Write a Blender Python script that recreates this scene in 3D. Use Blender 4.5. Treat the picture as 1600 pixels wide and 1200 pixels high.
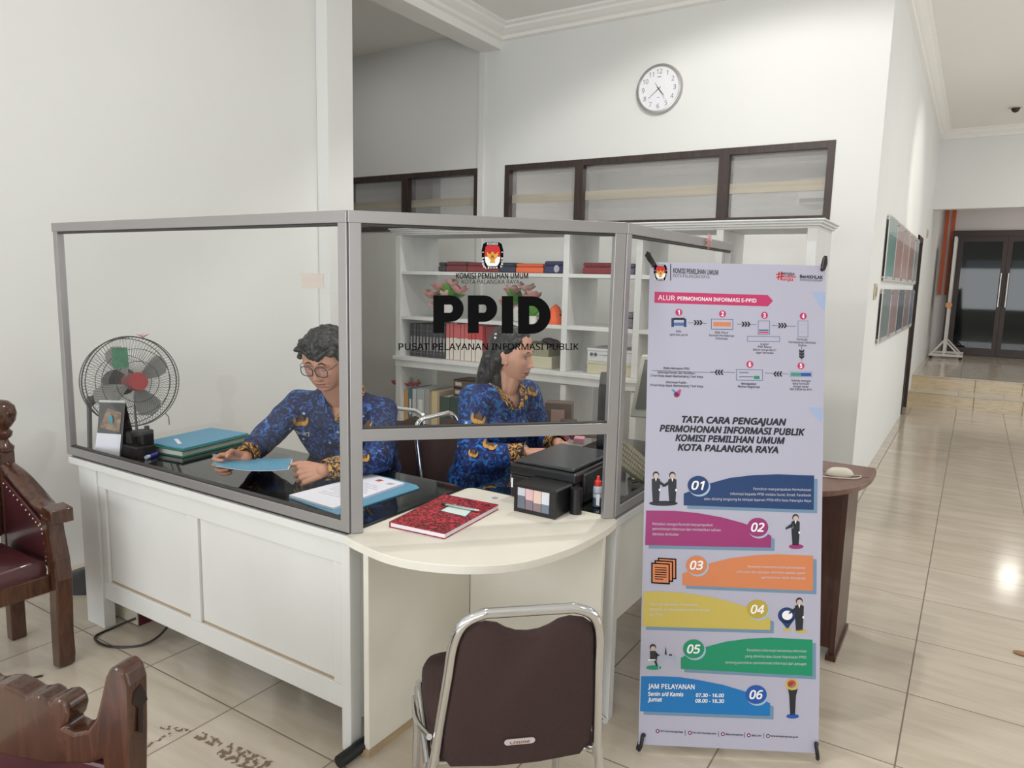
import bpy, bmesh, math, random
import numpy as np
from mathutils import Vector, Matrix, Quaternion
from mathutils.bvhtree import BVHTree
from math import sin, cos, pi, radians, sqrt
random.seed(7)
for o in list(bpy.data.objects):
    bpy.data.objects.remove(o)
SC = bpy.context.scene
COL = SC.collection

# ------------------------------------------------------------------ camera
FPX, YAW, PITCH, ROLL, EYE = 1130.0, radians(32.35), radians(8.14), radians(1.34), 1.52
FW = Vector((-sin(YAW) * cos(PITCH), cos(YAW) * cos(PITCH), -sin(PITCH)))
_r = Vector((cos(YAW), sin(YAW), 0))
_u = _r.cross(FW)
RT = _r * cos(ROLL) + _u * sin(ROLL)
UP = _u * cos(ROLL) - _r * sin(ROLL)
EYEP = Vector((0, 0, EYE))
cd = bpy.data.cameras.new('camera')
cd.sensor_fit = 'HORIZONTAL'
cd.sensor_width = 36
cd.lens = FPX / 1600 * 36
cd.clip_start = 0.02
co = bpy.data.objects.new('camera', cd)
COL.objects.link(co)
co.matrix_world = Matrix(((RT.x, UP.x, -FW.x, 0), (RT.y, UP.y, -FW.y, 0), (RT.z, UP.z, -FW.z, EYE), (0, 0, 0, 1)))
SC.camera = co

# ------------------------------------------------------------------ view, world, lights
SC.view_settings.view_transform = 'Standard'
SC.view_settings.look = 'None'
SC.view_settings.gamma = 1
SC.view_settings.exposure = 0.15
W = bpy.data.worlds.new('world')
SC.world = W
W.use_nodes = True
W.node_tree.nodes['Background'].inputs[0].default_value = (0.80, 0.90, 1.0, 1)
W.node_tree.nodes['Background'].inputs[1].default_value = 1.3


def area(name, loc, rot, sx, sy, power, color):
    l = bpy.data.lights.new(name, 'AREA')
    l.shape = 'RECTANGLE'
    l.size, l.size_y, l.energy, l.color = sx, sy, power, color
    o = bpy.data.objects.new(name, l)
    COL.objects.link(o)
    o.location = loc
    o.rotation_euler = rot
    return o


def spot(name, loc, power, color, size=150, blend=0.35, radius=0.06):
    l = bpy.data.lights.new(name, 'SPOT')
    l.energy, l.color, l.spot_size, l.spot_blend, l.shadow_soft_size = power, color, radians(size), blend, radius
    o = bpy.data.objects.new(name, l)
    COL.objects.link(o)
    o.location = loc
    return o


# daylight through the tall front windows behind the photographer
area('daylight_front', (-0.6, -3.35, 1.62), (radians(90), 0, 0), 6.2, 1.6, 168, (0.95, 0.98, 1.0))
# added fill light from the right, out of view; its windows are invented
area('fill_right', (4.3, 7.0, 1.75), (0, radians(90), 0), 2.0, 8.0, 62, (1.0, 0.985, 0.95))
WARM = (1.0, 0.955, 0.875)
NEUT = (1.0, 0.985, 0.955)
# ceiling lamps, unseen, mostly assumed (each has a fixture mesh further down): x, y, power
LAMPS = [(-1.30, 3.75, 0, NEUT), (1.9, 11.2, 18, WARM), (1.6, 7.0, 22, WARM), (0.9, 14.2, 12, WARM),
         (-1.5, 1.9, 22, NEUT), (2.6, 2.4, 12, NEUT), (-2.2, 0.0, 2, NEUT), (0.9, -1.2, 8, NEUT), (-5.2, 4.7, 4, NEUT)]  # last one added to brighten the alcove
for i, (x, y, p, c) in enumerate(LAMPS):
    if p:
        l = bpy.data.lights.new('downlight', 'AREA')
        l.shape, l.size, l.energy, l.color = 'DISK', 0.30, p, c
        o = bpy.data.objects.new('downlight', l)
        COL.objects.link(o)
        o.location = (x, y, 3.72 if y < 12.3 else 3.25)
sp = spot('downlight_clock', (-1.30, 3.75, 3.70), 88, NEUT, 134, 0.25)
sp.rotation_euler = (radians(20), 0, 0)
# added spot out of view, makes the bright patch on the corridor wall
ww = spot('added_wall_spot', (1.9, 7.2, 3.68), 150, WARM, 34, 0.8, 0.05)
ww.rotation_euler = (Vector((-0.65, 8.9, 2.55)) - Vector((1.9, 7.2, 3.68))).to_track_quat('-Z', 'Y').to_euler()

# ------------------------------------------------------------------ helpers


def ray(px, py):
    """direction through a point of the 1600x1200 photograph"""
    return FW + RT * ((px - 800) / FPX) - UP * ((py - 600) / FPX)


def at(px, py, axis, val):
    """the point of the plane axis = val seen at a photograph position"""
    d = ray(px, py)
    i = 'xyz'.index(axis)
    return EYEP + d * ((val - EYEP[i]) / d[i])


def onplane(px, py, P, n):
    d = ray(px, py)
    return EYEP + d * ((Vector(P) - EYEP).dot(n) / d.dot(n))


def lin(c):
    return tuple(((x / 255) / 12.92 if x / 255 <= 0.04045 else ((x / 255 + 0.055) / 1.055) ** 2.4) for x in c)


MATS = {}


def M(name, rgb=None, rough=0.5, metal=0.0, spec=0.5, var=0.0, vscale=6.0, bump=0.0, bscale=40.0, stretch=None, coat=0.0):
    """principled material, colour given as sRGB 0-255, with an optional noise variation"""
    if name in MATS:
        return MATS[name]
    m = bpy.data.materials.new(name)
    m.use_nodes = True
    nt = m.node_tree
    b = nt.nodes['Principled BSDF']
    c = lin(rgb)
    b.inputs['Base Color'].default_value = (*c, 1)
    b.inputs['Roughness'].default_value = rough
    b.inputs['Metallic'].default_value = metal
    b.inputs['Specular IOR Level'].default_value = spec
    b.inputs['Coat Weight'].default_value = coat
    if var or bump:
        tc = nt.nodes.new('ShaderNodeTexCoord')
        mp = nt.nodes.new('ShaderNodeMapping')
        nt.links.new(tc.outputs['Object'], mp.inputs[0])
        if stretch:
            mp.inputs['Scale'].default_value = stretch
    if var:
        n = nt.nodes.new('ShaderNodeTexNoise')
        n.inputs['Scale'].default_value = vscale
        n.inputs['Detail'].default_value = 5
        nt.links.new(mp.outputs[0], n.inputs['Vector'])
        r = nt.nodes.new('ShaderNodeValToRGB')
        r.color_ramp.elements[0].position = 0.3
        r.color_ramp.elements[1].position = 0.7
        r.color_ramp.elements[0].color = (*[x * (1 - var) for x in c], 1)
        r.color_ramp.elements[1].color = (*[min(1, x * (1 + var)) for x in c], 1)
        nt.links.new(n.outputs['Fac'], r.inputs[0])
        nt.links.new(r.outputs[0], b.inputs['Base Color'])
    if bump:
        n2 = nt.nodes.new('ShaderNodeTexNoise')
        n2.inputs['Scale'].default_value = bscale
        n2.inputs['Detail'].default_value = 4
        nt.links.new(mp.outputs[0], n2.inputs['Vector'])
        bp = nt.nodes.new('ShaderNodeBump')
        bp.inputs['Strength'].default_value = bump
        bp.inputs['Distance'].default_value = 0.01
        nt.links.new(n2.outputs['Fac'], bp.inputs['Height'])
        nt.links.new(bp.outputs[0], b.inputs['Normal'])
    MATS[name] = m
    return m


def glass_mat(name, tint=(1, 1, 1), refl=1.0, film=0.0, filmcol=(0.8, 0.8, 0.8), rough=0.0):
    """thin pane: clear transmission, fresnel reflection, and an optional dusty film"""
    m = bpy.data.materials.new(name)
    m.use_nodes = True
    nt = m.node_tree
    nt.nodes.remove(nt.nodes['Principled BSDF'])
    out = nt.nodes['Material Output']
    tr = nt.nodes.new('ShaderNodeBsdfTransparent')
    tr.inputs[0].default_value = (*tint, 1)
    gl = nt.nodes.new('ShaderNodeBsdfGlossy')
    gl.inputs['Roughness'].default_value = rough
    # Schlick reflectance, the same on both faces of the pane
    ge = nt.nodes.new('ShaderNodeNewGeometry')
    dt = nt.nodes.new('ShaderNodeVectorMath')
    dt.operation = 'DOT_PRODUCT'
    nt.links.new(ge.outputs['Normal'], dt.inputs[0])
    nt.links.new(ge.outputs['Incoming'], dt.inputs[1])

    def mth(op, a, b_=None):
        n = nt.nodes.new('ShaderNodeMath')
        n.operation = op
        for i, q in enumerate((a, b_)):
            if q is None:
                continue
            if isinstance(q, (int, float)):
                n.inputs[i].default_value = q
            else:
                nt.links.new(q, n.inputs[i])
        return n
    om = mth('SUBTRACT', 1.0, mth('ABSOLUTE', dt.outputs['Value']).outputs[0])
    mu = mth('MULTIPLY', mth('ADD', 0.04, mth('MULTIPLY', mth('POWER', om.outputs[0], 5.0).outputs[0], 0.96).outputs[0]).outputs[0], refl)
    mx = nt.nodes.new('ShaderNodeMixShader')
    nt.links.new(mu.outputs[0], mx.inputs[0])
    last = tr
    if film:
        df = nt.nodes.new('ShaderNodeBsdfDiffuse')
        df.inputs[0].default_value = (*filmcol, 1)
        m2 = nt.nodes.new('ShaderNodeMixShader')
        m2.inputs[0].default_value = film
        tc = nt.nodes.new('ShaderNodeTexCoord')
        mp = nt.nodes.new('ShaderNodeMapping')
        mp.inputs['Scale'].default_value = (0.35, 0.35, 9)
        n = nt.nodes.new('ShaderNodeTexNoise')
        n.inputs['Scale'].default_value = 1.3
        n.inputs['Detail'].default_value = 3
        nt.links.new(tc.outputs['Object'], mp.inputs[0])
        nt.links.new(mp.outputs[0], n.inputs['Vector'])
        mr = nt.nodes.new('ShaderNodeMapRange')
        mr.inputs[1].default_value, mr.inputs[2].default_value = 0.3, 0.7
        mr.inputs[3].default_value, mr.inputs[4].default_value = film * 0.75, min(1, film * 1.25)
        nt.links.new(n.outputs['Fac'], mr.inputs[0])
        nt.links.new(mr.outputs[0], m2.inputs[0])
        nt.links.new(tr.outputs[0], m2.inputs[1])
        nt.links.new(df.outputs[0], m2.inputs[2])
        last = m2
    nt.links.new(last.outputs[0], mx.inputs[1])
    nt.links.new(gl.outputs[0], mx.inputs[2])
    nt.links.new(mx.outputs[0], out.inputs[0])
    MATS[name] = m
    return m


def emit_mat(name, rgb, s):
    m = bpy.data.materials.new(name)
    m.use_nodes = True
    b = m.node_tree.nodes['Principled BSDF']
    b.inputs['Base Color'].default_value = (*lin(rgb), 1)
    b.inputs['Emission Color'].default_value = (*lin(rgb), 1)
    b.inputs['Emission Strength'].default_value = s
    MATS[name] = m
    return m


def wmat(o):
    m = o.matrix_basis.copy()
    while o.parent:
        o = o.parent
        m = o.matrix_basis @ m
    return m


class MB:
    """collects shapes (world coordinates unless the builder says otherwise) and links them as ONE mesh object"""

    def __init__(self):
        self.v, self.f, self.m, self.s = [], [], [], []

    def add(self, verts, faces, mi=0, smooth=False):
        k = len(self.v)
        self.v += [tuple(p) for p in verts]
        for f in faces:
            self.f.append([i + k for i in f])
            self.m.append(mi)
            self.s.append(smooth)
        return self

    def box(self, x0, x1, y0, y1, z0, z1, mi=0):
        return self.add([(x0, y0, z0), (x1, y0, z0), (x1, y1, z0), (x0, y1, z0), (x0, y0, z1), (x1, y0, z1), (x1, y1, z1), (x0, y1, z1)],
                        [(3, 2, 1, 0), (4, 5, 6, 7), (0, 1, 5, 4), (1, 2, 6, 5), (2, 3, 7, 6), (3, 0, 4, 7)], mi)

    def obox(self, c, a, b, h, mi=0):
        """box with centre c and half-edge vectors a, b, h"""
        c, a, b, h = Vector(c), Vector(a), Vector(b), Vector(h)
        vs = [c - a - b - h, c + a - b - h, c + a + b - h, c - a + b - h, c - a - b + h, c + a - b + h, c + a + b + h, c - a + b + h]
        return self.add(vs, [(3, 2, 1, 0), (4, 5, 6, 7), (0, 1, 5, 4), (1, 2, 6, 5), (2, 3, 7, 6), (3, 0, 4, 7)], mi)

    def bar(self, p0, p1, w, h, upv=(0, 0, 1), mi=0):
        p0, p1 = Vector(p0), Vector(p1)
        d = (p1 - p0)
        t = d.normalized()
        s = t.cross(Vector(upv)).normalized()
        n = s.cross(t)
        return self.obox((p0 + p1) / 2, d / 2, s * w / 2, n * h / 2, mi)

    def loft(self, rings, mi=0, smooth=True, closed=True, caps=True):
        n = len(rings[0])
        vs = [p for r in rings for p in r]
        fs = []
        for i in range(len(rings) - 1):
            for j in range(n if closed else n - 1):
                a, b = i * n + j, i * n + (j + 1) % n
                fs.append((a, b, b + n, a + n))
        self.add(vs, fs, mi, smooth)
        if caps and closed:
            k = len(self.v) - len(vs)
            self.f += [[k + i for i in range(n)][::-1], [k + (len(rings) - 1) * n + i for i in range(n)]]
            self.m += [mi, mi]
            self.s += [False, False]
        return self

    def cyl(self, p0, p1, r0, r1=None, n=16, mi=0, smooth=True, caps=True):
        r1 = r0 if r1 is None else r1
        p0, p1 = Vector(p0), Vector(p1)
        q = (p1 - p0).to_track_quat('Z', 'Y')
        ring = lambda p, r: [p + q @ Vector((r * cos(2 * pi * i / n), r * sin(2 * pi * i / n), 0)) for i in range(n)]
        return self.loft([ring(p0, r0), ring(p1, r1)], mi, smooth, True, caps)

    def tube(self, pts, r, n=10, mi=0, closed=False, rx=None):
        pts = [Vector(p) for p in pts]
        rs = r if isinstance(r, (list, tuple)) else [r] * len(pts)
        L = len(pts)
        tang = []
        for i in range(L):
            a = pts[(i - 1) % L] if (i > 0 or closed) else pts[i]
            b = pts[(i + 1) % L] if (i < L - 1 or closed) else pts[i]
            tang.append((b - a).normalized())
        nrm = tang[0].orthogonal().normalized()
        rings = []
        for i in range(L):
            nrm = (nrm - tang[i] * nrm.dot(tang[i])).normalized()
            bi = tang[i].cross(nrm)
            rings.append([pts[i] + nrm * rs[i] * cos(2 * pi * j / n) + bi * rs[i] * sin(2 * pi * j / n) for j in range(n)])
        if closed:
            rings.append(rings[0])
        return self.loft(rings, mi, True, True, not closed)

    def lathe(self, prof, n=24, o=(0, 0, 0), axis=(0, 0, 1), mi=0, smooth=True, caps=True):
        q = Vector(axis).to_track_quat('Z', 'Y')
        o = Vector(o)
        return self.loft([[o + q @ Vector((r * cos(2 * pi * i / n), r * sin(2 * pi * i / n), z)) for i in range(n)] for r, z in prof], mi, smooth, True, caps)

    def prism(self, poly, ext, mi=0, smooth=False):
        """closed 3-D outline extruded along a vector"""
        n = len(poly)
        e = Vector(ext)
        vs = [Vector(p) for p in poly] + [Vector(p) + e for p in poly]
        fs = [tuple(range(n))[::-1], tuple(range(n, 2 * n))]
        self.add(vs, fs, mi, False)
        k = len(self.v) - 2 * n
        for i in range(n):
            j = (i + 1) % n
            self.f.append([k + i, k + j, k + n + j, k + n + i])
            self.m.append(mi)
            self.s.append(smooth)
        return self

    def poly(self, pts, mi=0):
        return self.add(pts, [tuple(range(len(pts)))], mi)

    def ell(self, c, r, rot=None, nu=20, nv=12, mi=0):
        c = Vector(c)
        r = (r, r, r) if not isinstance(r, (tuple, list)) else r
        q = rot if rot is not None else Matrix.Identity(3)
        rings = []
        for i in range(nv + 1):
            t = pi * i / nv
            k = max(sin(t), 1e-4)
            rings.append([c + q @ Vector((r[0] * k * cos(2 * pi * j / nu), r[1] * k * sin(2 * pi * j / nu), -r[2] * cos(t))) for j in range(nu)])
        return self.loft(rings, mi, True, True, True)

    def cap(self, p0, r0, p1, r1, n=14, k=5, mi=0):
        """tapered capsule"""
        p0, p1 = Vector(p0), Vector(p1)
        d = p1 - p0
        q = d.to_track_quat('Z', 'Y') if d.length > 1e-6 else Quaternion()
        L = d.length
        prof = []
        for i in range(k + 1):
            t = pi / 2 * i / k
            prof.append((max(r0 * sin(t), 1e-4), -r0 * cos(t)))
        for i in range(k + 1):
            t = pi / 2 * i / k
            prof.append((max(r1 * cos(t), 1e-4), L + r1 * sin(t)))
        return self.loft([[p0 + q @ Vector((r * cos(2 * pi * j / n), r * sin(2 * pi * j / n), z)) for j in range(n)] for r, z in prof], mi, True, True, True)

    def build(self, name, mats, parent=None, bevel=0.0, seg=2, base=None, sharp=40, local=False):
        me = bpy.data.meshes.new(name)
        vs = self.v
        if parent is not None and not local:
            inv = wmat(parent).inverted()
            vs = [inv @ Vector(p) for p in vs]
        elif base is not None:
            b = Vector(base)
            vs = [Vector(p) - b for p in vs]
        me.from_pydata([tuple(p) for p in vs], [], self.f)
        for mt in (mats if isinstance(mats, (list, tuple)) else [mats]):
            me.materials.append(mt)
        me.polygons.foreach_set('material_index', self.m)
        me.polygons.foreach_set('use_smooth', self.s)
        bm = bmesh.new()
        bm.from_mesh(me)
        bmesh.ops.recalc_face_normals(bm, faces=bm.faces)
        bm.to_mesh(me)
        bm.free()
        if any(self.s):
            me.set_sharp_from_angle(angle=radians(sharp))
        o = bpy.data.objects.new(name, me)
        COL.objects.link(o)
        if parent is not None:
            o.parent = parent
        elif base is not None:
            o.location = base
        if bevel:
            md = o.modifiers.new('bevel', 'BEVEL')
            md.width, md.segments, md.limit_method, md.angle_limit = bevel, seg, 'ANGLE', radians(35)
            md.harden_normals = False
        return o


def tag(o, label, cat, group=None):
    o['label'] = label
    o['category'] = cat
    if group:
        o['group'] = group
    return o


def thing(name, label, cat, loc=(0, 0, 0), rotz=0.0, group=None):
    o = bpy.data.objects.new(name, None)
    o.empty_display_size = 0.05
    COL.objects.link(o)
    o.location = loc
    o.rotation_euler = (0, 0, rotz)
    return tag(o, label, cat, group)


def struct(o):
    o['kind'] = 'structure'
    return o


def copy_tree(o, parent=None):
    kids = list(o.children)
    c = o.copy()
    COL.objects.link(c)
    if parent is not None:
        c.parent = parent
    for k in kids:
        copy_tree(k, c)
    return c


def catmull(pts, n=8, closed=False):
    pts = [Vector(p) for p in pts]
    L = len(pts)
    out = []
    for i in range(L if closed else L - 1):
        p0 = pts[(i - 1) % L] if (closed or i > 0) else pts[i] * 2 - pts[i + 1]
        p1, p2 = pts[i], pts[(i + 1) % L]
        p3 = pts[(i + 2) % L] if (closed or i + 2 < L) else p2 * 2 - p1
        for k in range(n):
            t = k / n
            out.append(0.5 * ((2 * p1) + (p2 - p0) * t + (2 * p0 - 5 * p1 + 4 * p2 - p3) * t * t + (3 * p1 - p0 - 3 * p2 + p3) * t ** 3))
    if not closed:
        out.append(pts[-1])
    return out


_TXT = {}
try:
    LFONT = bpy.data.fonts.load(bpy.utils.system_resource('DATAFILES') + '/fonts/NotoSansMath-Regular.woff2')   # lettering face shipped inside Blender
except Exception:
    LFONT = None


def _cap():
    c = bpy.data.curves.new('lettering', 'FONT')
    if LFONT:
        c.font = LFONT
    c.body = 'H'
    o = bpy.data.objects.new('lettering', c)
    h = max(v.co.y for v in o.to_mesh().vertices)
    bpy.data.objects.remove(o)
    bpy.data.curves.remove(c)
    return h


CAPH = _cap()


def text2d(s, bold=0.0, shear=0.0):
    """outline of a line of lettering as flat polygons; returns verts (x from 0 to width, y, cap height 1), faces, width"""
    key = (s, bold, shear)
    if key in _TXT:
        return _TXT[key]
    c = bpy.data.curves.new('lettering', 'FONT')
    c.body = s
    if LFONT:
        c.font = LFONT
    c.size = 1
    c.shear = shear
    c.fill_mode = 'FRONT'
    c.resolution_u = 3
    o = bpy.data.objects.new('lettering', c)
    me = o.to_mesh()
    vs = [(v.co.x, v.co.y) for v in me.vertices]
    fs = [tuple(p.vertices) for p in me.polygons]
    o.to_mesh_clear()
    bpy.data.objects.remove(o)
    bpy.data.curves.remove(c)
    x0 = min(v[0] for v in vs)
    w = max(v[0] for v in vs) - x0
    cap = CAPH
    vs = [((x - x0) / cap, y / cap) for x, y in vs]
    vs = [(x, y, 0) for x, y in vs]
    if bold > 0:
        # heavier weight: the outline repeated with small shifts, each a hair above the last
        e, f0, v0 = bold * 2.3, list(fs), list(vs)
        for q, (dx, dy) in enumerate(((e, 0), (-e, 0), (0, e), (0, -e), (e * 0.7, e * 0.7), (-e * 0.7, e * 0.7), (e * 0.7, -e * 0.7), (-e * 0.7, -e * 0.7))):
            k = len(vs)
            vs += [(x + dx, y + dy, q + 1) for x, y, z in v0]
            fs += [tuple(i + k for i in f) for f in f0]
    r = (vs, fs, w / cap)
    _TXT[key] = r
    return r


def wood(name, rgb, dark=0.45, scale=(1, 1, 0.12), rough=0.25, coat=0.3):
    m = M(name, rgb, rough, coat=coat)
    nt = m.node_tree
    b = nt.nodes['Principled BSDF']
    tc = nt.nodes.new('ShaderNodeTexCoord')
    mp = nt.nodes.new('ShaderNodeMapping')
    mp.inputs['Scale'].default_value = scale
    n = nt.nodes.new('ShaderNodeTexNoise')
    n.inputs['Scale'].default_value = 24
    n.inputs['Detail'].default_value = 6
    n.inputs['Distortion'].default_value = 1.2
    r = nt.nodes.new('ShaderNodeValToRGB')
    c = lin(rgb)
    r.color_ramp.elements[0].position, r.color_ramp.elements[1].position = 0.3, 0.72
    r.color_ramp.elements[0].color = (*[x * dark for x in c], 1)
    r.color_ramp.elements[1].color = (*[min(1, x * 1.25) for x in c], 1)
    nt.links.new(tc.outputs['Object'], mp.inputs[0])
    nt.links.new(mp.outputs[0], n.inputs['Vector'])
    nt.links.new(n.outputs['Fac'], r.inputs[0])
    nt.links.new(r.outputs[0], b.inputs['Base Color'])
    return m
# ------------------------------------------------------------------ materials of the room
WALL = M('wall_paint', (224, 224, 221), 0.85, var=0.015, vscale=1.2, bump=0.12, bscale=9)
CEIL = M('ceiling_paint', (238, 235, 230), 0.9)
DARKWOOD = wood('dark_frame_wood', (62, 48, 44), 0.6, rough=0.5, coat=0)
TRIMW = M('white_trim', (226, 223, 216), 0.6)


def floor_mat():
    m = M('floor_tile', (190, 178, 162), 0.12, spec=0.45)
    nt = m.node_tree
    b = nt.nodes['Principled BSDF']
    L, N = nt.links.new, nt.nodes.new
    tc = N('ShaderNodeTexCoord')
    sep = N('ShaderNodeSeparateXYZ')
    L(tc.outputs['Object'], sep.inputs[0])

    def math_(op, a, b_=None):
        n = N('ShaderNodeMath')
        n.operation = op
        for i, q in enumerate((a, b_)):
            if q is None:
                continue
            if isinstance(q, (int, float)):
                n.inputs[i].default_value = q
            else:
                L(q, n.inputs[i])
        return n.outputs[0]
    S = 0.5003
    gx = math_('DIVIDE', math_('ADD', sep.outputs[0], 0.0776 + 40 * S), S)
    gy = math_('DIVIDE', math_('ADD', sep.outputs[1], -3.4846 + 40 * S), S)
    fx = math_('ABSOLUTE', math_('SUBTRACT', math_('FRACT', math_('ADD', gx, 0.5)), 0.5))
    fy = math_('ABSOLUTE', math_('SUBTRACT', math_('FRACT', math_('ADD', gy, 0.5)), 0.5))
    line = math_('LESS_THAN', math_('MINIMUM', fx, fy), 0.0052)
    cmb = N('ShaderNodeCombineXYZ')
    L(math_('FLOOR', gx), cmb.inputs[0])
    L(math_('FLOOR', gy), cmb.inputs[1])
    wn = N('ShaderNodeTexWhiteNoise')
    L(cmb.outputs[0], wn.inputs['Vector'])
    # streaky marbling, shifted from tile to tile
    sc = N('ShaderNodeVectorMath')
    sc.operation = 'SCALE'
    sc.inputs[3].default_value = 7.0
    L(wn.outputs['Color'], sc.inputs[0])
    ad = N('ShaderNodeVectorMath')
    L(tc.outputs['Object'], ad.inputs[0])
    L(sc.outputs[0], ad.inputs[1])
    mp = N('ShaderNodeMapping')
    mp.inputs['Scale'].default_value = (0.9, 5.5, 1)
    mp.inputs['Rotation'].default_value = (0, 0, 0.12)
    L(ad.outputs[0], mp.inputs[0])
    n = N('ShaderNodeTexNoise')
    n.inputs['Scale'].default_value = 2.6
    n.inputs['Detail'].default_value = 7
    n.inputs['Distortion'].default_value = 0.7
    L(mp.outputs[0], n.inputs['Vector'])
    r = N('ShaderNodeValToRGB')
    e = r.color_ramp.elements
    e[0].position, e[1].position = 0.34, 0.66
    e[0].color = (*lin((186, 174, 157)), 1)
    e[1].color = (*lin((199, 188, 172)), 1)
    L(n.outputs['Fac'], r.inputs[0])
    mx = N('ShaderNodeMix')
    mx.data_type = 'RGBA'
    mx.inputs['B'].default_value = (*lin((118, 106, 92)), 1)
    L(line, mx.inputs['Factor'])
    L(r.outputs[0], mx.inputs['A'])
    L(mx.outputs['Result'], b.inputs['Base Color'])
    ro = math_('ADD', math_('MULTIPLY', line, 0.5), math_('ADD', math_('MULTIPLY', n.outputs['Fac'], 0.06), 0.10))
    L(ro, b.inputs['Roughness'])
    return m


FLOOR = floor_mat()
CZ = 3.765
XC = -0.65       # corridor wall
YB = 5.72        # wall with the clock
XL = -3.82       # left wall

struct(MB().box(-7, 4.5, -3.6, 10.93, -0.1, 0).build('floor', FLOOR))
struct(MB().box(-7, 4.5, -3.6, 12.3, CZ, CZ + 0.1).box(-1.4, 4.5, 12.46, 15.9, 3.3, 3.4).build('ceiling', CEIL))
# left wall with its end column
struct(MB().box(XL - 0.15, XL, -3.6, 3.52, 0, CZ).build('wall_left', WALL))
struct(MB().box(XL - 0.15, XL + 0.105, 3.522, 3.75, 0, CZ).build('column', WALL))
struct(MB().box(-7, XL - 0.15, 3.60, 3.75, 0, CZ).build('wall_alcove', WALL))
struct(MB().box(-7.1, -7, 3.6, 10, 0, CZ).build('wall_alcove_end', WALL))
# wall with the clock: two strips of high windows are cut out
W2 = (-3.749, -0.945, 1.99, 2.562)   # window_2 x0 x1 z0 z1
W1 = (-5.80, -4.045, 1.99, 2.555)    # window_1
b = MB()
b.box(-7, W1[0], YB, YB + 0.13, 0, CZ).box(W1[0], W1[1], YB, YB + 0.13, 0, W1[2]).box(W1[0], W1[1], YB, YB + 0.13, W1[3], CZ)
b.box(W1[1], W2[0], YB, YB + 0.13, 0, CZ).box(W2[0], W2[1], YB, YB + 0.13, 0, W2[2]).box(W2[0], W2[1], YB, YB + 0.13, W2[3], CZ)
b.box(W2[1], XC, YB, YB + 0.13, 0, CZ)
b.box(-4.04, -3.985, YB - 0.03, YB, 0, 3.574)
struct(b.build('wall_back', WALL))
# corridor wall with a door opening
D2 = (9.95, 10.72, 2.17)
b = MB()
b.box(XC - 0.13, XC, YB + 0.13, D2[0], 0, CZ).box(XC - 0.13, XC, D2[0], D2[1], D2[2], CZ).box(XC - 0.13, XC, D2[1], 15.7, 0, CZ)
struct(b.build('wall_corridor', WALL))
b = MB()
b.box(XC - 0.13, XC + 0.012, D2[0], D2[0] + 0.07, 0, D2[2]).box(XC - 0.13, XC + 0.012, D2[1] - 0.07, D2[1], 0, D2[2]).box(XC - 0.13, XC + 0.012, D2[0], D2[1], D2[2] - 0.07, D2[2])
d2 = struct(b.build('door_2', DARKWOOD))
MB().box(XC - 0.10, XC - 0.06, D2[0] + 0.07, D2[1] - 0.07, 0.01, D2[2] - 0.07).build('door_leaf', DARKWOOD, d2)
struct(MB().box(XC - 0.002, 4.5, 12.3, 12.45, 2.68, CZ).build('wall_header', WALL))
struct(MB().box(-1.4, 4.5, 15.7, 15.85, 0, 3.4).build('wall_far', M('far_wall_paint', (222, 216, 216), 0.85)))
b = MB()
b.box(4.4, 4.5, -3.6, 15.8, 0, 0.7).box(4.4, 4.5, -3.6, 15.8, 2.8, CZ).box(4.4, 4.5, -3.6, 3.0, 0.7, 2.8).box(4.4, 4.5, 11.0, 15.8, 0.7, 2.8)
for y in (5.0, 7.0, 9.0):
    b.box(4.4, 4.5, y - 0.06, y + 0.06, 0.7, 2.8)
struct(b.build('wall_right', WALL))  # window openings invented along with the added fill light
# front wall behind the photographer, with tall windows and a doorway open to the daylight
b = MB()
b.box(-4, -3.6, -3.6, -3.45, 0, CZ).box(-3.6, 2.6, -3.6, -3.45, 0, 0.82).box(-3.6, 2.6, -3.6, -3.45, 2.75, CZ).box(2.6, 4.5, -3.6, -3.45, 0, CZ)
for x in (-2.1, -0.55, 1.0):
    b.box(x - 0.06, x + 0.06, -3.6, -3.45, 0.82, 2.75)
struct(b.build('wall_front', WALL))
# the office behind the clock wall, seen through its windows
b = MB()
b.box(-7, XC - 0.13, 9.4, 9.5, 0, 3.2).box(-4.7, -4.6, YB + 0.13, 9.4, 0, 3.2)
struct(b.build('wall_office', WALL))
struct(MB().box(-7, XC - 0.13, YB + 0.13, 9.5, 3.02, 3.1).build('ceiling_office', M('office_ceiling', (196, 194, 192), 0.9)))
area('office_lamp', (-2.6, 7.4, 2.98), (0, 0, 0), 1.2, 0.3, 36, NEUT)
area('office_lamp_side', (-5.7, 7.4, 2.98), (0, 0, 0), 0.8, 0.3, 6, NEUT)
# beam and cornices
struct(MB().box(-4.04, -3.82, 3.75, YB, 3.574, CZ).build('beam', CEIL))


def cornice(name, p0, p1, side):
    """stepped plaster moulding under the ceiling; side points away from the wall"""
    p0, p1, s = Vector(p0), Vector(p1), Vector(side)
    pr = [(0, 0), (0.13, 0), (0.13, -0.018), (0.10, -0.03), (0.10, -0.05), (0.06, -0.075), (0.035, -0.085), (0.035, -0.115), (0, -0.125)]
    return struct(MB().prism([p0 + s * a + Vector((0, 0, c)) for a, c in pr], p1 - p0).build(name, CEIL))


cornice('trim_1', (-3.82, YB, CZ), (XC, YB, CZ), (0, -1, 0))
cornice('trim_2', (XC, YB - 0.13, CZ), (XC, 12.3, CZ), (1, 0, 0))
cornice('trim_3', (-3.82, 3.75, CZ), (-3.82, YB, CZ), (1, 0, 0))
cornice('trim_4', (XC, 12.3, CZ), (4.4, 12.3, CZ), (0, -1, 0))
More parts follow.
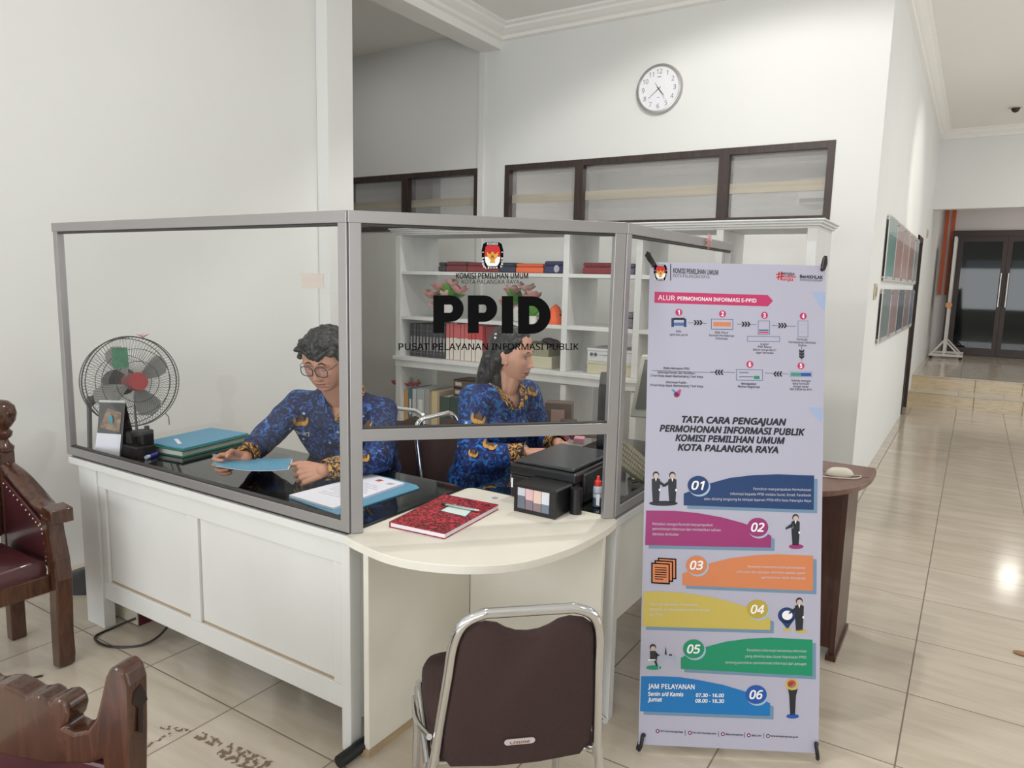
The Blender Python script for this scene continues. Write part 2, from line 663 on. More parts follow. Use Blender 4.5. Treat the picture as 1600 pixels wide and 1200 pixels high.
# steps and the raised landing
STEP = wood('step_tile', (196, 176, 142), 0.82, (0.25, 2, 3), rough=0.2, coat=0.2)
b = MB()
b.box(XC, 4.4, 10.93, 11.40, -0.1, 0.172).box(XC, 4.4, 11.40, 15.7, -0.1, 0.35)
st = struct(b.build('stairs', STEP))
b = MB()
b.box(XC, 4.4, 10.915, 11.40, 0.172, 0.182).box(XC, 4.4, 11.385, 15.7, 0.35, 0.36)
struct(b.build('landing', FLOOR))
b = MB()
for x in (0.10, 0.62, 1.14):
    b.box(x - 0.003, x + 0.003, 10.927, 10.93, 0, 0.172).box(x - 0.003, x + 0.003, 11.397, 11.40, 0.182, 0.35)
b.build('tile_joint', M('grout', (130, 112, 84), 0.8), st)


# windows
def window(n, w, divs, film, tint):
    x0, x1, z0, z1 = w
    t = 0.05
    b = MB()
    b.box(x0, x1, YB - 0.01, YB + 0.12, z1 - t, z1).box(x0, x1, YB - 0.01, YB + 0.12, z0, z0 + t)
    b.box(x0, x0 + t, YB - 0.01, YB + 0.12, z0 + t, z1 - t).box(x1 - t, x1, YB - 0.01, YB + 0.12, z0 + t, z1 - t)
    for d in divs:
        b.box(d - 0.04, d + 0.04, YB - 0.01, YB + 0.12, z0 + t, z1 - t)
    o = struct(b.build('window_%d' % n, DARKWOOD))
    xs = [x0 + t] + [q for d in divs for q in (d - 0.04, d + 0.04)] + [x1 - t]
    gm = glass_mat('office_window_glass_%d' % n, tint, 0.8, film, (0.70, 0.69, 0.69))
    for i in range(0, len(xs), 2):
        MB().box(xs[i], xs[i + 1], YB + 0.05, YB + 0.056, z0 + t, z1 - t).build('pane', gm, o)
    b = MB()
    for i in range(0, len(xs), 2):
        b.box(xs[i], xs[i + 1], YB + 0.045, YB + 0.05, 2.225, 2.30)
    b.build('masking_tape', glass_mat('masking_tape_%d' % n, (0.9, 0.86, 0.78), 0.1, 0.55, (0.66, 0.61, 0.52)), o)
    return o


window(1, W1, [-4.95], 0.22, (0.85, 0.85, 0.86))
window(2, W2, [-2.985, -1.735], 0.22, (0.96, 0.96, 0.96))
# air conditioner of the office, dim behind the right pane
t = thing('air_conditioner', 'white split air conditioner seen through the high window above the bookcase', 'air conditioner', (-1.45, 9.4, 2.55))
MB().box(-1.9, -1.0, 9.16, 9.39, 2.50, 2.80).build('housing', M('ac_plastic', (225, 225, 225), 0.4), t, bevel=0.03)
MB().box(-1.86, -1.04, 9.15, 9.17, 2.51, 2.55).build('louvre', M('ac_louvre', (120, 120, 122), 0.5), t)

# glass double door at the end of the corridor
YD = 15.68
DOORW = M('door_frame_brown', (56, 40, 36), 0.4)
DGLASS = M('door_dark_glass', (26, 32, 30), 0.03, spec=0.35)
b = MB()
zt = 2.60
b.box(-0.46, -0.36, YD - 0.10, YD + 0.02, 0.36, zt).box(1.13, 1.23, YD - 0.10, YD + 0.02, 0.36, zt).box(-0.36, 1.13, YD - 0.10, YD + 0.02, zt - 0.10, zt)
d1 = struct(b.build('door_1', DOORW))
for x0, x1, hx in ((-0.36, 0.383, 0.33), (0.387, 1.13, 0.44)):
    b = MB()
    b.box(x0, x0 + 0.07, YD - 0.08, YD - 0.03, 0.37, zt - 0.1).box(x1 - 0.07, x1, YD - 0.08, YD - 0.03, 0.37, zt - 0.1)
    b.box(x0 + 0.07, x1 - 0.07, YD - 0.08, YD - 0.03, 0.37, 0.50).box(x0 + 0.07, x1 - 0.07, YD - 0.08, YD - 0.03, zt - 0.2, zt - 0.1)
    lf = b.build('door_leaf', DOORW, d1)
    MB().box(x0 + 0.07, x1 - 0.07, YD - 0.06, YD - 0.05, 0.50, zt - 0.2).build('pane', DGLASS, lf)
    MB().cyl((hx, YD - 0.13, 1.25), (hx, YD - 0.13, 1.85), 0.018, mi=0).cyl((hx, YD - 0.13, 1.30), (hx, YD - 0.08, 1.30), 0.012).cyl((hx, YD - 0.13, 1.80), (hx, YD - 0.08, 1.80), 0.012).build('door_handle', M('steel', (200, 198, 194), 0.25, 1.0), lf)

# ceiling lamp fixtures
LM = emit_mat('lamp_diffuser', (255, 248, 235), 3.0)
RING = M('lamp_ring', (230, 230, 228), 0.4)
for i, (x, y, p, c) in enumerate(LAMPS + [(1.9, 7.2, 0, 0)]):  # last entry is a made-up fixture for the added spot
    z = CZ if y < 12.3 else 3.3
    f = thing('downlight', 'unseen round white recessed ceiling lamp above the hall', 'ceiling lamp', (x, y, z), 0, 'recessed lamps in the ceiling')
    MB().lathe([(0.062, -0.004), (0.085, -0.004), (0.09, -0.012), (0.07, -0.018), (0.062, -0.012), (0.062, -0.004)], 28, (x, y, z), caps=False).build('trim_ring', RING, f)
    MB().cyl((x, y, z - 0.001), (x, y, z - 0.003), 0.062, n=28).build('diffuser', LM, f)
# ------------------------------------------------------------------ service desk
LAM = M('white_laminate', (213, 212, 208), 0.42, var=0.03, vscale=3)
LAMY = M('cream_laminate', (224, 219, 206), 0.45, var=0.05, vscale=4)
CHIP = M('worn_edge', (168, 146, 116), 0.7)
BLKGL = M('black_desk_glass', (16, 22, 20), 0.04, spec=0.7)
ALU = M('aluminium', (156, 153, 152), 0.42, 0.55)
ALUD = M('dark_glazing_seal', (60, 58, 58), 0.5, 0.3)  # dark seal strips along the pane edges
RUB = M('black_rubber', (18, 18, 19), 0.55)
XA, XE, YF, YK = -3.205, -1.552, 1.530, 2.165   # desk left, right, front, back
t = thing('desk', 'long white office desk with panelled front and black glass top behind the left glass', 'desk', (-2.38, 1.85, 0))
MB().box(XA, XE, YF, YK, 0.704, 0.733).build('desktop', LAM, t, bevel=0.003)
MB().box(XA + 0.012, XE - 0.012, YF + 0.012, YK - 0.005, 0.7335, 0.7415).build('glass_top', BLKGL, t, bevel=0.0015)
b = MB()
b.box(XA + 0.19, XE - 0.045, YF + 0.035, YF + 0.05, 0.145, 0.700)
b.build('front_panel', LAM, t)
b = MB()
b.box(XA + 0.05, XE - 0.045, YF + 0.022, YF + 0.035, 0.625, 0.700)
b.box(XA + 0.19, XE - 0.045, YF + 0.022, YF + 0.035, 0.135, 0.215)
b.box(XA + 0.19, XA + 0.235, YF + 0.022, YF + 0.035, 0.215, 0.625)
b.box(-2.41, -2.345, YF + 0.022, YF + 0.035, 0.215, 0.625)
b.box(XE - 0.09, XE - 0.045, YF + 0.022, YF + 0.035, 0.215, 0.625)
b.build('panel_frame', LAM, t, bevel=0.003)
b = MB()
b.box(XA + 0.235, -2.41, YF + 0.0345, YF + 0.045, 0.215, 0.223).box(-2.345, XE - 0.09, YF + 0.0345, YF + 0.045, 0.215, 0.223)
b.build('panel_bead', CHIP, t)
for x0, x1 in ((XA + 0.055, XA + 0.19), (XE - 0.045, XE - 0.005)):
    MB().box(x0, x1, YF + 0.012, YF + 0.062, 0, 0.704).build('leg', LAM, t, bevel=0.003)
    MB().box(x0, x1, YK - 0.062, YK - 0.012, 0, 0.704).build('leg', LAM, t, bevel=0.003)
b = MB()
b.box(XE - 0.045, XE - 0.005, YF + 0.062, YK - 0.062, 0.10, 0.704)
b.build('side_panel', LAM, t)
# corner counter: curved top on two upright panels
CZT = 0.742
t = thing('counter', 'cream quarter round corner counter holding the red notebook and the printer', 'counter', (-1.25, 1.85, 0))
edge = [(-1.545, 1.512), (-1.48, 1.492), (-1.342, 1.470), (-1.219, 1.488), (-1.094, 1.551), (-0.994, 1.660), (-0.938, 1.84), (-0.924, 2.03), (-0.932, 2.14)]
ed = [(p.x, p.y) for p in catmull([(x, y, 0) for x, y in edge], 8)]
outline = ed + [(-0.955, 2.165), (-1.53, 2.165), (-1.548, 2.15)]
MB().prism([(x, y, 0.716) for x, y in outline], (0, 0, 0.026), 0).build('counter_top', LAMY, t, bevel=0.002)
MB().box(-1.522, -1.500, 1.565, 2.105, 0.02, 0.715).build('side_panel', LAMY, t, bevel=0.002)
MB().box(-1.498, -0.962, 2.105, 2.127, 0.02, 0.715).build('back_panel', LAMY, t, bevel=0.002)
b = MB()
b.box(-1.530, -1.492, 1.555, 2.105, 0, 0.02).box(-1.492, -0.955, 2.10, 2.13, 0, 0.02)
b.build('plinth', CHIP, t)
b = MB()
b.cyl((-1.536, 1.47, 0.022), (-1.536, 1.80, 0.022), 0.0205, n=18).box(-1.545, -1.532, 1.60, 1.66, 0.03, 0.20)
b.build('foot_bar', RUB, t)
# desk of the woman, along the right pane
YR0, YR1 = 2.168, 3.36
t = thing('desk', 'white desk with black glass top under the monitor beside the banner', 'desk', (-1.25, 2.75, 0))
MB().box(-1.53, -0.945, YR0, YR1, 0.704, 0.733).build('desktop', LAM, t, bevel=0.003)
MB().box(-1.525, -0.957, YR0 + 0.004, YR1 - 0.01, 0.7335, 0.7415).build('glass_top', BLKGL, t, bevel=0.0015)
MB().box(-0.985, -0.965, YR0 + 0.04, YR1 - 0.02, 0.34, 0.702).build('side_panel', LAMY, t, bevel=0.002)
for x in (-1.49, -0.985):
    for y in (YR0 + 0.0, YR1 - 0.05):
        MB().box(x, x + 0.04, y + 0.002, y + 0.04, 0, 0.704).build('leg', LAM, t, bevel=0.002)

# ------------------------------------------------------------------ aluminium and glass enclosure
PA = Vector((-3.2133, 1.545, 0))
PB = Vector((-1.5485, 1.545, 0))
PC = Vector((-0.960, 2.158, 0))
PD = Vector((-0.960, 3.335, 0))
Z0, Z1 = 0.7435, 1.708
PANE = glass_mat('partition_glass', (0.985, 0.99, 0.985), 0.55)
enc = thing('glass_partition', 'aluminium framed glass enclosure standing on the service desks', 'partition', (-1.5485, 1.545, Z0))
TH = 0.028
for p in (PA, PB, PC, PD):
    b = MB()
    if p is PB or p is PC:
        # corner posts follow both directions
        other = (PA, PC) if p is PB else (PB, PD)
        for q in other:
            d = (q - p).normalized()
            n = Vector((-d.y, d.x, 0))
            c = p + d * 0.016
            b.obox((c.x, c.y, (Z0 + Z1) / 2), d * 0.018, n * (TH / 2), (0, 0, (Z1 - Z0) / 2))
    else:
        q = PB if p is PA else PC
        d = (q - p).normalized()
        n = Vector((-d.y, d.x, 0))
        c = p + d * 0.016
        b.obox((c.x, c.y, (Z0 + Z1) / 2), d * 0.016, n * (TH / 2), (0, 0, (Z1 - Z0) / 2))
    b.build('post', ALU, enc, bevel=0.002)


def rail(p, q, z0, z1, name='rail', th=TH, e0=0.03, e1=0.03, mat=ALU):
    d = (q - p)
    u = d.normalized()
    n = Vector((-u.y, u.x, 0))
    c = (p + u * e0 + q - u * e1) / 2
    return MB().obox((c.x, c.y, (z0 + z1) / 2), u * (d.length - e0 - e1) / 2, n * th / 2, (0, 0, (z1 - z0) / 2)).build(name, mat, enc, bevel=0.002)


for p, q in ((PA, PB), (PB, PC), (PC, PD)):
    rail(p, q, Z1 - 0.034, Z1 + 0.001, 'top_rail', TH + 0.004, -0.004, -0.004)
    rail(p, q, Z1 - 0.042, Z1 - 0.034, 'glazing_seal', TH - 0.006, 0.03, 0.03, ALUD)
rail(PA, PB, Z0, Z0 + 0.034, 'bottom_rail')
rail(PC, PD, Z0, Z0 + 0.034, 'bottom_rail')
rail(PA, PB, Z0 + 0.034, Z0 + 0.040, 'glazing_seal', 0.02, 0.03, 0.03, ALUD)
rail(PC, PD, Z0 + 0.034, Z0 + 0.040, 'glazing_seal', 0.02, 0.03, 0.03, ALUD)
rail(PB, PC, 1.030, 1.067, 'middle_rail')
rail(PB, PC, 1.067, 1.072, 'glazing_seal', 0.02, 0.03, 0.03, ALUD)
for p, q, z in ((PA, PB, Z0 + 0.036), (PB, PC, 1.068), (PC, PD, Z0 + 0.036)):
    u = (q - p).normalized()
    n = Vector((-u.y, u.x, 0))
    c = (p + q) / 2
    h = (Z1 - 0.036 - z) / 2
    MB().obox((c.x, c.y, z + h), u * ((q - p).length / 2 - 0.03), n * 0.0025, (0, 0, h)).build('pane', PANE, enc)
# torn paper tape on the left pane, pink string on the right top rail
MB().obox(onplane(490, 439, PA, (0, 1, 0)) + Vector((0, -0.004, 0)), (0.048, 0, 0), (0, 0.0006, 0), (0, 0, 0.022)).build('tape_residue', glass_mat('torn_tape', (0.9, 0.87, 0.84), 0.1, 0.5, (0.62, 0.55, 0.50)), enc)
b = MB()
c0 = onplane(1098, 377, PC, (1, 0, 0)) + Vector((0.018, 0, 0))
for k in range(9):
    a = k * 0.7
    b.tube([c0, c0 + Vector((0.012, 0.02 * cos(a), 0.02 * sin(a))), c0 + Vector((0.006, 0.035 * cos(a + 0.4), 0.032 * sin(a + 0.4)))], 0.0018, 5)
b.build('string_knot', M('pink_string', (206, 150, 146), 0.9), enc)
# lettering on the diagonal pane
NB = (PC - PB).normalized()
NN = Vector((NB.y, -NB.x, 0))          # towards the visitors


class Sheet:
    """flat printed graphics laid on a plane: positions are read from the photograph and turned into points of that plane"""

    def __init__(self, P, n, lift):
        self.P, self.n, self.lift, self.b, self.mats, self.k = Vector(P), Vector(n), lift, MB(), [], 0

    def mi(self, m):
        if m not in self.mats:
            self.mats.append(m)
        return self.mats.index(m)

    def off(self):
        return self.n * self.lift * self.k

    def p(self, x, y):
        return onplane(x, y, self.P, self.n) + self.off()

    def poly(self, pts, m, dx=0, dy=0):
        self.b.poly([self.p(x + dx, y + dy) for x, y in pts], self.mi(m))

    def rect(self, x0, y0, x1, y1, m, sl=0.0):
        """sl: fall in pixels per pixel to the right"""
        self.poly([(x0, y0), (x1, y0 + sl * (x1 - x0)), (x1, y1 + sl * (x1 - x0)), (x0, y1)], m)

    def frame(self, x0, y0, x1, y1, w, m, sl=0.0):
        for r in ((x0, y0, x1, y0 + w), (x0, y1 - w, x1, y1), (x0, y0, x0 + w, y1), (x1 - w, y0, x1, y1)):
            d = sl * (r[0] - x0)
            self.rect(r[0], r[1] + d, r[2], r[3] + d, m, sl)

    def disc(self, x, y, r, m, ry=None, n=24):
        ry = ry or r
        self.poly([(x + r * cos(2 * pi * i / n), y + ry * sin(2 * pi * i / n)) for i in range(n)], m)

    def text(self, s, xc, yc, w, h, m, bold=0.0, shear=0.0, sl=0.0, align='c'):
        """one line: xc, yc its middle (or left / right end), w its length, h its capital height, in photograph pixels"""
        v, f, tw = text2d(s, bold, shear)
        if align == 'l':
            xc = xc + w / 2
        if align == 'r':
            xc = xc - w / 2
        p0 = self.p(xc - w / 2, yc - sl * w / 2)
        ex = (self.p(xc + w / 2, yc + sl * w / 2) - p0)
        q0, q1 = self.p(xc, yc - h / 2), self.p(xc, yc + h / 2)
        ey = (q0 - q1)
        ex_u = ex / tw
        vs = [p0 + ex_u * x + ey * (y - 0.5) + self.n * (2.5e-5 * z) for x, y, z in v]
        self.b.add(vs, f, self.mi(m))

    def up(self):
        self.k += 1
        return self

    def build(self, name, parent):
        return self.b.build(name, self.mats, parent)


INK = M('black_vinyl', (10, 10, 11), 0.85, spec=0.1)
WHITE = M('print_white', (238, 236, 238), 0.5)
REDP = M('print_red', (190, 32, 38), 0.5)
GOLDP = M('print_gold', (214, 164, 52), 0.5)


def emblem(S, x, y, w, h, sl=0.0, words=True):
    """barrel shaped commission emblem: black border with white ticks, red over white field, golden bird"""
    def barrel(k):
        a, c = w / 2 * k, h / 2 * k
        if k < 1:
            a, c = w / 2 - (1 - k) * w / 2, h / 2 - (1 - k) * w / 2
        pts = [(-0.62 * a, -c), (0.62 * a, -c), (0.86 * a, -0.86 * c), (a, -0.4 * c), (a, 0.1 * c), (0.9 * a, 0.62 * c), (0.66 * a, c * 0.94), (0.4 * a, c),
               (-0.4 * a, c), (-0.66 * a, c * 0.94), (-0.9 * a, 0.62 * c), (-a, 0.1 * c), (-a, -0.4 * c), (-0.86 * a, -0.86 * c)]
        return [(x + p, y + q) for p, q in pts]
    k0 = S.k
    S.poly(barrel(1.0), INK)
    S.up()
    inn = barrel(0.72)
    S.poly(inn, WHITE)
    S.up()
    top = [(px, min(py, y)) for px, py in inn if py < y + 0.02 * h]
    top = [p for p in inn if p[1] <= y + 0.05 * h]
    top.sort(key=lambda p: math.atan2(p[1] - y - 0.04 * h, p[0] - x))
    S.poly(top, REDP)
    S.up()
    g = 0.17 * w
    S.poly([(x - 1.55 * g, y - 1.1 * g), (x - 0.9 * g, y - 0.4 * g), (x - 0.3 * g, y - 0.55 * g), (x, y + 0.2 * g), (x - 0.35 * g, y + 1.3 * g), (x - 1.1 * g, y + 0.6 * g), (x - 1.5 * g, y - 0.2 * g)], GOLDP)
    S.poly([(x + 1.55 * g, y - 1.1 * g), (x + 0.9 * g, y - 0.4 * g), (x + 0.3 * g, y - 0.55 * g), (x, y + 0.2 * g), (x + 0.35 * g, y + 1.3 * g), (x + 1.1 * g, y + 0.6 * g), (x + 1.5 * g, y - 0.2 * g)], GOLDP)
    S.poly([(x - 0.3 * g, y - 1.0 * g), (x + 0.3 * g, y - 1.0 * g), (x + 0.5 * g, y + 0.9 * g), (x + 0.7 * g, y + 2.0 * g), (x - 0.7 * g, y + 2.0 * g), (x - 0.5 * g, y + 0.9 * g)], GOLDP)
    S.up()
    S.disc(x, y + 0.25 * g, 0.33 * g, REDP, n=10)
    if words:
        S.text('KOMISI', x, y - h * 0.443, w * 0.50, h * 0.075, WHITE, 0.01, 0, sl)
        # the ring words run down the left side, along the bottom and up the right side
        def upright(word, pts):
            for ch, (cx, cy) in zip(word, pts):
                S.text(ch, cx, cy, w * 0.075, h * 0.07, WHITE, 0.02)
        n = 9
        ring = []
        for k in range(14):
            a = pi * (0.96 - 0.92 * k / 13)
            ex = 0.43 * w * (1 if abs(cos(a)) > 0.7 else 0.98)
            cx, cy = cos(a), sin(a)
            px = x + max(-0.435 * w, min(0.435 * w, cx * 0.56 * w))
            py = y + min(0.445 * h, cy * 0.50 * h + 0.04 * h)
            ring.append((px, py))
        upright('PEMILIHAN', ring[:9])
        upright('UMUM', ring[10:])
        S.disc(x - 0.44 * w, y - 0.13 * h, 0.028 * w, WHITE, n=8)
        S.disc(x + 0.44 * w, y - 0.13 * h, 0.028 * w, WHITE, n=8)
    S.k = k0


def big_letters(S, m):
    """the heavy geometric initials"""
    def stem(x0, x1, y0, y1):
        S.poly([(x0, y0), (x1, y0), (x1, y1), (x0, y1)], m)

    def bowl(x0, xr, y0, y1, th, tv):
        """half ring from (x0,y0) to (x0,y1) bulging to xr"""
        ry = (y1 - y0) / 2
        cx = xr - ry
        cy = (y0 + y1) / 2
        iry = ry - tv
        irx = ry - th
        pts_o = [(x0, y0)] + [(cx + ry * sin(pi * i / 18), cy - ry * cos(pi * i / 18)) for i in range(19)] + [(x0, y1)]
        pts_i = [(x0, y0 + tv)] + [(cx + irx * sin(pi * i / 18), cy - iry * cos(pi * i / 18)) for i in range(19)] + [(x0, y1 - tv)]
        for i in range(len(pts_o) - 1):
            S.poly([pts_o[i], pts_o[i + 1], pts_i[i + 1], pts_i[i]], m)
    for x0, x1 in ((677, 724.5), (731, 777)):
        stem(x0, x0 + 17, 461.5, 520.5)
        bowl(x0 + 17, x1, 461.5, 503, 17, 14.5)
    stem(784, 802, 462.5, 521)
    stem(809.5, 827, 463, 521.5)
    bowl(827, 860.5, 463, 521.5, 18, 15)


S = Sheet(PB + NN * 0.0032, NN, 0.0003)
emblem(S, 769.5, 399.5, 34, 42)
S.text('KOMISI PEMILIHAN UMUM', 769, 431, 112, 8.2, INK, 0.018)
S.text('KOTA PALANGKA RAYA', 766.5, 440.3, 90, 6.6, INK, 0.0)
big_letters(S, INK)
S.text('PUSAT PELAYANAN INFORMASI PUBLIK', 763.5, 541.7, 281, 10.0, INK, 0.01)
S.build('lettering', enc)
# ------------------------------------------------------------------ standing banner
BL = Vector((-0.7913, 2.0718, 0.03))
bd = Vector((cos(0.5225), sin(0.5225), 0))
bn = Vector((-sin(0.5225), cos(0.5225), 0))
LEAN = 0.1792
bu = Vector((0, 0, cos(LEAN))) + bn * sin(LEAN)
BW, BH = 0.579, 1.588
bnf = bd.cross(bu)                     # faces the visitors
if bnf.dot(EYEP - BL) < 0:
    bnf = -bnf
ban = thing('standing_banner', 'tall white portrait banner with coloured numbered steps on a leaning black stand', 'banner', (-0.54, 2.25, 0))
VINYL = M('banner_vinyl', (174, 172, 188), 0.38, spec=0.4)
c = lambda *rgb: M('print_%d_%d_%d' % rgb, tuple(int(q * 0.9) for q in rgb), 0.4)
PINK, TXT, NAVY, MAG = c(203, 52, 108), c(32, 34, 44), c(26, 62, 114), c(165, 50, 118)
ORA, YEL, GRN, BLU, SHD, LBL = c(228, 138, 88), c(214, 190, 92), c(14, 152, 108), c(12, 124, 196), c(120, 152, 178), c(172, 188, 222)
DBL, SKIN_P, SUIT, GLT, GREYL = c(28, 88, 176), c(222, 190, 176), c(34, 36, 46), c(176, 200, 222), c(180, 178, 190)
b = MB()
th = 0.0006
v0 = BL - bnf * 0.0008
b.obox(v0 + bd * BW / 2 + bu * BH / 2, bd * BW / 2, bu * BH / 2, bnf * th)
b.build('banner_sheet', VINYL, ban)
S = Sheet(BL, bnf, 0.00035)
SL = 0.045
sl1 = 0.05
# header
emblem(S, 1032, 426, 21, 25, SL)
S.rect(1047.2, 412.5, 1048.6, 438.5, TXT)
S.text('KOMISI PEMILIHAN UMUM', 1052, 424.3, 70, 7.2, TXT, 0.02, 0, SL, 'l')
S.text('KOTA PALANGKA RAYA', 1052, 431.7, 57, 5.0, TXT, 0.0, 0, SL, 'l')
for k in range(2):
    S.rect(1212.5, 428 + 4.5 * k, 1225, 429.8 + 4.5 * k, REDP, -0.12)
    S.poly([(1216.5 + 4 * k, 424.5), (1218.5 + 4 * k, 424.5), (1217 + 4 * k, 437.5), (1215 + 4 * k, 437.5)], REDP)
S.text('bangga', 1221, 427.2, 20, 4.2, TXT, 0.02, 0, SL, 'l')
S.text('melayani', 1221, 431.7, 22.5, 4.2, REDP, 0.02, 0, SL, 'l')
S.text('bangsa', 1221, 436.4, 18, 4.2, REDP, 0.02, 0, SL, 'l')
S.text('BerAKHLAK', 1250, 432.8, 35.5, 5.0, TXT, 0.03, 0, SL, 'l')
S.rect(1250, 436.3, 1285, 437.0, TXT, SL)
S.text('Berorientasi Pelayanan Akuntabel Kompeten', 1250, 438.8, 34, 1.6, TXT, 0, 0, SL, 'l')
# blue paper corners
S.poly([(1268, 455.5), (1290.0, 456), (1289.2, 486), (1281, 479), (1274, 466)], LBL)
S.poly([(1262, 636), (1285.5, 637), (1285, 661), (1278, 656), (1269, 646)], LBL)
# arrow heading
S.poly([(1022.8, 455.7), (1199.7, 461), (1207.8, 470.2), (1199.7, 478.8), (1022.4, 473.2)], PINK)
S.up()
S.text('ALUR', 1028.4, 465.3, 26, 7.6, WHITE, -0.004, 0, sl1, 'l')
S.text('PERMOHONAN INFORMASI E-PPID', 1058.8, 468.0, 123, 5.6, WHITE, 0.012, 0, 0.03, 'l')
for n_, x, y in (('1', 1060.6, 488), ('2', 1129, 490.5), ('3', 1194.5, 492.7), ('4', 1255, 494), ('5', 1251.5, 571.6), ('6', 1171.6, 569.4)):
    S.disc(x, y, 5.5, PINK)
    S.up()
    S.text(n_, x, y, 3.2 if n_ != '1' else 2.2, 6.4, WHITE, 0.03)
    S.k = 0
S.k = 0
# connecting lines and chevrons
for x0, y0, x1 in ((1075, 504, 1104), (1152, 506, 1182), (1206, 508.3, 1244), (1195, 582.5, 1232), (1110, 580.5, 1148), (1018.5, 578.5, 1115)):
    S.rect(x0, y0, x1, y0 + 0.7, TXT, 0.035)
S.rect(1252.2, 541, 1252.8, 564, TXT)


def chev(x, y, d, m=TXT, vert=False):
    for k in (-1, 0, 1):
        o = k * 4.4 * d
        if vert:
            S.poly([(x - 4, y + o - 3), (x, y + o - 0.2), (x + 4, y + o - 3), (x + 4, y + o + 0.8), (x, y + o + 3.6), (x - 4, y + o + 0.8)], m)
        else:
            S.poly([(x + o - 2.2 * d, y - 4), (x + o + 0.6 * d, y - 4), (x + o + 3.2 * d, y), (x + o + 0.6 * d, y + 4), (x + o - 2.2 * d, y + 4), (x + o + 0.4 * d, y)], m)


chev(1090.3, 504.2, 1)
chev(1165, 506.6, 1)
chev(1222, 508.7, 1)
chev(1216, 584.4, -1)
chev(1124, 581.8, -1)
chev(1252.6, 553, 1, TXT, True)
# little pictures of the steps
S.k = 0
S.rect(1049, 497, 1053, 511, NAVY)
S.rect(1068.5, 498, 1072.5, 511, NAVY)
S.rect(1052, 496.5, 1070, 500, TXT)
S.rect(1053, 504, 1069, 509, c(84, 112, 160))
S.frame(1111, 498, 1145.6, 514.6, 1.0, c(74, 104, 150), 0.02)
S.rect(1114.5, 503, 1142, 509.8, ORA, 0.02)
S.frame(1184.3, 501, 1203, 523, 0.9, c(92, 118, 160))
S.rect(1185.8, 515, 1201, 517, c(44, 78, 160))
S.rect(1185.8, 518.4, 1201, 520.6, REDP)
S.frame(1167.5, 525, 1218.5, 533.6, 0.9, c(92, 118, 160), 0.012)
S.frame(1246.5, 501, 1262.8, 527, 0.9, c(120, 140, 172))
S.rect(1250, 507, 1259, 508, GREYL)
S.rect(1250, 518, 1259, 519, GREYL)
S.frame(1234, 580.6, 1269.2, 589.2, 0.8, c(140, 158, 196))
S.rect(1235.5, 582.3, 1251.5, 587.6, c(70, 150, 124), 0.01)
S.rect(1251.5, 582.5, 1267.5, 587.8, c(36, 84, 166), 0.01)
S.frame(1150, 577, 1192, 594.4, 0.9, c(92, 118, 160), 0.012)
S.rect(1155, 581.7, 1170, 582.6, TXT)
S.rect(1155, 588.4, 1177, 589.2, TXT)
S.rect(1178, 587.4, 1187, 592.2, c(18, 150, 112))
# captions


def lines(ls, x, y, dy, wch, h, m=TXT, bold=0.01, al='c', sl=0.03):
    for i, s in enumerate(ls):
        S.text(s, x, y + dy * i, wch * len(s), h, m, bold, 0, sl, al)


lines(['Klik', 'ppid.kpu.go.id'], 1060.5, 517.8, 5.0, 1.95, 3.2)
lines(['Klik Fitur', 'Formulir Permohonan', 'Informasi'], 1127.5, 519.6, 4.7, 2.05, 3.3)
lines(['Login/', 'Pilih Menu', 'Belum punya Akun?', 'agar tersedia'], 1194.8, 537.6, 4.5, 2.1, 3.2)
lines(['Formulir', 'Permohonan Informasi', 'Online'], 1253.5, 530.5, 4.5, 2.1, 3.3)
lines(['Waktu Merespon PPID:'], 1057, 575.6, 4, 2.05, 3.3, bold=0.02)
lines(['Informasi Pemilu dan Pemilihan :', '2 hari Kerja dapat diperpanjang 2 hari Kerja'], 1057.5, 582.6, 5.1, 1.86, 3.2, bold=0.02)
lines(['Informasi Publik :', '10 hari Kerja dapat diperpanjang 7 hari Kerja'], 1057, 597.6, 5.0, 1.84, 3.2, bold=0.02)
lines(['Mendapatkan', 'Nomor Registrasi'], 1170, 599.6, 4.6, 2.1, 3.3, bold=0.02)
lines(['Setelah mengisi', 'data formulir', 'dengan benar', 'klik KIRIM Ke KPU'], 1251.5, 594.9, 4.5, 2.0, 3.2)
# joined hands picture
S.k = 0
S.poly([(1049, 609), (1052, 608), (1061, 616), (1058, 619)], c(90, 150, 190))
S.poly([(1064.5, 609), (1062, 608), (1052, 616), (1055, 620), (1062, 619)], c(196, 76, 140))
S.disc(1057, 617, 4.2, c(190, 70, 110))
# title
for s, x, y, w in (('TATA CARA PENGAJUAN', 1147, 657.4, 162), ('PERMOHONAN INFORMASI PUBLIK', 1144.2, 672.2, 226), ('KOMISI PEMILIHAN UMUM', 1140.8, 686.3, 170), ('KOTA PALANGKA RAYA', 1137.5, 700.9, 156)):
    S.text(s, x, y, w, 9.6, TXT, 0.035, 0.22, 0.028)
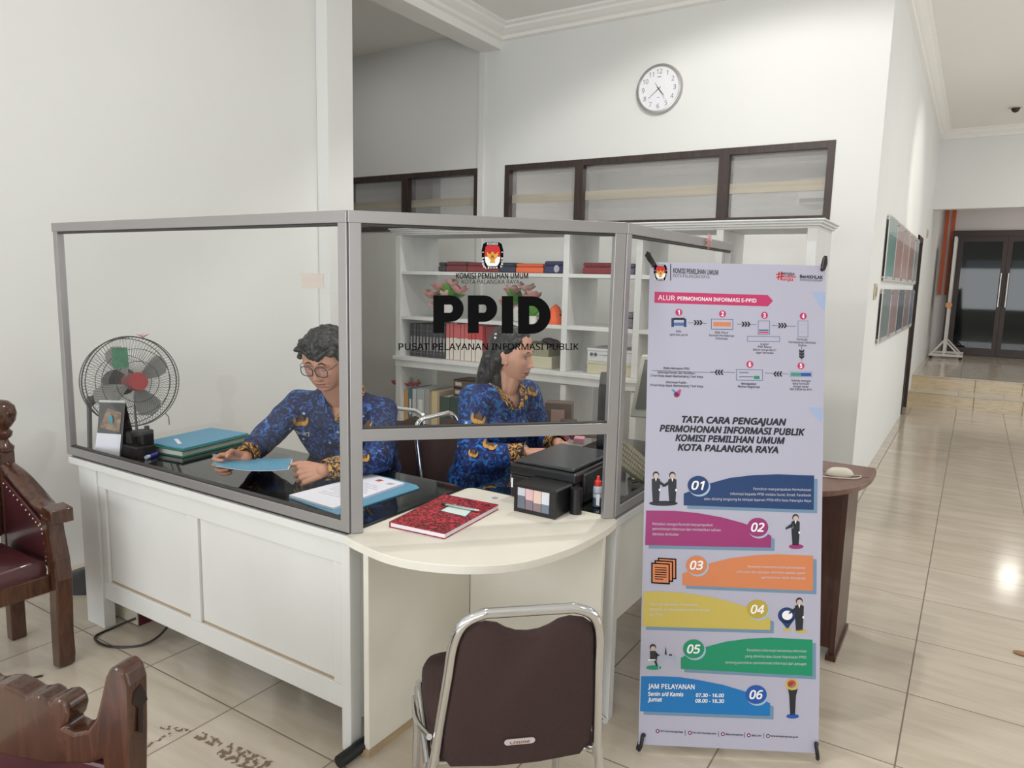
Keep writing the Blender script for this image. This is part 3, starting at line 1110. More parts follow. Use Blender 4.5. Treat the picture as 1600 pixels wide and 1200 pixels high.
# the six numbered panels (outlines in two zoomed views of the photograph)
za = lambda pts: [(x / 4 + 990, y / 4 + 620) for x, y in pts]
zb = lambda pts: [(x / 4 + 980, y / 4 + 900) for x, y in pts]
panels = [
    ('01', NAVY, NAVY, za([(313, 605), (480, 540), (600, 507), (750, 489), (900, 484), (1128, 492), (1125, 707), (313, 678)]), za([(403, 553)])[0]),
    ('02', MAG, MAG, za([(78, 710), (250, 712), (400, 726), (550, 753), (680, 788), (760, 818), (860, 868), (858, 943), (72, 927)]), za([(775, 815)])[0]),
    ('03', ORA, ORA, za([(305, 1105), (468, 1043), (600, 1010), (760, 990), (900, 984), (1122, 994), (1120, 1213), (305, 1178)]), za([(393, 1052)])[0]),
    ('04', YEL, c(200, 174, 62), zb([(102, 98), (200, 96), (350, 105), (500, 127), (620, 154), (740, 192), (895, 265), (893, 337), (95, 315)]), zb([(813, 207)])[0]),
    ('05', GRN, GRN, zb([(335, 510), (500, 440), (620, 409), (760, 391), (900, 385), (1157, 398), (1157, 625), (335, 580)]), zb([(415, 455)])[0]),
    ('06', BLU, DBL, zb([(87, 626), (200, 626), (330, 632), (450, 650), (600, 680), (740, 722), (893, 795), (892, 875), (80, 845)]), zb([(805, 740)])[0])]
S.up()
for s, m, mb, pts, ctr in panels:
    S.poly(pts, SHD, 5.5, 5.3)
S.up()
for s, m, mb, pts, ctr in panels:
    S.poly(pts, m)
S.up()
for s, m, mb, pts, ctr in panels:
    S.disc(ctr[0] + 2.0, ctr[1] + 2.2, 17, GLT, 15.4)
S.up()
for s, m, mb, pts, ctr in panels:
    S.disc(ctr[0], ctr[1], 16.6, mb, 14.8)
S.up()
for s, m, mb, pts, ctr in panels:
    S.text(s, ctr[0], ctr[1], 20, 13, WHITE, 0.018, 0.22, 0.02)


def para(ls, x, ys, ws, al, zz, h=3.9):
    for s, y, w in zip(ls, ys, ws):
        px, py = zz([(x, y)])[0]
        S.text(s, px, py, w / 4, h, c(226, 224, 232), -0.008, 0, 0.02, al)


para(['Pemohon menyampaikan Permohonan', 'informasi kepada PPID melalui Surat, Email, Facebook', 'atau datang langsung ke tempat layanan PPID KPU Kota Palangka Raya'], 1108, (578, 610, 643), (360, 505, 668), 'r', za)
para(['Pemohon mengisi formulir/menyampaikan', 'permohonan informasi dan memberikan salinan', 'identitas diri/badan'], 118, (797, 828, 858), (375, 425, 163), 'l', za)
para(['Pemohon menerima bukti permohonan', 'informasi dari petugas informasi apabila syarat', 'permohonan telah dilengkapi'], 1072, (1064, 1096, 1130), (360, 428, 272), 'r', za)
para(['Dalam jangka waktu 10 hari kerja', 'pemohon menerima pemberitahuan tertulis', 'dari PPID'], 140, (176, 209, 241), (300, 375, 78), 'l', zb)
para(['Pemohon informasi menerima informasi', 'yang diminta atau Surat Keputusan PPID', 'tentang penolakan permohonan informasi dari petugas'], 1118, (465, 503, 543), (370, 382, 506), 'r', zb)
S.text('JAM PELAYANAN', 1012.5, 1072.3, 72.5, 7.4, WHITE, 0.012, 0, 0.015, 'l')
S.text('Senin s/d Kamis', 1012.5, 1084.2, 55, 6.0, WHITE, 0.018, 0.12, 0.015, 'l')
S.text('Jumat', 1012.3, 1092.6, 22, 6.0, WHITE, 0.018, 0.12, 0.015, 'l')
S.text('07.30 - 16.00', 1087.3, 1086.0, 43.5, 5.4, WHITE, 0.018, 0.12, 0.015, 'l')
S.text('08.00 - 16.30', 1086.5, 1094.8, 44.5, 5.4, WHITE, 0.018, 0.12, 0.015, 'l')


# little office people
S.k = 1
def figure(x, y0, y1, arm=0):
    """standing man in a dark suit between y0 (crown) and y1 (soles)"""
    h = y1 - y0
    k0 = S.k
    r = h * 0.105
    S.poly([(x - 0.135 * h, y0 + 0.26 * h), (x - 0.06 * h, y0 + 0.215 * h), (x + 0.06 * h, y0 + 0.215 * h), (x + 0.135 * h, y0 + 0.26 * h), (x + 0.13 * h, y0 + 0.58 * h), (x + 0.10 * h, y1), (x - 0.10 * h, y1), (x - 0.13 * h, y0 + 0.58 * h)], SUIT)
    S.disc(x, y0 + r * 1.05, r, SUIT, r * 1.05, 14)
    S.up()
    S.disc(x + 0.006 * h, y0 + r * 1.35, r * 0.78, SKIN_P, r * 0.8, 14)
    S.poly([(x - 0.03 * h, y0 + 0.215 * h), (x + 0.03 * h, y0 + 0.215 * h), (x, y0 + 0.33 * h)], WHITE)
    S.rect(x + 0.095 * h, y0 + 0.56 * h, x + 0.145 * h, y0 + 0.63 * h, WHITE)
    if arm:
        S.poly([(x + arm * 0.10 * h, y0 + 0.28 * h), (x + arm * 0.32 * h, y0 + 0.44 * h), (x + arm * 0.32 * h, y0 + 0.50 * h), (x + arm * 0.10 * h, y0 + 0.42 * h)], SUIT)
    S.k = k0


S.disc(1036.5, 786.5, 22.5, TXT, 4.0)
figure(1024.8, 736.5, 785, 1)
figure(1050.5, 737, 785.5, -1)
S.disc(1244, 854, 11.5, MAG, 4.0)
figure(1243, 803, 852, -1)
S.rect(1233, 817, 1239.5, 826, GLT)
S.disc(1252, 986.3, 9.5, YEL, 2.8)
figure(1248.8, 933.5, 985.5, -1)
S.disc(1230, 984, 7, YEL, 2.6)
S.disc(1229.4, 961.5, 14, NAVY, 12.5)
S.poly([(1216.5, 966), (1242.3, 966), (1230.4, 983.5)], NAVY)
S.up()
S.disc(1230, 961.3, 8.2, WHITE, 7.4)
S.disc(1021.3, 1043, 12, GRN, 3.6)
S.disc(1020, 1011, 5, SUIT, 5)
S.poly([(1015.5, 1017), (1024, 1017), (1028, 1022), (1026, 1033), (1028, 1041), (1025, 1041), (1022, 1033), (1015.5, 1032)], SUIT)
S.poly([(1024, 1020.5), (1031, 1023), (1030, 1025), (1023, 1024)], SUIT)
S.up()
S.disc(1020.4, 1013, 3.6, SKIN_P)
S.rect(1029, 1024.6, 1057, 1027, GLT)
S.rect(1028.5, 1026, 1030, 1045, GLT)
S.rect(1054.5, 1026.5, 1056, 1045, GLT)
S.rect(1012.5, 1030, 1024, 1032, WHITE)
S.poly([(1038.5, 1022.5), (1040, 1009.5), (1041.3, 1017), (1041.8, 1023)], SUIT)
S.rect(1045, 1022, 1050, 1024.4, SUIT)
S.disc(1238.3, 1119, 10, DBL, 3.6)
S.poly([(1231, 1076), (1235.5, 1078), (1242, 1078), (1246.5, 1076), (1243.5, 1087), (1242, 1117), (1234.5, 1117), (1233, 1087)], SUIT)
S.disc(1236.8, 1069.5, 10, YEL, 9)
S.up()
S.disc(1236.8, 1068.5, 6.6, c(198, 72, 50), 6)
S.poly([(1231, 1068.5), (1236.8, 1066), (1242.4, 1068.5), (1240, 1074), (1233.5, 1074)], WHITE)
# stacked documents picture
S.k = 0
for k in (2, 1, 0):
    x, y = 1017.5 + k * 5.2, 878.8 - k * 3.8
    S.rect(x, y, x + 29, y + 32.5, INK, 0.06)
    S.up()
    S.rect(x + 2, y + 2, x + 27, y + 30.5, ORA, 0.06)
    S.up()
for k in range(6):
    S.rect(1023, 885.5 + k * 3.6, 1041.5 if k < 5 else 1036, 886.9 + k * 3.6, INK, 0.06)
# footer
S.k = 0
SLF = 0.044
for x, y, s, w in ((1027.5, 1142.3, 'KPU Kota Palangka Raya', 35), (1078, 1145, 'KPU KOTA PALANGKA RAYA', 37), (1129.5, 1147, '@kpu.palangkaraya', 27), (1170, 1148.8, '@KPU_PKY', 15), (1200, 1150, 'kota-palangkaraya.kpu.go.id', 42)):
    S.disc(x, y, 3.2, c(120, 52, 92), 3.2, 14)
    S.up()
    S.disc(x, y, 1.3, WHITE, 1.3, 8)
    S.text(s, x + 4.5, y + 0.6, w, 2.6, TXT, 0.02, 0, SLF, 'l')
    S.k = 0
for x, y in ((1070.5, 1145), (1122.8, 1147), (1163.5, 1148.5), (1193, 1149.6)):
    S.rect(x - 0.4, y - 4.5, x + 0.4, y + 4.5, TXT)
S.build('print', ban)
# black stand: crossed poles behind the sheet, hooked through the corner eyelets
STK = M('black_plastic', (20, 20, 21), 0.45)
ctr = BL + bd * BW / 2 + bu * (BH * 0.42) - bnf * 0.07
corners = [BL + bd * 0.012 + bu * 0.02, BL + bd * (BW - 0.012) + bu * 0.02, BL + bd * 0.012 + bu * (BH - 0.012), BL + bd * (BW - 0.012) + bu * (BH - 0.012)]
for i, cpt in enumerate(corners):
    out = (bd * (-1 if i % 2 == 0 else 1)) * 0.010 + bu * (-0.045 if i < 2 else 0.030)
    tip = cpt + out - bnf * 0.004
    if i < 2:
        tip.z = 0.011
    else:
        tip = cpt + bd * (-0.022 if i % 2 == 0 else 0.012) + bu * 0.038 - bnf * 0.006
    MB().tube(catmull([ctr, (ctr + cpt) / 2 - bnf * 0.012, cpt - bnf * 0.010, tip], 6), 0.006, 8).build('pole', STK, ban)
    b = MB()
    if i < 2:
        b.tube(catmull([tip + bnf * 0.002, tip * 0.5 + cpt * 0.5 + bnf * 0.012, cpt + bnf * 0.010 + bu * 0.012, cpt + bnf * 0.004 + bd * 0.006 + bu * 0.012], 6), 0.006, 8)
    else:
        b.tube([cpt - bnf * 0.01 - bu * 0.004, cpt + bnf * 0.012, (cpt + tip) / 2 + bnf * 0.008, tip], [0.005, 0.008, 0.010, 0.008], 10)
    b.build('hook', STK, ban)
MB().ell(ctr, 0.03).build('hub', STK, ban)
b = MB()
b.tube([ctr, ctr - bnf * 0.10 - Vector((0, 0, 0.35)), Vector((ctr.x - bnf.x * 0.30, ctr.y - bnf.y * 0.30, 0.009))], 0.007, 8)
b.build('rear_leg', STK, ban)
# ------------------------------------------------------------------ chrome chairs with brown cushions
CHROME = M('chrome', (214, 216, 218), 0.12, 1.0)
BROWN = M('brown_upholstery', (52, 32, 29), 0.85, var=0.12, vscale=160, bump=0.25, bscale=500)
PLATE = M('silver_plate', (196, 190, 186), 0.4, 0.2)


def rounded_plate(cx, pts, y0f, th, name, mat, parent, bulge=0.012):
    """upholstered panel: outline pts (x, z), lying near y = y0f(z), padded both ways"""
    n = len(pts)
    mx = sum(p[0] for p in pts) / n
    mz = sum(p[1] for p in pts) / n
    b = MB()
    rings = []
    for k, off in ((0.90, -th / 2 - bulge * 0.6), (0.97, -th / 2), (1.0, 0), (0.97, th / 2), (0.90, th / 2 + bulge * 0.6)):
        rings.append([Vector((mx + (x - mx) * k, y0f(mz + (z - mz) * k) + off, mz + (z - mz) * k)) for x, z in pts])
    b.loft(rings, 0, True, True, True)
    return b.build(name, mat, parent, local=True, sharp=60)


def chrome_chair(label, loc, rotz, with_plate=True):
    """local frame: the sitter faces +y, origin on the floor under the seat"""
    t = thing('stacking_chair', label, 'chair', loc, rotz, 'brown stacking chairs with chrome frames')
    ZT = 0.825
    yb = lambda z: -0.205 - max(0, z - 0.42) * 0.25      # back leans away
    hw = lambda z: 0.196 - max(0, z - 0.40) * 0.100
    # frame: one bent tube up one side, across the top and down the other, then the legs
    r = 0.0115
    side = [(hw(z), yb(z), z) for z in (0.40, 0.53, 0.66, 0.75)]
    top = [(hw(ZT) - 0.012, yb(ZT - 0.015), ZT - 0.022), (hw(ZT) - 0.05, yb(ZT), ZT - 0.001), (hw(ZT) - 0.085, yb(ZT), ZT + 0.001)]
    pts = side + top
    path = pts + [(-x, y, z) for x, y, z in pts[::-1]]
    MB().tube(catmull(path, 6), r, 12).build('back_frame', CHROME, t, local=True)
    for sx in (-1, 1):
        MB().tube(catmull([(sx * hw(0.46), yb(0.46), 0.46), (sx * 0.203, -0.212, 0.36), (sx * 0.206, -0.245, 0.18), (sx * 0.208, -0.275, 0.012)], 6), r, 10).build('leg', CHROME, t, local=True)
        MB().tube(catmull([(sx * 0.205, -0.19, 0.405), (sx * 0.205, 0.06, 0.412), (sx * 0.206, 0.165, 0.40), (sx * 0.207, 0.195, 0.35), (sx * 0.210, 0.215, 0.18), (sx * 0.212, 0.235, 0.012)], 6), r, 10).build('leg', CHROME, t, local=True)
        for y in (-0.275, 0.235):
            MB().cyl((sx * 0.21, y, 0), (sx * 0.21, y, 0.03), 0.015, n=12).build('foot_cap', RUB, t, local=True)
        # arm-like brace from the back tube to the front of the seat
        MB().tube(catmull([(sx * 0.206, yb(0.5), 0.50), (sx * 0.225, -0.05, 0.43), (sx * 0.226, 0.10, 0.40)], 6), 0.007, 8).build('brace', CHROME, t, local=True)
    for ys_ in (0.13, -0.16):
        MB().cyl((-0.205, ys_, 0.39), (0.205, ys_, 0.39), 0.008).build('stretcher', CHROME, t, local=True)
    # backrest with the dipped top edge
    outline = []
    zb = 0.415
    for x, z in [(-0.155, zb - 0.012), (-0.05, zb - 0.022), (0.05, zb - 0.022), (0.155, zb - 0.012), (0.176, zb + 0.02), (0.178, 0.50), (0.168, 0.60), (0.157, 0.70), (0.151, 0.755),
                 (0.142, 0.782), (0.122, 0.798), (0.096, 0.803), (0.070, 0.797), (0.050, 0.783), (0.026, 0.773), (0.0, 0.770)]:
        outline.append((x, z))
    outline += [(-x, z) for x, z in outline[14:3:-1]]
    rounded_plate(0, outline, lambda z: yb(z) + 0.006, 0.022, 'backrest', BROWN, t)
    # seat cushion
    so = [(-0.15, -0.20), (0.15, -0.20), (0.19, -0.17), (0.20, -0.05), (0.203, 0.10), (0.19, 0.19), (0.15, 0.222), (0.06, 0.232), (-0.06, 0.232), (-0.15, 0.222), (-0.19, 0.19), (-0.203, 0.10), (-0.20, -0.05), (-0.19, -0.17)]
    so = [(p.x, p.y) for p in catmull([(x, y, 0) for x, y in so], 3, True)]
    b = MB()
    b.loft([[Vector((x * k, y * k, z)) for x, y in so] for k, z in ((0.95, 0.408), (1.0, 0.422), (1.0, 0.445), (0.96, 0.462), (0.86, 0.470), (0.5, 0.474))], 0, True)
    b.build('seat', BROWN, t, local=True, sharp=60)
    if with_plate:
        z = 0.475
        b = MB()
        q = [(-0.028 + 0.008 * -sin(a), z + 0.0085 * cos(a)) for a in [pi * k / 8 for k in range(9)]] + [(0.028 + 0.008 * sin(a), z - 0.0085 * cos(a)) for a in [pi * k / 8 for k in range(9)]]
        b.prism([(x, yb(zz) - 0.0142, zz) for x, zz in q], (0, -0.0025, 0))
        pl = b.build('maker_plate', PLATE, t, local=True)
        v, f, w = text2d('Chitose', 0.01, 0.0)
        sc = 0.046 / w
        b = MB()
        b.add([(-0.023 + x * sc, yb(z) - 0.0172 - (y - 0.5) * 0.0011 * 0, z + (y - 0.5) * 0.0088) for x, y, z__ in v], f)
        b.build('lettering', M('maroon_ink', (110, 36, 40), 0.5), pl, local=True)
    return t


ch = chrome_chair('brown cushioned chrome chair seen from behind in front of the corner counter', (-0.945, 1.480, 0), radians(43))
ch2 = copy_tree(ch)
ch2.location = (-2.375, 2.43, 0)
ch2.rotation_euler.z = pi + 0.05
ch2.scale.z = 1.05
tag(ch2, 'brown chrome chair behind the man in glasses', 'chair', 'brown stacking chairs with chrome frames')
ch3 = copy_tree(ch)
ch3.location = (-1.835, 2.70, 0)
ch3.scale.z = 1.05
ch3.rotation_euler.z = -pi / 2
tag(ch3, 'brown chrome chair behind the woman with long hair', 'chair', 'brown stacking chairs with chrome frames')

# ------------------------------------------------------------------ carved wooden armchairs
TEAK = wood('carved_teak', (76, 45, 30), 0.5, (1.6, 1.6, 0.25), rough=0.22, coat=0.4)
MAROON = M('maroon_leather', (70, 32, 36), 0.32, var=0.25, vscale=9, coat=0.3)
NAIL = M('brass_nail', (206, 176, 150), 0.3, 0.8)


def carved_chair(label, loc, rotz):
    """local frame: sitter faces +x; y to the sitter's left; origin on the floor below the seat centre"""
    t = thing('carved_armchair', label, 'armchair', loc, rotz, 'carved wooden guest armchairs')
    W_, Dp = 0.27, 0.165
    for sy in (-1, 1):
        y = sy * W_
        # front leg and arm post: a thick board with a swelling S outline
        prof = [(0.0, 0.0), (0.052, 0.006), (0.060, 0.05), (0.056, 0.14), (0.066, 0.26), (0.075, 0.36), (0.066, 0.44), (0.038, 0.54), (0.030, 0.60), (-0.018, 0.60), (-0.012, 0.53), (0.004, 0.43), (0.012, 0.34), (0.004, 0.22), (0.0, 0.10)]
        b = MB()
        b.prism([(Dp + x, y - 0.03, z) for x, z in prof], (0, 0.06, 0), smooth=False)
        b.build('leg', TEAK, t, bevel=0.006, local=True)
        # arm rail curving from the back post down to the scroll over the front post
        arm = catmull([(-Dp + 0.01, y, 0.735), (-0.09, y * 1.03, 0.705), (0.0, y * 1.06, 0.655), (0.09, y * 1.06, 0.615), (0.165, y * 1.05, 0.604)], 6)
        b = MB()
        rings = []
        for i, p in enumerate(arm):
            w = 0.028 + 0.008 * sin(pi * i / (len(arm) - 1))
            rings.append([p + Vector((0, w * cos(a) * 1.15, 0.024 * sin(a))) for a in [2 * pi * k / 12 for k in range(12)]])
        b.loft(rings, 0, True)
        b.obox((0.190, y * 1.05, 0.606), (0.036, 0, -0.004), (0, 0.04, 0), (0, 0, 0.027))
        b.build('arm', TEAK, t, bevel=0.004, local=True)
        # leather panel between arm and seat, with brass nails along its edge
        pan = [(-Dp, 0.40), (Dp - 0.0, 0.40), (Dp + 0.012, 0.46), (Dp - 0.018, 0.56), (0.06, 0.60), (-0.06, 0.655), (-Dp, 0.70)]
        b = MB()
        b.prism([(x, y - 0.012 * sy - 0.012, z) for x, z in pan], (0, 0.024, 0))
        ap = b.build('side_panel', MAROON, t, bevel=0.006, local=True)
        for q in catmull([(x - 0.012, 0, z + 0.004) for x, z in pan[1:4]], 3) + catmull([(x - 0.004, 0, z - 0.014) for x, z in pan[3:]], 4):
            MB().ell((q.x, y - sy * 0.026, q.z), (0.005, 0.003, 0.005), nu=8, nv=5).build('nail', NAIL, ap, local=True)
        # back post with carved knob finial
        b = MB()
        b.prism([(-Dp - 0.05, y - 0.028, 0), (-Dp, y - 0.028, 0), (-Dp + 0.008, y - 0.028, 0.42), (-Dp + 0.012, y - 0.028, 0.80), (-Dp - 0.035, y - 0.028, 0.80), (-Dp - 0.042, y - 0.028, 0.42)], (0, 0.056, 0))
        b.build('leg', TEAK, t, bevel=0.006, local=True)
        fx = -Dp - 0.012
        MB().lathe([(0.022, 0.79), (0.034, 0.80), (0.036, 0.815), (0.022, 0.83), (0.016, 0.845), (0.030, 0.858), (0.034, 0.875), (0.022, 0.888), (0.030, 0.896), (0.046, 0.92), (0.052, 0.95), (0.046, 0.98), (0.026, 1.0), (0.004, 1.006)], 16, (fx, y, 0), local_axis) .build('finial', TEAK, t, local=True)
    # seat
    MB().box(-Dp, Dp + 0.03, -W_ + 0.03, W_ - 0.03, 0.31, 0.38).build('seat_rail', TEAK, t, bevel=0.006, local=True)
    so = [(-Dp + 0.01, -W_ + 0.035), (Dp + 0.02, -W_ + 0.035), (Dp + 0.045, 0), (Dp + 0.02, W_ - 0.035), (-Dp + 0.01, W_ - 0.035)]
    b = MB()
    b.loft([[Vector((x * k, y * k, z)) for x, y in so] for k, z in ((0.99, 0.38), (1.0, 0.40), (0.97, 0.43), (0.85, 0.45), (0.4, 0.458))], 0, True)
    b.build('seat', MAROON, t, local=True)
    # back with carved crest
    b = MB()
    b.prism([(-Dp - 0.03, -W_ + 0.03, 0.45), (-Dp - 0.03, W_ - 0.03, 0.45), (-Dp - 0.035, W_ - 0.03, 0.76), (-Dp - 0.035, -W_ + 0.03, 0.76)], (0.035, 0, 0.008))
    b.build('backrest', MAROON, t, bevel=0.01, local=True)
    return t


local_axis = (0, 0, 1)


def crest_board(parent, W_, x0, th, zf):
    """scalloped crest with a lobed middle, a dip on each side and tall rounded ears"""
    half = [(0.0, 0.058), (0.03, 0.052), (0.055, 0.043), (0.066, 0.046), (0.086, 0.054), (0.102, 0.048), (0.109, 0.042), (0.120, 0.050), (0.138, 0.056), (0.154, 0.048), (0.160, 0.028), (0.152, 0.006),
            (0.144, -0.006), (0.166, -0.012), (0.198, 0.000), (0.222, 0.030), (0.237, 0.075), (0.250, 0.118), (0.262, 0.140), (0.280, 0.148), (0.297, 0.138), (0.305, 0.110), (0.303, 0.06), (0.300, 0.0), (0.292, -0.12)]
    k = W_ / 0.30
    bot = [(0.235, -0.12), (0.232, -0.055), (0.20, -0.072), (0.10, -0.095), (0.0, -0.10)]
    pts = [(y * k, z) for y, z in half] + [(y * k, z) for y, z in bot]
    full = pts + [(-y, z) for y, z in pts[-2:0:-1]]
    b = MB()
    b.prism([(x0, y, zf + z) for y, z in full], (th, 0, 0), 0)
    return b.build('crest', TEAK, parent, bevel=0.008, seg=3, local=True)


a1 = carved_chair('carved teak armchair with maroon leather beside the left wall', (-3.045, 1.03, 0), 0.0)
a2 = thing('carved_armchair', 'carved teak armchair back with scalloped crest at the lower left corner', 'armchair', (-1.515, 0.425, 0), 0, 'carved wooden guest armchairs')
a2.rotation_euler.z = math.atan2(-0.957, 0.29)
crest_board(a2, 0.30, -0.235, 0.052, 0.635)
MB().box(-0.225, -0.195, -0.235, 0.235, 0.44, 0.56).build('backrest', MAROON, a2, bevel=0.008, local=True)
for sy in (-1, 1):
    b = MB()
    b.prism([(-0.235, sy * 0.262 - 0.033, 0), (-0.185, sy * 0.262 - 0.033, 0), (-0.183, sy * 0.262 - 0.033, 0.53), (-0.235, sy * 0.262 - 0.033, 0.53)], (0, 0.066, 0))
    b.build('leg', TEAK, a2, bevel=0.006, local=True)
    b = MB()
    b.prism([(0.20 + x * 0.8, sy * 0.25 - 0.028, z * 0.72) for x, z in [(0, 0), (0.055, 0), (0.06, 0.2), (0.075, 0.36), (0.03, 0.6), (-0.01, 0.6), (0.01, 0.35)]], (0, 0.056, 0))
    b.build('leg', TEAK, a2, bevel=0.006, local=True)
    # dark patch painted as the shaded scroll hole on the ear's outer side
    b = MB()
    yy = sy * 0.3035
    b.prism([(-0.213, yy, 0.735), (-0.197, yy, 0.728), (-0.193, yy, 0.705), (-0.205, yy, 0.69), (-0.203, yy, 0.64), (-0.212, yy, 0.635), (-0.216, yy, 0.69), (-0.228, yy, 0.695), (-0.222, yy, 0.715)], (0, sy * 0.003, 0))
    b.build('scroll_hole_shade', M('painted_hole_shade', (34, 20, 14), 0.5), a2, local=True)
MB().box(-0.20, 0.26, -0.245, 0.245, 0.31, 0.38).build('seat_rail', TEAK, a2, bevel=0.006, local=True)
b = MB()
b.loft([[Vector((x * k, y * k, z)) for x, y in [(-0.185, -0.235), (0.25, -0.235), (0.27, 0), (0.25, 0.235), (-0.185, 0.235)]] for k, z in ((0.99, 0.38), (1.0, 0.40), (0.97, 0.42), (0.8, 0.432))], 0, True)
b.build('seat', MAROON, a2, local=True)
# ------------------------------------------------------------------ side table and mouse behind the banner
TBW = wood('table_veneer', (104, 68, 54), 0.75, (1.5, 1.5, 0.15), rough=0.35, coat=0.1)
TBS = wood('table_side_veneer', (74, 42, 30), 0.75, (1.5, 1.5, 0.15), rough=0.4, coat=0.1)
t = thing('side_table', 'brown veneer computer table with rounded end behind the banner', 'table', (-0.55, 3.12, 0))
edge = catmull([(-0.88, 2.76, 0), (-0.62, 2.80, 0), (-0.425, 2.905, 0), (-0.325, 3.06, 0), (-0.292, 3.22, 0), (-0.289, 3.385, 0)], 8)
MB().prism([(p.x, p.y, 0.728) for p in edge] + [(-0.30, 3.44, 0.728), (-0.88, 3.44, 0.728)], (0, 0, 0.022)).build('tabletop', TBW, t, bevel=0.002)
MB().box(-0.88, -0.30, 3.2345, 3.2365, 0.7502, 0.7508).build('joint', M('dark_joint', (40, 24, 20), 0.6), t)
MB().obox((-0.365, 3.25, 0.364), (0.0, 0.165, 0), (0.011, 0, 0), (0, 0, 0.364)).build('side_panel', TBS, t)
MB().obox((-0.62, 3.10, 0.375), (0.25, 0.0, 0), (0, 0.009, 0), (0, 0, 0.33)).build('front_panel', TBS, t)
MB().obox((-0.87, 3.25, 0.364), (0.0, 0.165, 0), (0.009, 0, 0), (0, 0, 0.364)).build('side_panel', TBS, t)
MB().box(-0.385, -0.345, 3.07, 3.43, 0, 0.022).build('foot', TBS, t)
BEIGE = M('beige_plastic', (206, 200, 184), 0.4)
t = thing('computer_mouse', 'white wired computer mouse on the brown side table', 'mouse', (-0.43, 3.25, 0.7508))
b = MB()
mp = at(1312, 740, 'z', 0.76)
q = Matrix.Rotation(radians(32), 3, 'Z')
rings = []
for k, z in ((0.90, 0), (1.0, 0.006), (0.98, 0.014), (0.86, 0.024), (0.62, 0.032), (0.25, 0.035)):
    rings.append([Vector((mp.x, mp.y, 0.7510 + z)) + q @ Vector((0.056 * k * cos(a) + (1 - k) * -0.006, 0.031 * k * sin(a), 0)) for a in [2 * pi * i / 20 for i in range(20)]])
b.loft(rings)
b.build('body', BEIGE, t)
MB().tube(catmull([(mp.x + 0.04, mp.y + 0.025, 0.754), (mp.x + 0.075, mp.y + 0.04, 0.754), (mp.x + 0.065, mp.y - 0.015, 0.754), (mp.x - 0.02, mp.y - 0.06, 0.754), (mp.x - 0.15, mp.y - 0.07, 0.754)], 8), 0.0022, 6).build('cable', BEIGE, t)

# ------------------------------------------------------------------ wall clock
t = thing('wall_clock', 'round white wall clock with silver rim above the high windows', 'clock', (-2.288, YB, 3.057))
o = Vector((-2.288, YB - 0.002, 3.057))
RC = 0.190
MB().lathe([(RC, 0), (RC, 0.030), (RC - 0.006, 0.040), (RC - 0.016, 0.042), (RC - 0.022, 0.034), (RC - 0.022, 0.0)], 48, o, (0, -1, 0), caps=False).build('rim', M('clock_rim', (178, 176, 174), 0.28, 0.75), t)
MB().cyl(o + Vector((0, -0.026, 0)), o + Vector((0, -0.028, 0)), RC - 0.02, n=48).build('dial', M('clock_dial', (236, 236, 240), 0.4), t)
DIGIT = M('clock_digit', (96, 94, 96), 0.5)
b = MB()
for h in range(1, 13):
    a = radians(30 * h)
    v, f, w = text2d(str(h), -0.006)
    hh = 0.036
    ww = w * hh * 0.92
    cx, cz = 0.132 * sin(a), 0.132 * cos(a)
    b.add([(o.x + cx - ww / 2 + x * hh * 0.92, o.y - 0.0285, o.z + cz + (y - 0.5) * hh) for x, y, z__ in v], f)
for w_, z_, h_ in ((0.03, 0.088, 0.006), (0.022, -0.068, 0.003)):
    b.box(o.x - w_ / 2, o.x + w_ / 2, o.y - 0.0287, o.y - 0.0285, o.z + z_, o.z + z_ + h_)
b.build('numerals', DIGIT, t)


def hand(ang, L, tail, w, y, mat):
    a = radians(ang)
    d, s = Vector((sin(a), 0, cos(a))), Vector((cos(a), 0, -sin(a)))
    p = o + Vector((0, y, 0))
    MB().prism([p - d * tail - s * w, p - d * tail + s * w, p + d * L + s * w * 0.4, p + d * L - s * w * 0.4], (0, -0.001, 0)).build('clock_hand', mat, t)


hand(139, 0.072, 0.02, 0.004, -0.030, M('maroon_hand', (96, 46, 56), 0.4))
hand(231, 0.108, 0.02, 0.003, -0.0315, DIGIT)
hand(147, 0.10, 0.055, 0.0016, -0.033, DIGIT)
MB().cyl(o + Vector((0, -0.028, 0)), o + Vector((0, -0.036, 0)), 0.006).build('hub', DIGIT, t)
MB().cyl(o + Vector((0, -0.0385, 0)), o + Vector((0, -0.0395, 0)), RC - 0.02, n=48).build('lens', glass_mat('clock_lens', (1, 1, 1), 0.6), t)

# ------------------------------------------------------------------ acrylic brochure racks and switches in the corridor
ACR = glass_mat('acrylic', (0.99, 0.99, 0.99), 0.22, 0.04, (0.85, 0.85, 0.86))
STEEL = M('steel', (200, 198, 194), 0.25, 1.0)
ys = [6.44, 7.14, 7.83, 8.57, 9.30, 9.88]
rows = (('upper', 1.585, 2.10, [(96, 150, 142), (178, 136, 130), (186, 150, 140), (150, 112, 106), (138, 148, 152)]),
        ('lower', 1.085, 1.52, [(122, 136, 138), (160, 132, 132), (72, 80, 96), (138, 118, 116), (94, 108, 136)]))
names = (('teal', 'first from the clock wall corner'), ('pink', 'second from the clock wall corner'), ('peach', 'third from the clock wall corner'), ('brown', 'fourth from the clock wall corner'), ('grey', 'last before the dark door frame')), \
        (('grey green', 'first from the clock wall corner'), ('pale red', 'second from the clock wall corner'), ('navy', 'third from the clock wall corner'), ('brownish', 'fourth from the clock wall corner'), ('blue', 'last before the dark door frame'))
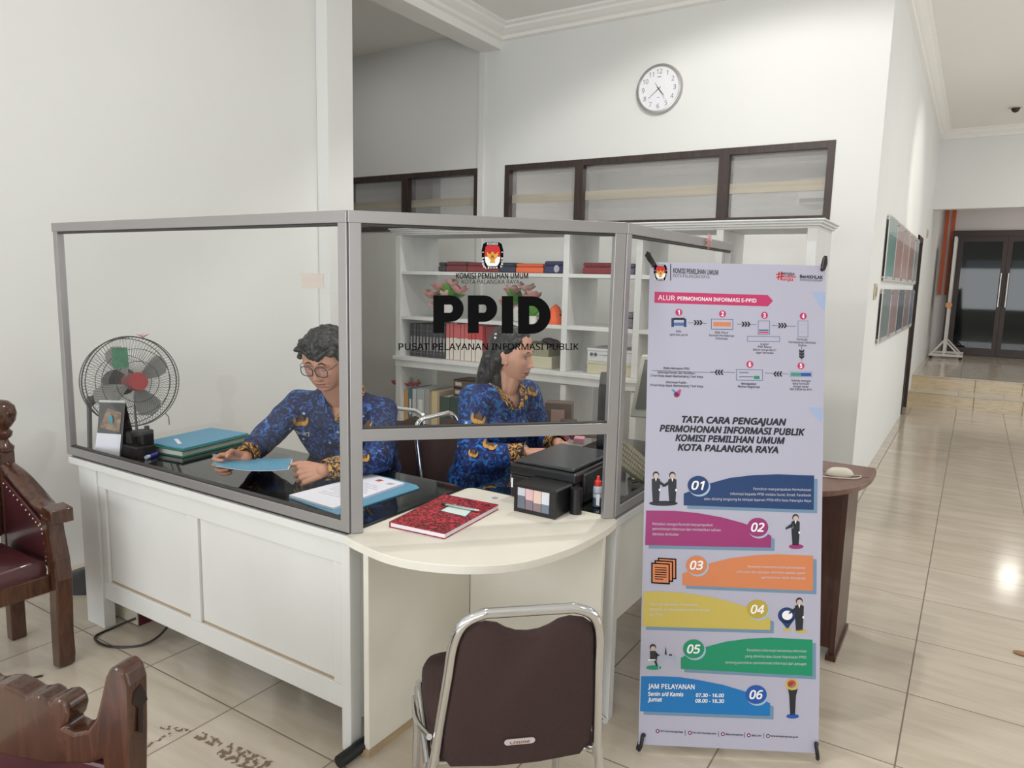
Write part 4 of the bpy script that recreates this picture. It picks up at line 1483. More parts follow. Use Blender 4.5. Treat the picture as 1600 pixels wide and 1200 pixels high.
for (row, z0, z1, cols), nm in zip(rows, names):
    for i in range(5):
        y0, y1 = ys[i] + 0.012, ys[i + 1] - 0.012
        t = thing('poster_holder', 'acrylic holder with %s poster, %s in the %s row' % (nm[i][0], nm[i][1], row), 'poster holder', (XC, (y0 + y1) / 2, z0), 0, 'acrylic poster holders on the corridor wall')
        MB().box(XC + 0.026, XC + 0.029, y0, y1, z0, z1).build('acrylic_pane', ACR, t)
        for ya in (y0 - 0.008, y1):
            MB().box(XC + 0.018, XC + 0.0255, ya, ya + 0.008, z0, z1).build('white_edge', M('acrylic_edge', (222, 220, 214), 0.3), t)
        MB().box(XC + 0.020, XC + 0.024, y0, y1, z0, z1).build('backing', M('poster_backing', (210, 206, 200), 0.5), t)
        cm = M('poster_%d_%d_%d' % cols[i], cols[i], 0.35, var=0.12, vscale=5)
        pale = M('poster_pale_%d_%d_%d' % cols[i], tuple(int(q * 0.45 + 225 * 0.55) for q in cols[i]), 0.35)
        zt_ = z0 + (z1 - z0) * (0.72 if row == 'upper' else 1.0)
        b = MB()
        b.box(XC + 0.0241, XC + 0.0247, y0 + 0.02, y1 - 0.02, z0 + 0.04, zt_, 0)
        if row == 'upper':
            b.box(XC + 0.0241, XC + 0.0247, y0 + 0.02, y1 - 0.02, zt_, z1 - 0.01, 1)
        b.build('poster', [cm, pale], t)
        for yy in (y0 + 0.03, y1 - 0.03):
            for zz in (z0 + 0.03, z1 - 0.03):
                MB().cyl((XC, yy, zz), (XC + 0.034, yy, zz), 0.012, n=10).build('standoff', STEEL, t)
for lb, y, z in (('light switch plate above the dark door frame in the corridor', 11.45, 2.28), ('light switch plate on the wall corner left of the lower poster row', 6.08, 1.50)):
    t = thing('light_switch', lb, 'light switch', (XC, y, z))
    MB().box(XC, XC + 0.012, y - 0.06, y + 0.06, z - 0.06, z + 0.06).build('plate', M('ivory_plate', (196, 186, 164), 0.5), t, bevel=0.003)
    MB().box(XC + 0.012, XC + 0.018, y - 0.03, y + 0.03, z - 0.035, z + 0.035).build('rocker', M('rocker_plate', (168, 156, 134), 0.5), t)
# orange vertical boards on the far wall, wheeled white stand on the landing
ORB = M('orange_board', (196, 92, 52), 0.5)
for x, lb in ((-0.755, 'orange vertical board on the far corridor wall, left one of the pair'), (-0.650, 'orange vertical board on the far corridor wall, right one of the pair')):
    x += 0.17
    o_ = MB().box(x - 0.03, x + 0.03, 15.66, 15.70, 1.44, 3.28).build('orange_board', ORB, base=(x, 15.68, 1.44))
    tag(o_, lb, 'board', 'orange boards on the far wall')
WST = M('white_steel', (216, 212, 206), 0.4)
t = thing('mobile_whiteboard', 'white wheeled board stand seen edge on before the dark glass door', 'whiteboard', (-0.30, 14.7, 0.36))
for y in (14.35, 15.05):
    MB().bar((-0.60, y, 0.43), (-0.10, y, 0.43), 0.04, 0.04).build('foot_bar', WST, t)
    MB().box(-0.40, -0.36, y - 0.02, y + 0.02, 0.45, 1.55).build('post', WST, t)
    MB().bar((-0.56, y, 0.45), (-0.40, y, 0.66), 0.025, 0.025, (0, 1, 0)).bar((-0.16, y, 0.45), (-0.36, y, 0.66), 0.025, 0.025, (0, 1, 0)).build('brace', WST, t)
    for x in (-0.57, -0.13):
        MB().cyl((x, y - 0.012, 0.386), (x, y + 0.012, 0.386), 0.026).build('castor', RUB, t)
MB().box(-0.40, -0.36, 14.35, 15.05, 1.20, 2.42).build('board', M('whiteboard_panel', (226, 224, 220), 0.3), t, bevel=0.004)
MB().cyl((-0.38, 14.30, 1.28), (-0.38, 14.35, 1.28), 0.05).build('clamp_knob', M('orange_knob', (224, 164, 112), 0.5), t)
MB().box(-0.385, -0.375, 14.4, 15.0, 0.8, 0.84).build('stretcher', WST, t)
# small black ceiling camera
t = thing('ceiling_camera', 'small black dome camera under the corridor ceiling', 'camera', (0.19, 10.9, CZ))
p = at(1587, 170, 'z', CZ - 0.02)
t.location = (p.x, p.y, CZ)
MB().cyl((p.x, p.y, CZ - 0.002), (p.x, p.y, CZ - 0.02), 0.05, n=20).ell((p.x, p.y, CZ - 0.02), 0.045).build('dome', M('camera_black', (40, 28, 22), 0.3), t)
MB().lathe([(0.075, -0.001), (0.07, -0.012), (0.045, -0.014)], 20, (p.x, p.y, CZ), caps=False).build('base', M('camera_base', (206, 200, 190), 0.5), t)
# brown offcut lying on the right floor, dark tape bits on the left floor
o_ = MB().ell(at(1598, 1021, 'z', 0.006), (0.035, 0.02, 0.005)).build('leather_scrap', M('tan_leather', (150, 112, 76), 0.7), base=at(1598, 1021, 'z', 0))
tag(o_, 'small tan scrap lying on the floor at the right edge', 'scrap')
p0, p1 = at(43, 1061, 'z', 0.002), at(67, 1056, 'z', 0.002)
o_ = MB().bar(p0 + Vector((0, 0, 0.001)), p1 + Vector((0, 0, 0.001)), 0.012, 0.003).build('wood_splinter', M('splinter_brown', (58, 40, 32), 0.8), base=p0)
tag(o_, 'dark splinter lying on the floor beside the armchair leg', 'scrap')


def residue():
    m = bpy.data.materials.new('old_tape_glue')
    m.use_nodes = True
    nt = m.node_tree
    b_ = nt.nodes['Principled BSDF']
    b_.inputs['Base Color'].default_value = (*lin((122, 104, 86)), 1)
    b_.inputs['Roughness'].default_value = 0.8
    tc = nt.nodes.new('ShaderNodeTexCoord')
    n = nt.nodes.new('ShaderNodeTexNoise')
    n.inputs['Scale'].default_value = 48
    n.inputs['Detail'].default_value = 5
    r = nt.nodes.new('ShaderNodeValToRGB')
    r.color_ramp.interpolation = 'CONSTANT'
    r.color_ramp.elements[1].position = 0.51
    nt.links.new(tc.outputs['Object'], n.inputs['Vector'])
    nt.links.new(n.outputs['Fac'], r.inputs[0])
    nt.links.new(r.outputs[0], b_.inputs['Alpha'])
    return m


RES = residue()
for (a, b__, w, lb) in (((309, 1148), (345, 1163), 0.018, 'brown glue residue strip on the tiles, short strip near the desk'), ((348, 1170), (415, 1200), 0.035, 'brown glue residue strip on the tiles, wide strip at the bottom edge'),
                        ((220, 1170), (268, 1146), 0.010, 'brown glue residue strip on the tiles, thin line beside the crest of the carved chair'), ((252, 1135), (298, 1143), 0.010, 'brown glue residue strip on the tiles, curved faint line farthest from the bottom edge')):
    p0, p1 = at(*a, 'z', 0.0012), at(*b__, 'z', 0.0012)
    d = (p1 - p0)
    s = Vector((-d.y, d.x, 0)).normalized() * w
    b = MB()
    b.poly([p0 - s, p1 - s, p1 + s, p0 + s])
    tag(b.build('glue_residue', RES, base=p0), lb, 'stain', 'glue residue on the floor')
# ------------------------------------------------------------------ bookcase
BKW = M('bookcase_paint', (214, 214, 212), 0.55, var=0.05, vscale=5, stretch=(2, 2, 0.5))
YBF, YBB = 4.45, 4.93


def bx(px, py=430):
    return at(px, py, 'y', YBF).x


bc = thing('bookcase', 'wide white open backed bookcase standing free before the clock wall', 'bookcase', (-2.3, 4.69, 0))
xl, xd1, xd2, xd3, xr = bx(618), bx(879), bx(992), bx(1115), bx(1260, 380)
PT = 0.055
Z1S, Z2S, ZLEDGE, ZBOT = 1.575, 1.218, 0.895, 0.200
for x in (xl, xr):
    MB().box(x, x + PT, YBF, YBB, 0, 1.855).build('side_panel', BKW, bc, bevel=0.003)
for x in (xd1, xd2, xd3):
    MB().box(x, x + PT * 0.8, YBF + 0.004, YBB - 0.01, ZLEDGE + 0.001, 1.855).build('divider', BKW, bc, bevel=0.002)
    MB().box(x, x + PT * 0.8, YBF + 0.02, YBB - 0.01, ZBOT + 0.001, 0.80).build('divider', BKW, bc, bevel=0.002)
bays = [(xl + PT, xd1), (xd1 + PT * 0.8, xd2), (xd2 + PT * 0.8, xd3)]
for x0, x1 in bays:
    for z in (Z2S, Z1S):
        MB().box(x0, x1, YBF + 0.006, YBB - 0.012, z - 0.026, z).build('shelf', BKW, bc, bevel=0.002)
MB().box(xl - 0.006, xr + PT + 0.006, YBF - 0.03, YBB, ZLEDGE - 0.03, ZLEDGE).build('worktop', BKW, bc, bevel=0.004)
MB().box(xl, xr + PT, YBF - 0.005, YBF + 0.02, 0.81, ZLEDGE - 0.03).build('apron', BKW, bc, bevel=0.002)
b = MB()
for k, (o_, z0, z1) in enumerate(((0.0, 1.855, 1.868), (0.016, 1.868, 1.882), (0.030, 1.882, 1.896), (0.042, 1.896, 1.906))):
    b.box(xl - o_, xr + PT + o_, YBF - o_, YBB, z0, z1)
b.build('cornice', BKW, bc, bevel=0.003)
MB().box(xl + PT, xr, YBF + 0.004, YBB - 0.01, ZBOT - 0.028, ZBOT).build('shelf', BKW, bc, bevel=0.002)

# ------------------------------------------------------------------ books, binders, boxes
PAPER = M('paper', (226, 222, 214), 0.8)
GR = 'volumes on the third shelf of the bookcase'


def book(label, cat, x0, w, y0, dep, z0, h, cover, grp=None, two=None, name='book', band=None):
    """upright volume: cover wraps spine and sides, leaf block inside; spine faces -y"""
    t = thing(name, label, cat, (x0 + w / 2, y0 + dep / 2, z0), 0, grp)
    b = MB()
    g = min(0.0025, w * 0.12)
    b.box(x0, x0 + w, y0, y0 + 0.003, z0, z0 + h).box(x0, x0 + g, y0, y0 + dep, z0, z0 + h).box(x0 + w - g, x0 + w, y0, y0 + dep, z0, z0 + h)
    b.build('cover', cover, t, bevel=min(0.0015, g * 0.4))
    MB().box(x0 + g, x0 + w - g, y0 + 0.004, y0 + dep - 0.006, z0 + 0.004, z0 + h - 0.005).build('leaves', PAPER, t)
    if two:
        MB().box(x0 + 0.001, x0 + w - 0.001, y0 - 0.0006, y0, z0 + 0.002, z0 + h * two[1]).build('spine_label', two[0], t)
    if band:
        b = MB()
        for q in band[1]:
            b.box(x0 + w * 0.25, x0 + w * 0.75, y0 - 0.0006, y0, z0 + h * q[0], z0 + h * q[1])
        b.build('spine_label', band[0], t)
    return t


rb = random.Random(3)
ordn = ['first', 'second', 'third', 'fourth', 'fifth', 'sixth', 'seventh', 'eighth', 'ninth', 'tenth', 'eleventh', 'twelfth']
yb_ = YBF + 0.05
# dark law volumes then red and white ones on the shelf above the worktop
zw = ZLEDGE + 0.001
x0 = bx(634, 540)
x1 = bx(690, 540)
GREYB = [M('book_charcoal', (58, 58, 64), 0.5), M('book_slate', (72, 70, 76), 0.5)]
LINE = M('grey_lettering', (150, 148, 150), 0.5)
n = 11
w = (x1 - x0) / n
for i in range(n):
    book('charcoal grey volume on the worktop shelf, %s from the left side panel' % ordn[i], 'book', x0 + i * w + 0.001, w - 0.002, yb_, 0.22, zw, 0.262 + 0.003 * (i % 2), GREYB[i % 2],
         'charcoal volumes on the bookcase', band=(LINE, ((0.12, 0.13), (0.2, 0.62), (0.8, 0.81))))
x0, x1 = x1 + 0.004, bx(748, 545)
REDB, PINKB = M('book_red', (196, 66, 72), 0.5), M('book_salmon', (206, 102, 102), 0.5)
n = 10
w = (x1 - x0) / n
WHL = M('spine_white', (222, 216, 206), 0.55)
for i in range(n):
    book('red and white volume on the worktop shelf, %s after the charcoal ones' % ordn[i], 'book', x0 + i * w + 0.001, w - 0.002, yb_ + 0.003 * (i % 3), 0.22, zw, 0.280 + 0.004 * (i % 3), REDB if i > 5 else PINKB,
         'red and white volumes on the bookcase', two=(WHL, 0.60))
MRN = M('book_maroon', (132, 44, 50), 0.5)
book('thick maroon volume right of the red and white books', 'book', x1 + 0.004, 0.14, yb_ + 0.03, 0.21, zw, 0.275, MRN)
o_ = MB()
rngs = []
for k, z in ((1.0, 0), (0.98, 0.010), (0.7, 0.022), (0.3, 0.026)):
    rngs.append([Vector((bx(668, 520) + 0.06 + 0.13 * k * cos(a) * (1 + 0.1 * sin(3 * a)), yb_ + 0.10 + 0.075 * k * sin(a), zw + 0.2705 + z)) for a in [2 * pi * i / 24 for i in range(24)]])
o_.loft(rngs)
tag(o_.build('folded_cloth', M('dark_cloth', (70, 66, 68), 0.9), base=(bx(668, 520) + 0.06, yb_ + 0.12, zw + 0.2705)), 'dark folded cloth lying on top of the charcoal volumes', 'cloth')
# cases and boxes on the top shelf
GT = 'velvet cases on the top shelf of the bookcase'


def case(label, px0, px1, h, col, dep=0.22, z=Z1S + 0.001, name='plaque_case', crest=False, y=None, cat='case', grp=GT, py=425):
    y = YBF + 0.06 if y is None else y
    a, c = at(px0, py, 'y', y).x, at(px1, py, 'y', y).x
    t = thing(name, label, cat, ((a + c) / 2, y + dep / 2, z), 0, grp)
    h *= 0.86
    m = M('velvet_%d_%d_%d' % col, col, 0.75)
    MB().box(a, c, y, y + dep, z, z + h * 0.62).build('case_bottom', m, t, bevel=0.012)
    MB().box(a + 0.002, c - 0.002, y + 0.002, y + dep, z + h * 0.63, z + h).build('lid', m, t, bevel=0.014)
    if crest:
        p = at(crest[0], crest[1], 'y', y - 0.001)
        MB().ell((p.x, y - 0.001, p.z), (0.022, 0.002, 0.026)).build('crest', M('crest_grey', (176, 178, 186), 0.4), t)
    return t


case('dark grey case at the left end of the top shelf', 684, 695, 0.085, (52, 48, 56))
case('maroon case on the top shelf, first of the row from the left', 696, 728, 0.092, (112, 42, 50))
case('maroon case on the top shelf, second of the row, behind the emblem', 729, 778, 0.085, (126, 38, 46))
case('navy case on the top shelf between the maroon and orange ones', 779, 804, 0.085, (40, 44, 70))
case('orange case on the top shelf beside the navy crest case', 805, 848, 0.080, (222, 102, 58))
case('navy case with a grey crest at the right end of the shelf', 849, 879, 0.100, (42, 48, 92), crest=(869.5, 420))
case('maroon case alone in the narrow bay right of the divider', 909, 958, 0.090, (124, 40, 48))
case('blue grey case on the top shelf behind the corner post', 977, 991, 0.085, (98, 100, 118))
case('grey purple box on the middle shelf behind the corner post', 974, 989, 0.125, (130, 122, 130), z=Z2S + 0.001, py=495)
# flower pots
PET = M('pale_pink_petal', (230, 186, 180), 0.7)
PET2 = M('dusty_pink_petal', (208, 150, 146), 0.7)
LEAF = M('artificial_leaf', (96, 158, 62), 0.5)
POTW = M('white_pot', (226, 224, 220), 0.35)


def petal_flower(b, c, r, mi, rnd):
    for k in range(7):
        a = k * 2 * pi / 7 + rnd.random()
        tilt = 0.5 + 0.5 * rnd.random()
        d = Vector((cos(a) * cos(tilt), sin(a) * cos(tilt), sin(tilt)))
        q = d.to_track_quat('Z', 'Y').to_matrix()
        b.ell(Vector(c) + d * r * 0.55, (r * 0.42, r * 0.14, r * 0.62), q, 8, 6, mi)


def flower_pot(label, px, z, heads, seed):
    rnd = random.Random(seed)
    y = YBF + 0.16
    x = at(px, 480, 'y', y).x
    heads = [(dx * 0.86, dz * 0.86) for dx, dz in heads]
    t = thing('flower_pot', label, 'artificial flowers', (x, y, z), 0, 'pink flower pots on the middle shelf')
    MB().lathe([(0.035, 0), (0.045, 0.01), (0.055, 0.10), (0.058, 0.11), (0.05, 0.108)], 20, (x, y, z)).build('pot', POTW, t)
    b = MB()
    for k in range(16):
        a = rnd.random() * 2 * pi
        tl = 0.2 + rnd.random() * 1.0
        d = Vector((cos(a) * cos(tl), sin(a) * cos(tl), sin(tl)))
        q = d.to_track_quat('Z', 'Y').to_matrix()
        b.ell(Vector((x, y, z + 0.12)) + d * 0.085, (0.035, 0.006, 0.075), q, 8, 6)
    b.build('leaves', LEAF, t)
    for k, (dx, dz) in enumerate(heads):
        b = MB()
        petal_flower(b, (x + dx, y - 0.04 + rnd.random() * 0.06, z + dz - 0.025), 0.076, 0, rnd)
        b.build('flower', PET if k % 2 else PET2, t)


flower_pot('pot of pink artificial flowers behind the first letter P', 702, Z2S + 0.001, [(-0.19, 0.20), (-0.15, 0.10), (-0.08, 0.27), (0.02, 0.30), (0.13, 0.25), (-0.02, 0.20)], 5)
flower_pot('pot of pink artificial flowers behind the letters I and D', 812, Z2S + 0.001, [(-0.06, 0.26), (0.05, 0.29), (-0.14, 0.13), (-0.06, 0.12), (0.14, 0.22)], 9)
t = thing('leaf_pot', 'round green artificial leaf ball behind the letter D', 'plant', (at(831, 488, 'y', YBF + 0.05).x, YBF + 0.07, Z2S + 0.001))
rnd = random.Random(2)
b = MB()
for k in range(14):
    a = rnd.random() * 2 * pi
    tl = rnd.random() * 1.4
    d = Vector((cos(a) * cos(tl), sin(a) * cos(tl), sin(tl)))
    b.ell(t.location + Vector((0, 0, 0.05)) + d * 0.06, (0.03, 0.008, 0.06), d.to_track_quat('Z', 'Y').to_matrix(), 8, 6)
b.build('leaves', LEAF, t)
MB().lathe([(0.03, 0), (0.04, 0.05), (0.03, 0.052)], 16, t.location).build('pot', POTW, t)
t = thing('orange_figure', 'orange cone ornament at the right end of the middle shelf', 'ornament', (at(868, 490, 'y', YBF + 0.1).x, YBF + 0.1, Z2S + 0.001))
MB().lathe([(0.07, 0), (0.075, 0.03), (0.055, 0.07), (0.03, 0.12), (0.004, 0.14)], 20, t.location).build('body', M('orange_felt', (230, 98, 52), 0.7), t)
MB().tube(catmull([t.location + Vector((0.04, -0.02, 0.07)), t.location + Vector((0.075, -0.03, 0.065)), t.location + Vector((0.09, -0.03, 0.09))], 4), 0.006, 8).build('black_wire', STK, t)
# boxes on the worktop of the narrow bay
y = YBF + 0.04
a, c_ = at(917, 575, 'y', y).x, at(988, 575, 'y', y).x
CREAM = M('cream_box', (196, 190, 164), 0.6)
LGREY = M('pale_grey_box', (206, 206, 208), 0.5)
for lb, z, h, mt in (('cream document box, lower of the two in the narrow bay', zw, 0.088, CREAM), ('pale grey document box with printed marks, upper of the two in the narrow bay', zw + 0.0885, 0.088, LGREY)):
    t = thing('document_box', lb, 'box', ((a + c_) / 2, y + 0.16, z), 0, 'document boxes on the bookcase')
    MB().box(a, c_, y, y + 0.28, z, z + h * 0.80).build('tray', mt, t, bevel=0.003)
    MB().box(a - 0.003, c_ + 0.003, y - 0.003, y + 0.283, z + h * 0.80, z + h).build('lid', mt, t, bevel=0.003)
    if mt is LGREY:
        b = MB()
        for px in (924, 930.5):
            p = at(px, 555, 'y', y - 0.0035)
            b.cyl((p.x, y - 0.0032, z + h * 0.52), (p.x, y - 0.004, z + h * 0.52), 0.013, n=14)
        p, q_ = at(936, 555, 'y', y), at(953, 555, 'y', y)
        b.box(p.x, q_.x, y - 0.0038, y - 0.0032, z + h * 0.49, z + h * 0.53)
        b.build('print', M('print_grey', (92, 92, 98), 0.5), t)
y = YBF + 0.06
a, c_ = at(832, 560, 'y', y).x, at(862, 560, 'y', y).x
t = thing('document_box', 'khaki document boxes half hidden by the woman on the worktop', 'box', ((a + c_) / 2, y + 0.14, zw), 0, 'document boxes on the bookcase')
MB().box(a - 0.14, c_, y, y + 0.28, zw, zw + 0.085).build('tray', CREAM, t, bevel=0.003)
MB().box(a - 0.14, c_ - 0.03, y + 0.004, y + 0.28, zw + 0.0855, zw + 0.17).build('upper_tray', M('olive_box', (150, 146, 122), 0.6), t, bevel=0.003)
b = MB()
for k in range(6):
    b.ell((c_ - 0.06 + 0.026 * k, y + 0.05 + 0.02 * (k % 2), zw + 0.197 - 0.007 * k), (0.05, 0.045, 0.024 - 0.0016 * k), None, 12, 8)
tag(b.build('cloth_bag', M('black_bag', (38, 36, 38), 0.8), base=(c_, y, zw + 0.17)), 'black cloth bag draped over the khaki boxes on the worktop', 'bag')
# binders in the bottom of the bookcase
yl = YBF - 0.02
zl = ZBOT + 0.001
cols = [('orange', (204, 152, 92)), ('teal', (64, 122, 140)), ('white', (206, 206, 206)), ('pale grey', (176, 186, 184)), ('grey', (166, 164, 160)), ('beige', (188, 168, 152)), ('cream', (214, 196, 150)), ('pinkish', (190, 160, 140)), ('green', (62, 82, 72)), ('dark green', (48, 74, 64)), ('deep green', (40, 66, 56))]
pxs = [614, 628.5, 634.5, 641, 654, 662, 664.5, 674.5, 677.5, 693.5, 710, 726]
hts = [0.47, 0.46, 0.47, 0.455, 0.455, 0.44, 0.45, 0.44, 0.41, 0.405, 0.40]
pxs = [p + 2 for p in pxs]
for i in range(11):
    a, c_ = at(pxs[i], 640, 'y', yl).x, at(pxs[i + 1], 640, 'y', yl).x
    if i == 0:
        a = max(a, xl + PT + 0.002)
    nm, col = cols[i]
    h = at((pxs[i] + pxs[i + 1]) / 2, (608, 606, 607, 607, 607, 612, 611, 613, 619, 620, 621)[i], 'y', yl + 0.06).z - zl
    hgreen = h
    book('%s binder in the bottom bay of the bookcase' % nm, 'binder', a + 0.001, c_ - a - 0.002, yl + 0.06, 0.30, zl, h, M('binder_%d_%d_%d' % col, col, 0.5), 'binders at the bottom of the bookcase', name='binder',
         band=((M('label_white', (224, 222, 216), 0.6), ((0.5, 0.8),)) if nm in ('pale grey', 'teal') else None))
a = at(712, 600, 'y', yl + 0.1).x
BRN = M('book_brown', (96, 70, 60), 0.5)
for k in range(2):
    t = thing('book', ('lower' if k == 0 else 'upper') + ' of two brown books lying on the green binders', 'book', (a + 0.1, yl + 0.2, zl + hgreen + 0.065 * k), 0, 'brown books on the green binders')
    zz = zl + hgreen + 0.003 + 0.065 * k
    MB().box(a + 0.006, a + 0.215, yl + 0.075, yl + 0.27, zz + 0.006, zz + 0.058).build('leaves', PAPER, t)
    b = MB()
    b.box(a, a + 0.22, yl + 0.07, yl + 0.28, zz, zz + 0.006).box(a, a + 0.22, yl + 0.07, yl + 0.28, zz + 0.058, zz + 0.064).box(a, a + 0.22, yl + 0.07, yl + 0.076, zz, zz + 0.064)
    b.build('cover', BRN, t)
    MB().box(a + 0.02, a + 0.08, yl + 0.0690, yl + 0.07, zz + 0.018, zz + 0.045).build('spine_label', CREAM, t)
    t.location.z = zz
# red flowers on the binders
x = at(632, 602, 'y', yl + 0.12).x
zo = at(620, 608, 'y', yl + 0.06).z + 0.004
t = thing('flower_spray', 'red artificial flowers with green leaves lying on the orange binder', 'artificial flowers', (x, yl + 0.12, zo))
rnd = random.Random(4)
for k in range(6):
    b = MB()
    petal_flower(b, (x - 0.085 + 0.047 * k, yl + 0.10, zo + 0.022 + 0.02 * rnd.random()), 0.038, 0, rnd)
    b.build('flower', M('red_petal', (166, 62, 76), 0.7), t)
b = MB()
for k in range(10):
    a_ = rnd.random() * pi
    b.ell((x - 0.06 + 0.2 * rnd.random(), yl + 0.14, zo + 0.055 + 0.02 * rnd.random()), (0.026, 0.006, 0.026), Matrix.Rotation(a_, 3, 'Y'), 8, 6)
b.build('leaves', M('dull_leaf', (130, 146, 84), 0.6), t)
# pile of ledgers on the floor before the bookcase, toy beside it
xs_ = at(684, 725, 'y', 4.50)
rr = random.Random(6)
z = 0
for k in range(4):
    h = 0.040
    o1 = rr.uniform(-0.015, 0.015)
    t = thing('ledger', 'grey brown ledger piled under the bookcase bottom shelf, %s from the floor' % ordn[k], 'book', (xs_.x + o1, 4.65, z), 0, 'ledgers piled on the floor')
    MB().box(xs_.x - 0.20 + o1, xs_.x + 0.13 + o1, 4.50, 4.84, z + 0.004, z + h - 0.005).build('leaves', M('aged_paper', (150, 140, 130), 0.9), t)
    b = MB()
    b.box(xs_.x - 0.205 + o1, xs_.x + 0.135 + o1, 4.49, 4.85, z, z + 0.004).box(xs_.x - 0.205 + o1, xs_.x + 0.135 + o1, 4.49, 4.85, z + h - 0.005, z + h - 0.001)
    b.build('cover', M('ledger_cover', (92, 84, 80), 0.7), t)
    z += h
p = at(696, 745, 'y', 3.75)
t = thing('soft_toy', 'purple and yellow soft toy seen above the desk edge', 'toy', (p.x, 3.75, 0))
MB().lathe([(0.10, 0), (0.12, 0.1), (0.09, 0.22), (0.05, 0.26)], 16, (p.x, 3.75, 0)).build('body', M('dim_purple', (84, 62, 120), 0.9), t)
MB().ell((p.x - 0.01, 3.72, 0.30), (0.10, 0.08, 0.07)).build('head', M('dim_purple', (84, 62, 120), 0.9), t)
MB().ell((p.x + 0.05, 3.66, 0.235), (0.05, 0.03, 0.035)).build('bow', M('toy_yellow', (206, 168, 44), 0.8), t)

# ------------------------------------------------------------------ things on the front desk
ZD = 0.7418
BLUEF = M('blue_folder', (96, 152, 182), 0.5)
GRNF = M('green_folder', (22, 104, 84), 0.45)
c4 = [at(237, 704, 'z', 0.775), at(352, 668, 'z', 0.775), at(380, 688, 'z', 0.775), at(292, 712, 'z', 0.775)]


def sheetbox(pts, z0, z1, name, mat, parent):
    return MB().prism([(p.x, p.y, z0) for p in pts], (0, 0, z1 - z0)).build(name, mat, parent)


def quad_at(cx, cy, w, d, rot):
    q = Matrix.Rotation(rot, 2)
    return [Vector((cx + (q @ Vector((sx * w / 2, sy * d / 2))).x, cy + (q @ Vector((sx * w / 2, sy * d / 2))).y)) for sx, sy in ((-1, -1), (1, -1), (1, 1), (-1, 1))]


V3 = lambda L: [Vector((p.x, p.y, 0)) for p in L]
fc = V3(quad_at(-2.935, 1.965, 0.24, 0.40, 0.12))
t = thing('document_folder', 'green plastic folder under the blue one on the desk left side', 'folder', (-2.935, 1.965, ZD), 0, 'folders on the desk')
sheetbox(V3(quad_at(-2.93, 1.955, 0.24, 0.36, 0.12)), ZD + 0.004, ZD + 0.027, 'papers', PAPER, t)
sheetbox(V3(quad_at(-2.925, 1.955, 0.265, 0.385, 0.12)), ZD, ZD + 0.004, 'cover', GRNF, t)
sheetbox(V3(quad_at(-2.925, 1.955, 0.265, 0.385, 0.12)), ZD + 0.027, ZD + 0.031, 'cover', GRNF, t)
t = thing('document_folder', 'blue card folder with white label strip on top of the green folder', 'folder', (-2.935, 1.97, ZD + 0.0315), 0, 'folders on the desk')
sheetbox(V3(quad_at(-2.935, 1.965, 0.245, 0.365, 0.12)), ZD + 0.0315, ZD + 0.0365, 'cover', BLUEF, t)
sheetbox(V3(quad_at(-2.93, 1.862, 0.11, 0.016, -0.42)), ZD + 0.0366, ZD + 0.0372, 'label_strip', WHITE, t)
# papers on blue folder near the corner post
t = thing('document_folder', 'open blue folder with white printed letters beside the corner post', 'folder', (-1.83, 1.87, ZD), 0, 'folders on the desk')
rp = 0.02
MB().prism([(p[0], p[1], ZD) for p in ((-1.975, 1.665), (-1.70, 1.632), (-1.685, 2.03), (-1.72, 2.055), (-1.94, 2.075))], (0, 0, 0.004)).build('cover', BLUEF, t)
t2 = thing('letter', 'stack of white printed letters lying on the open blue folder', 'paper', (-1.85, 1.85, ZD + 0.0045))
lp = [(-1.975, 1.668), (-1.745, 1.655), (-1.752, 2.025), (-1.945, 2.045)]
MB().prism([(p[0], p[1], ZD + 0.0045) for p in lp], (0, 0, 0.008)).build('sheets', M('bright_paper', (226, 226, 236), 0.7), t2)
b = MB()
for k in range(11):
    yy = 1.93 - k * 0.018
    b.box(-1.92 + (0.04 if k % 4 == 0 else 0), -1.80 + (k % 3) * 0.015, yy, yy + 0.004, ZD + 0.0126, ZD + 0.0129)
b.box(-1.80, -1.772, 1.972, 1.995, ZD + 0.0126, ZD + 0.0129)
b.build('print', M('faint_print', (176, 176, 190), 0.7), t2)
MB().box(-1.862, -1.838, 1.98, 2.005, ZD + 0.0126, ZD + 0.013).build('letterhead', M('letterhead_red', (188, 92, 84), 0.6), t2)
# desk calendar
cx, cy = -3.075, 1.662
t = thing('desk_calendar', 'dark standing desk calendar with a turquoise jewel picture at the left end', 'calendar', (cx, cy, ZD))
ax = Vector((0.85, 0.53, 0)).normalized()
nx = Vector((ax.y, -ax.x, 0))
DKC = M('calendar_card', (42, 38, 42), 0.45)
apex = Vector((cx, cy, ZD + 0.225)) + nx * 0.0
fl, bl = nx * 0.055, -nx * 0.075
hw_ = ax * 0.055
for nm, foot in (('front_leaf', fl), ('back_leaf', bl)):
    base_ = Vector((cx, cy, ZD)) + foot
    d = apex - base_
    n_ = d.cross(ax).normalized() * 0.0015
    MB().prism([base_ - hw_, base_ + hw_, apex + hw_, apex - hw_], n_).build(nm, DKC, t)
MB().cyl(apex - hw_, apex + hw_, 0.006, n=10).build('binding', M('calendar_binding', (186, 184, 184), 0.4), t)
base_ = Vector((cx, cy, ZD)) + fl
d = apex - base_
nf = d.cross(ax).normalized()
if nf.dot(EYEP - base_) < 0:
    nf = -nf
P_ = lambda u, v, k=0.0024: base_ + ax * (u * 0.055) + d * v + nf * k
MB().poly([P_(-0.8, 0.52), P_(0.75, 0.44), P_(0.80, 0.80), P_(-0.35, 0.88)]).build('picture', M('calendar_picture', (120, 96, 74), 0.5, var=0.6, vscale=60), t)
MB().ell(P_(0.0, 0.66), (0.014, 0.003, 0.022)).build('jewel', M('turquoise', (40, 158, 186), 0.3), t)
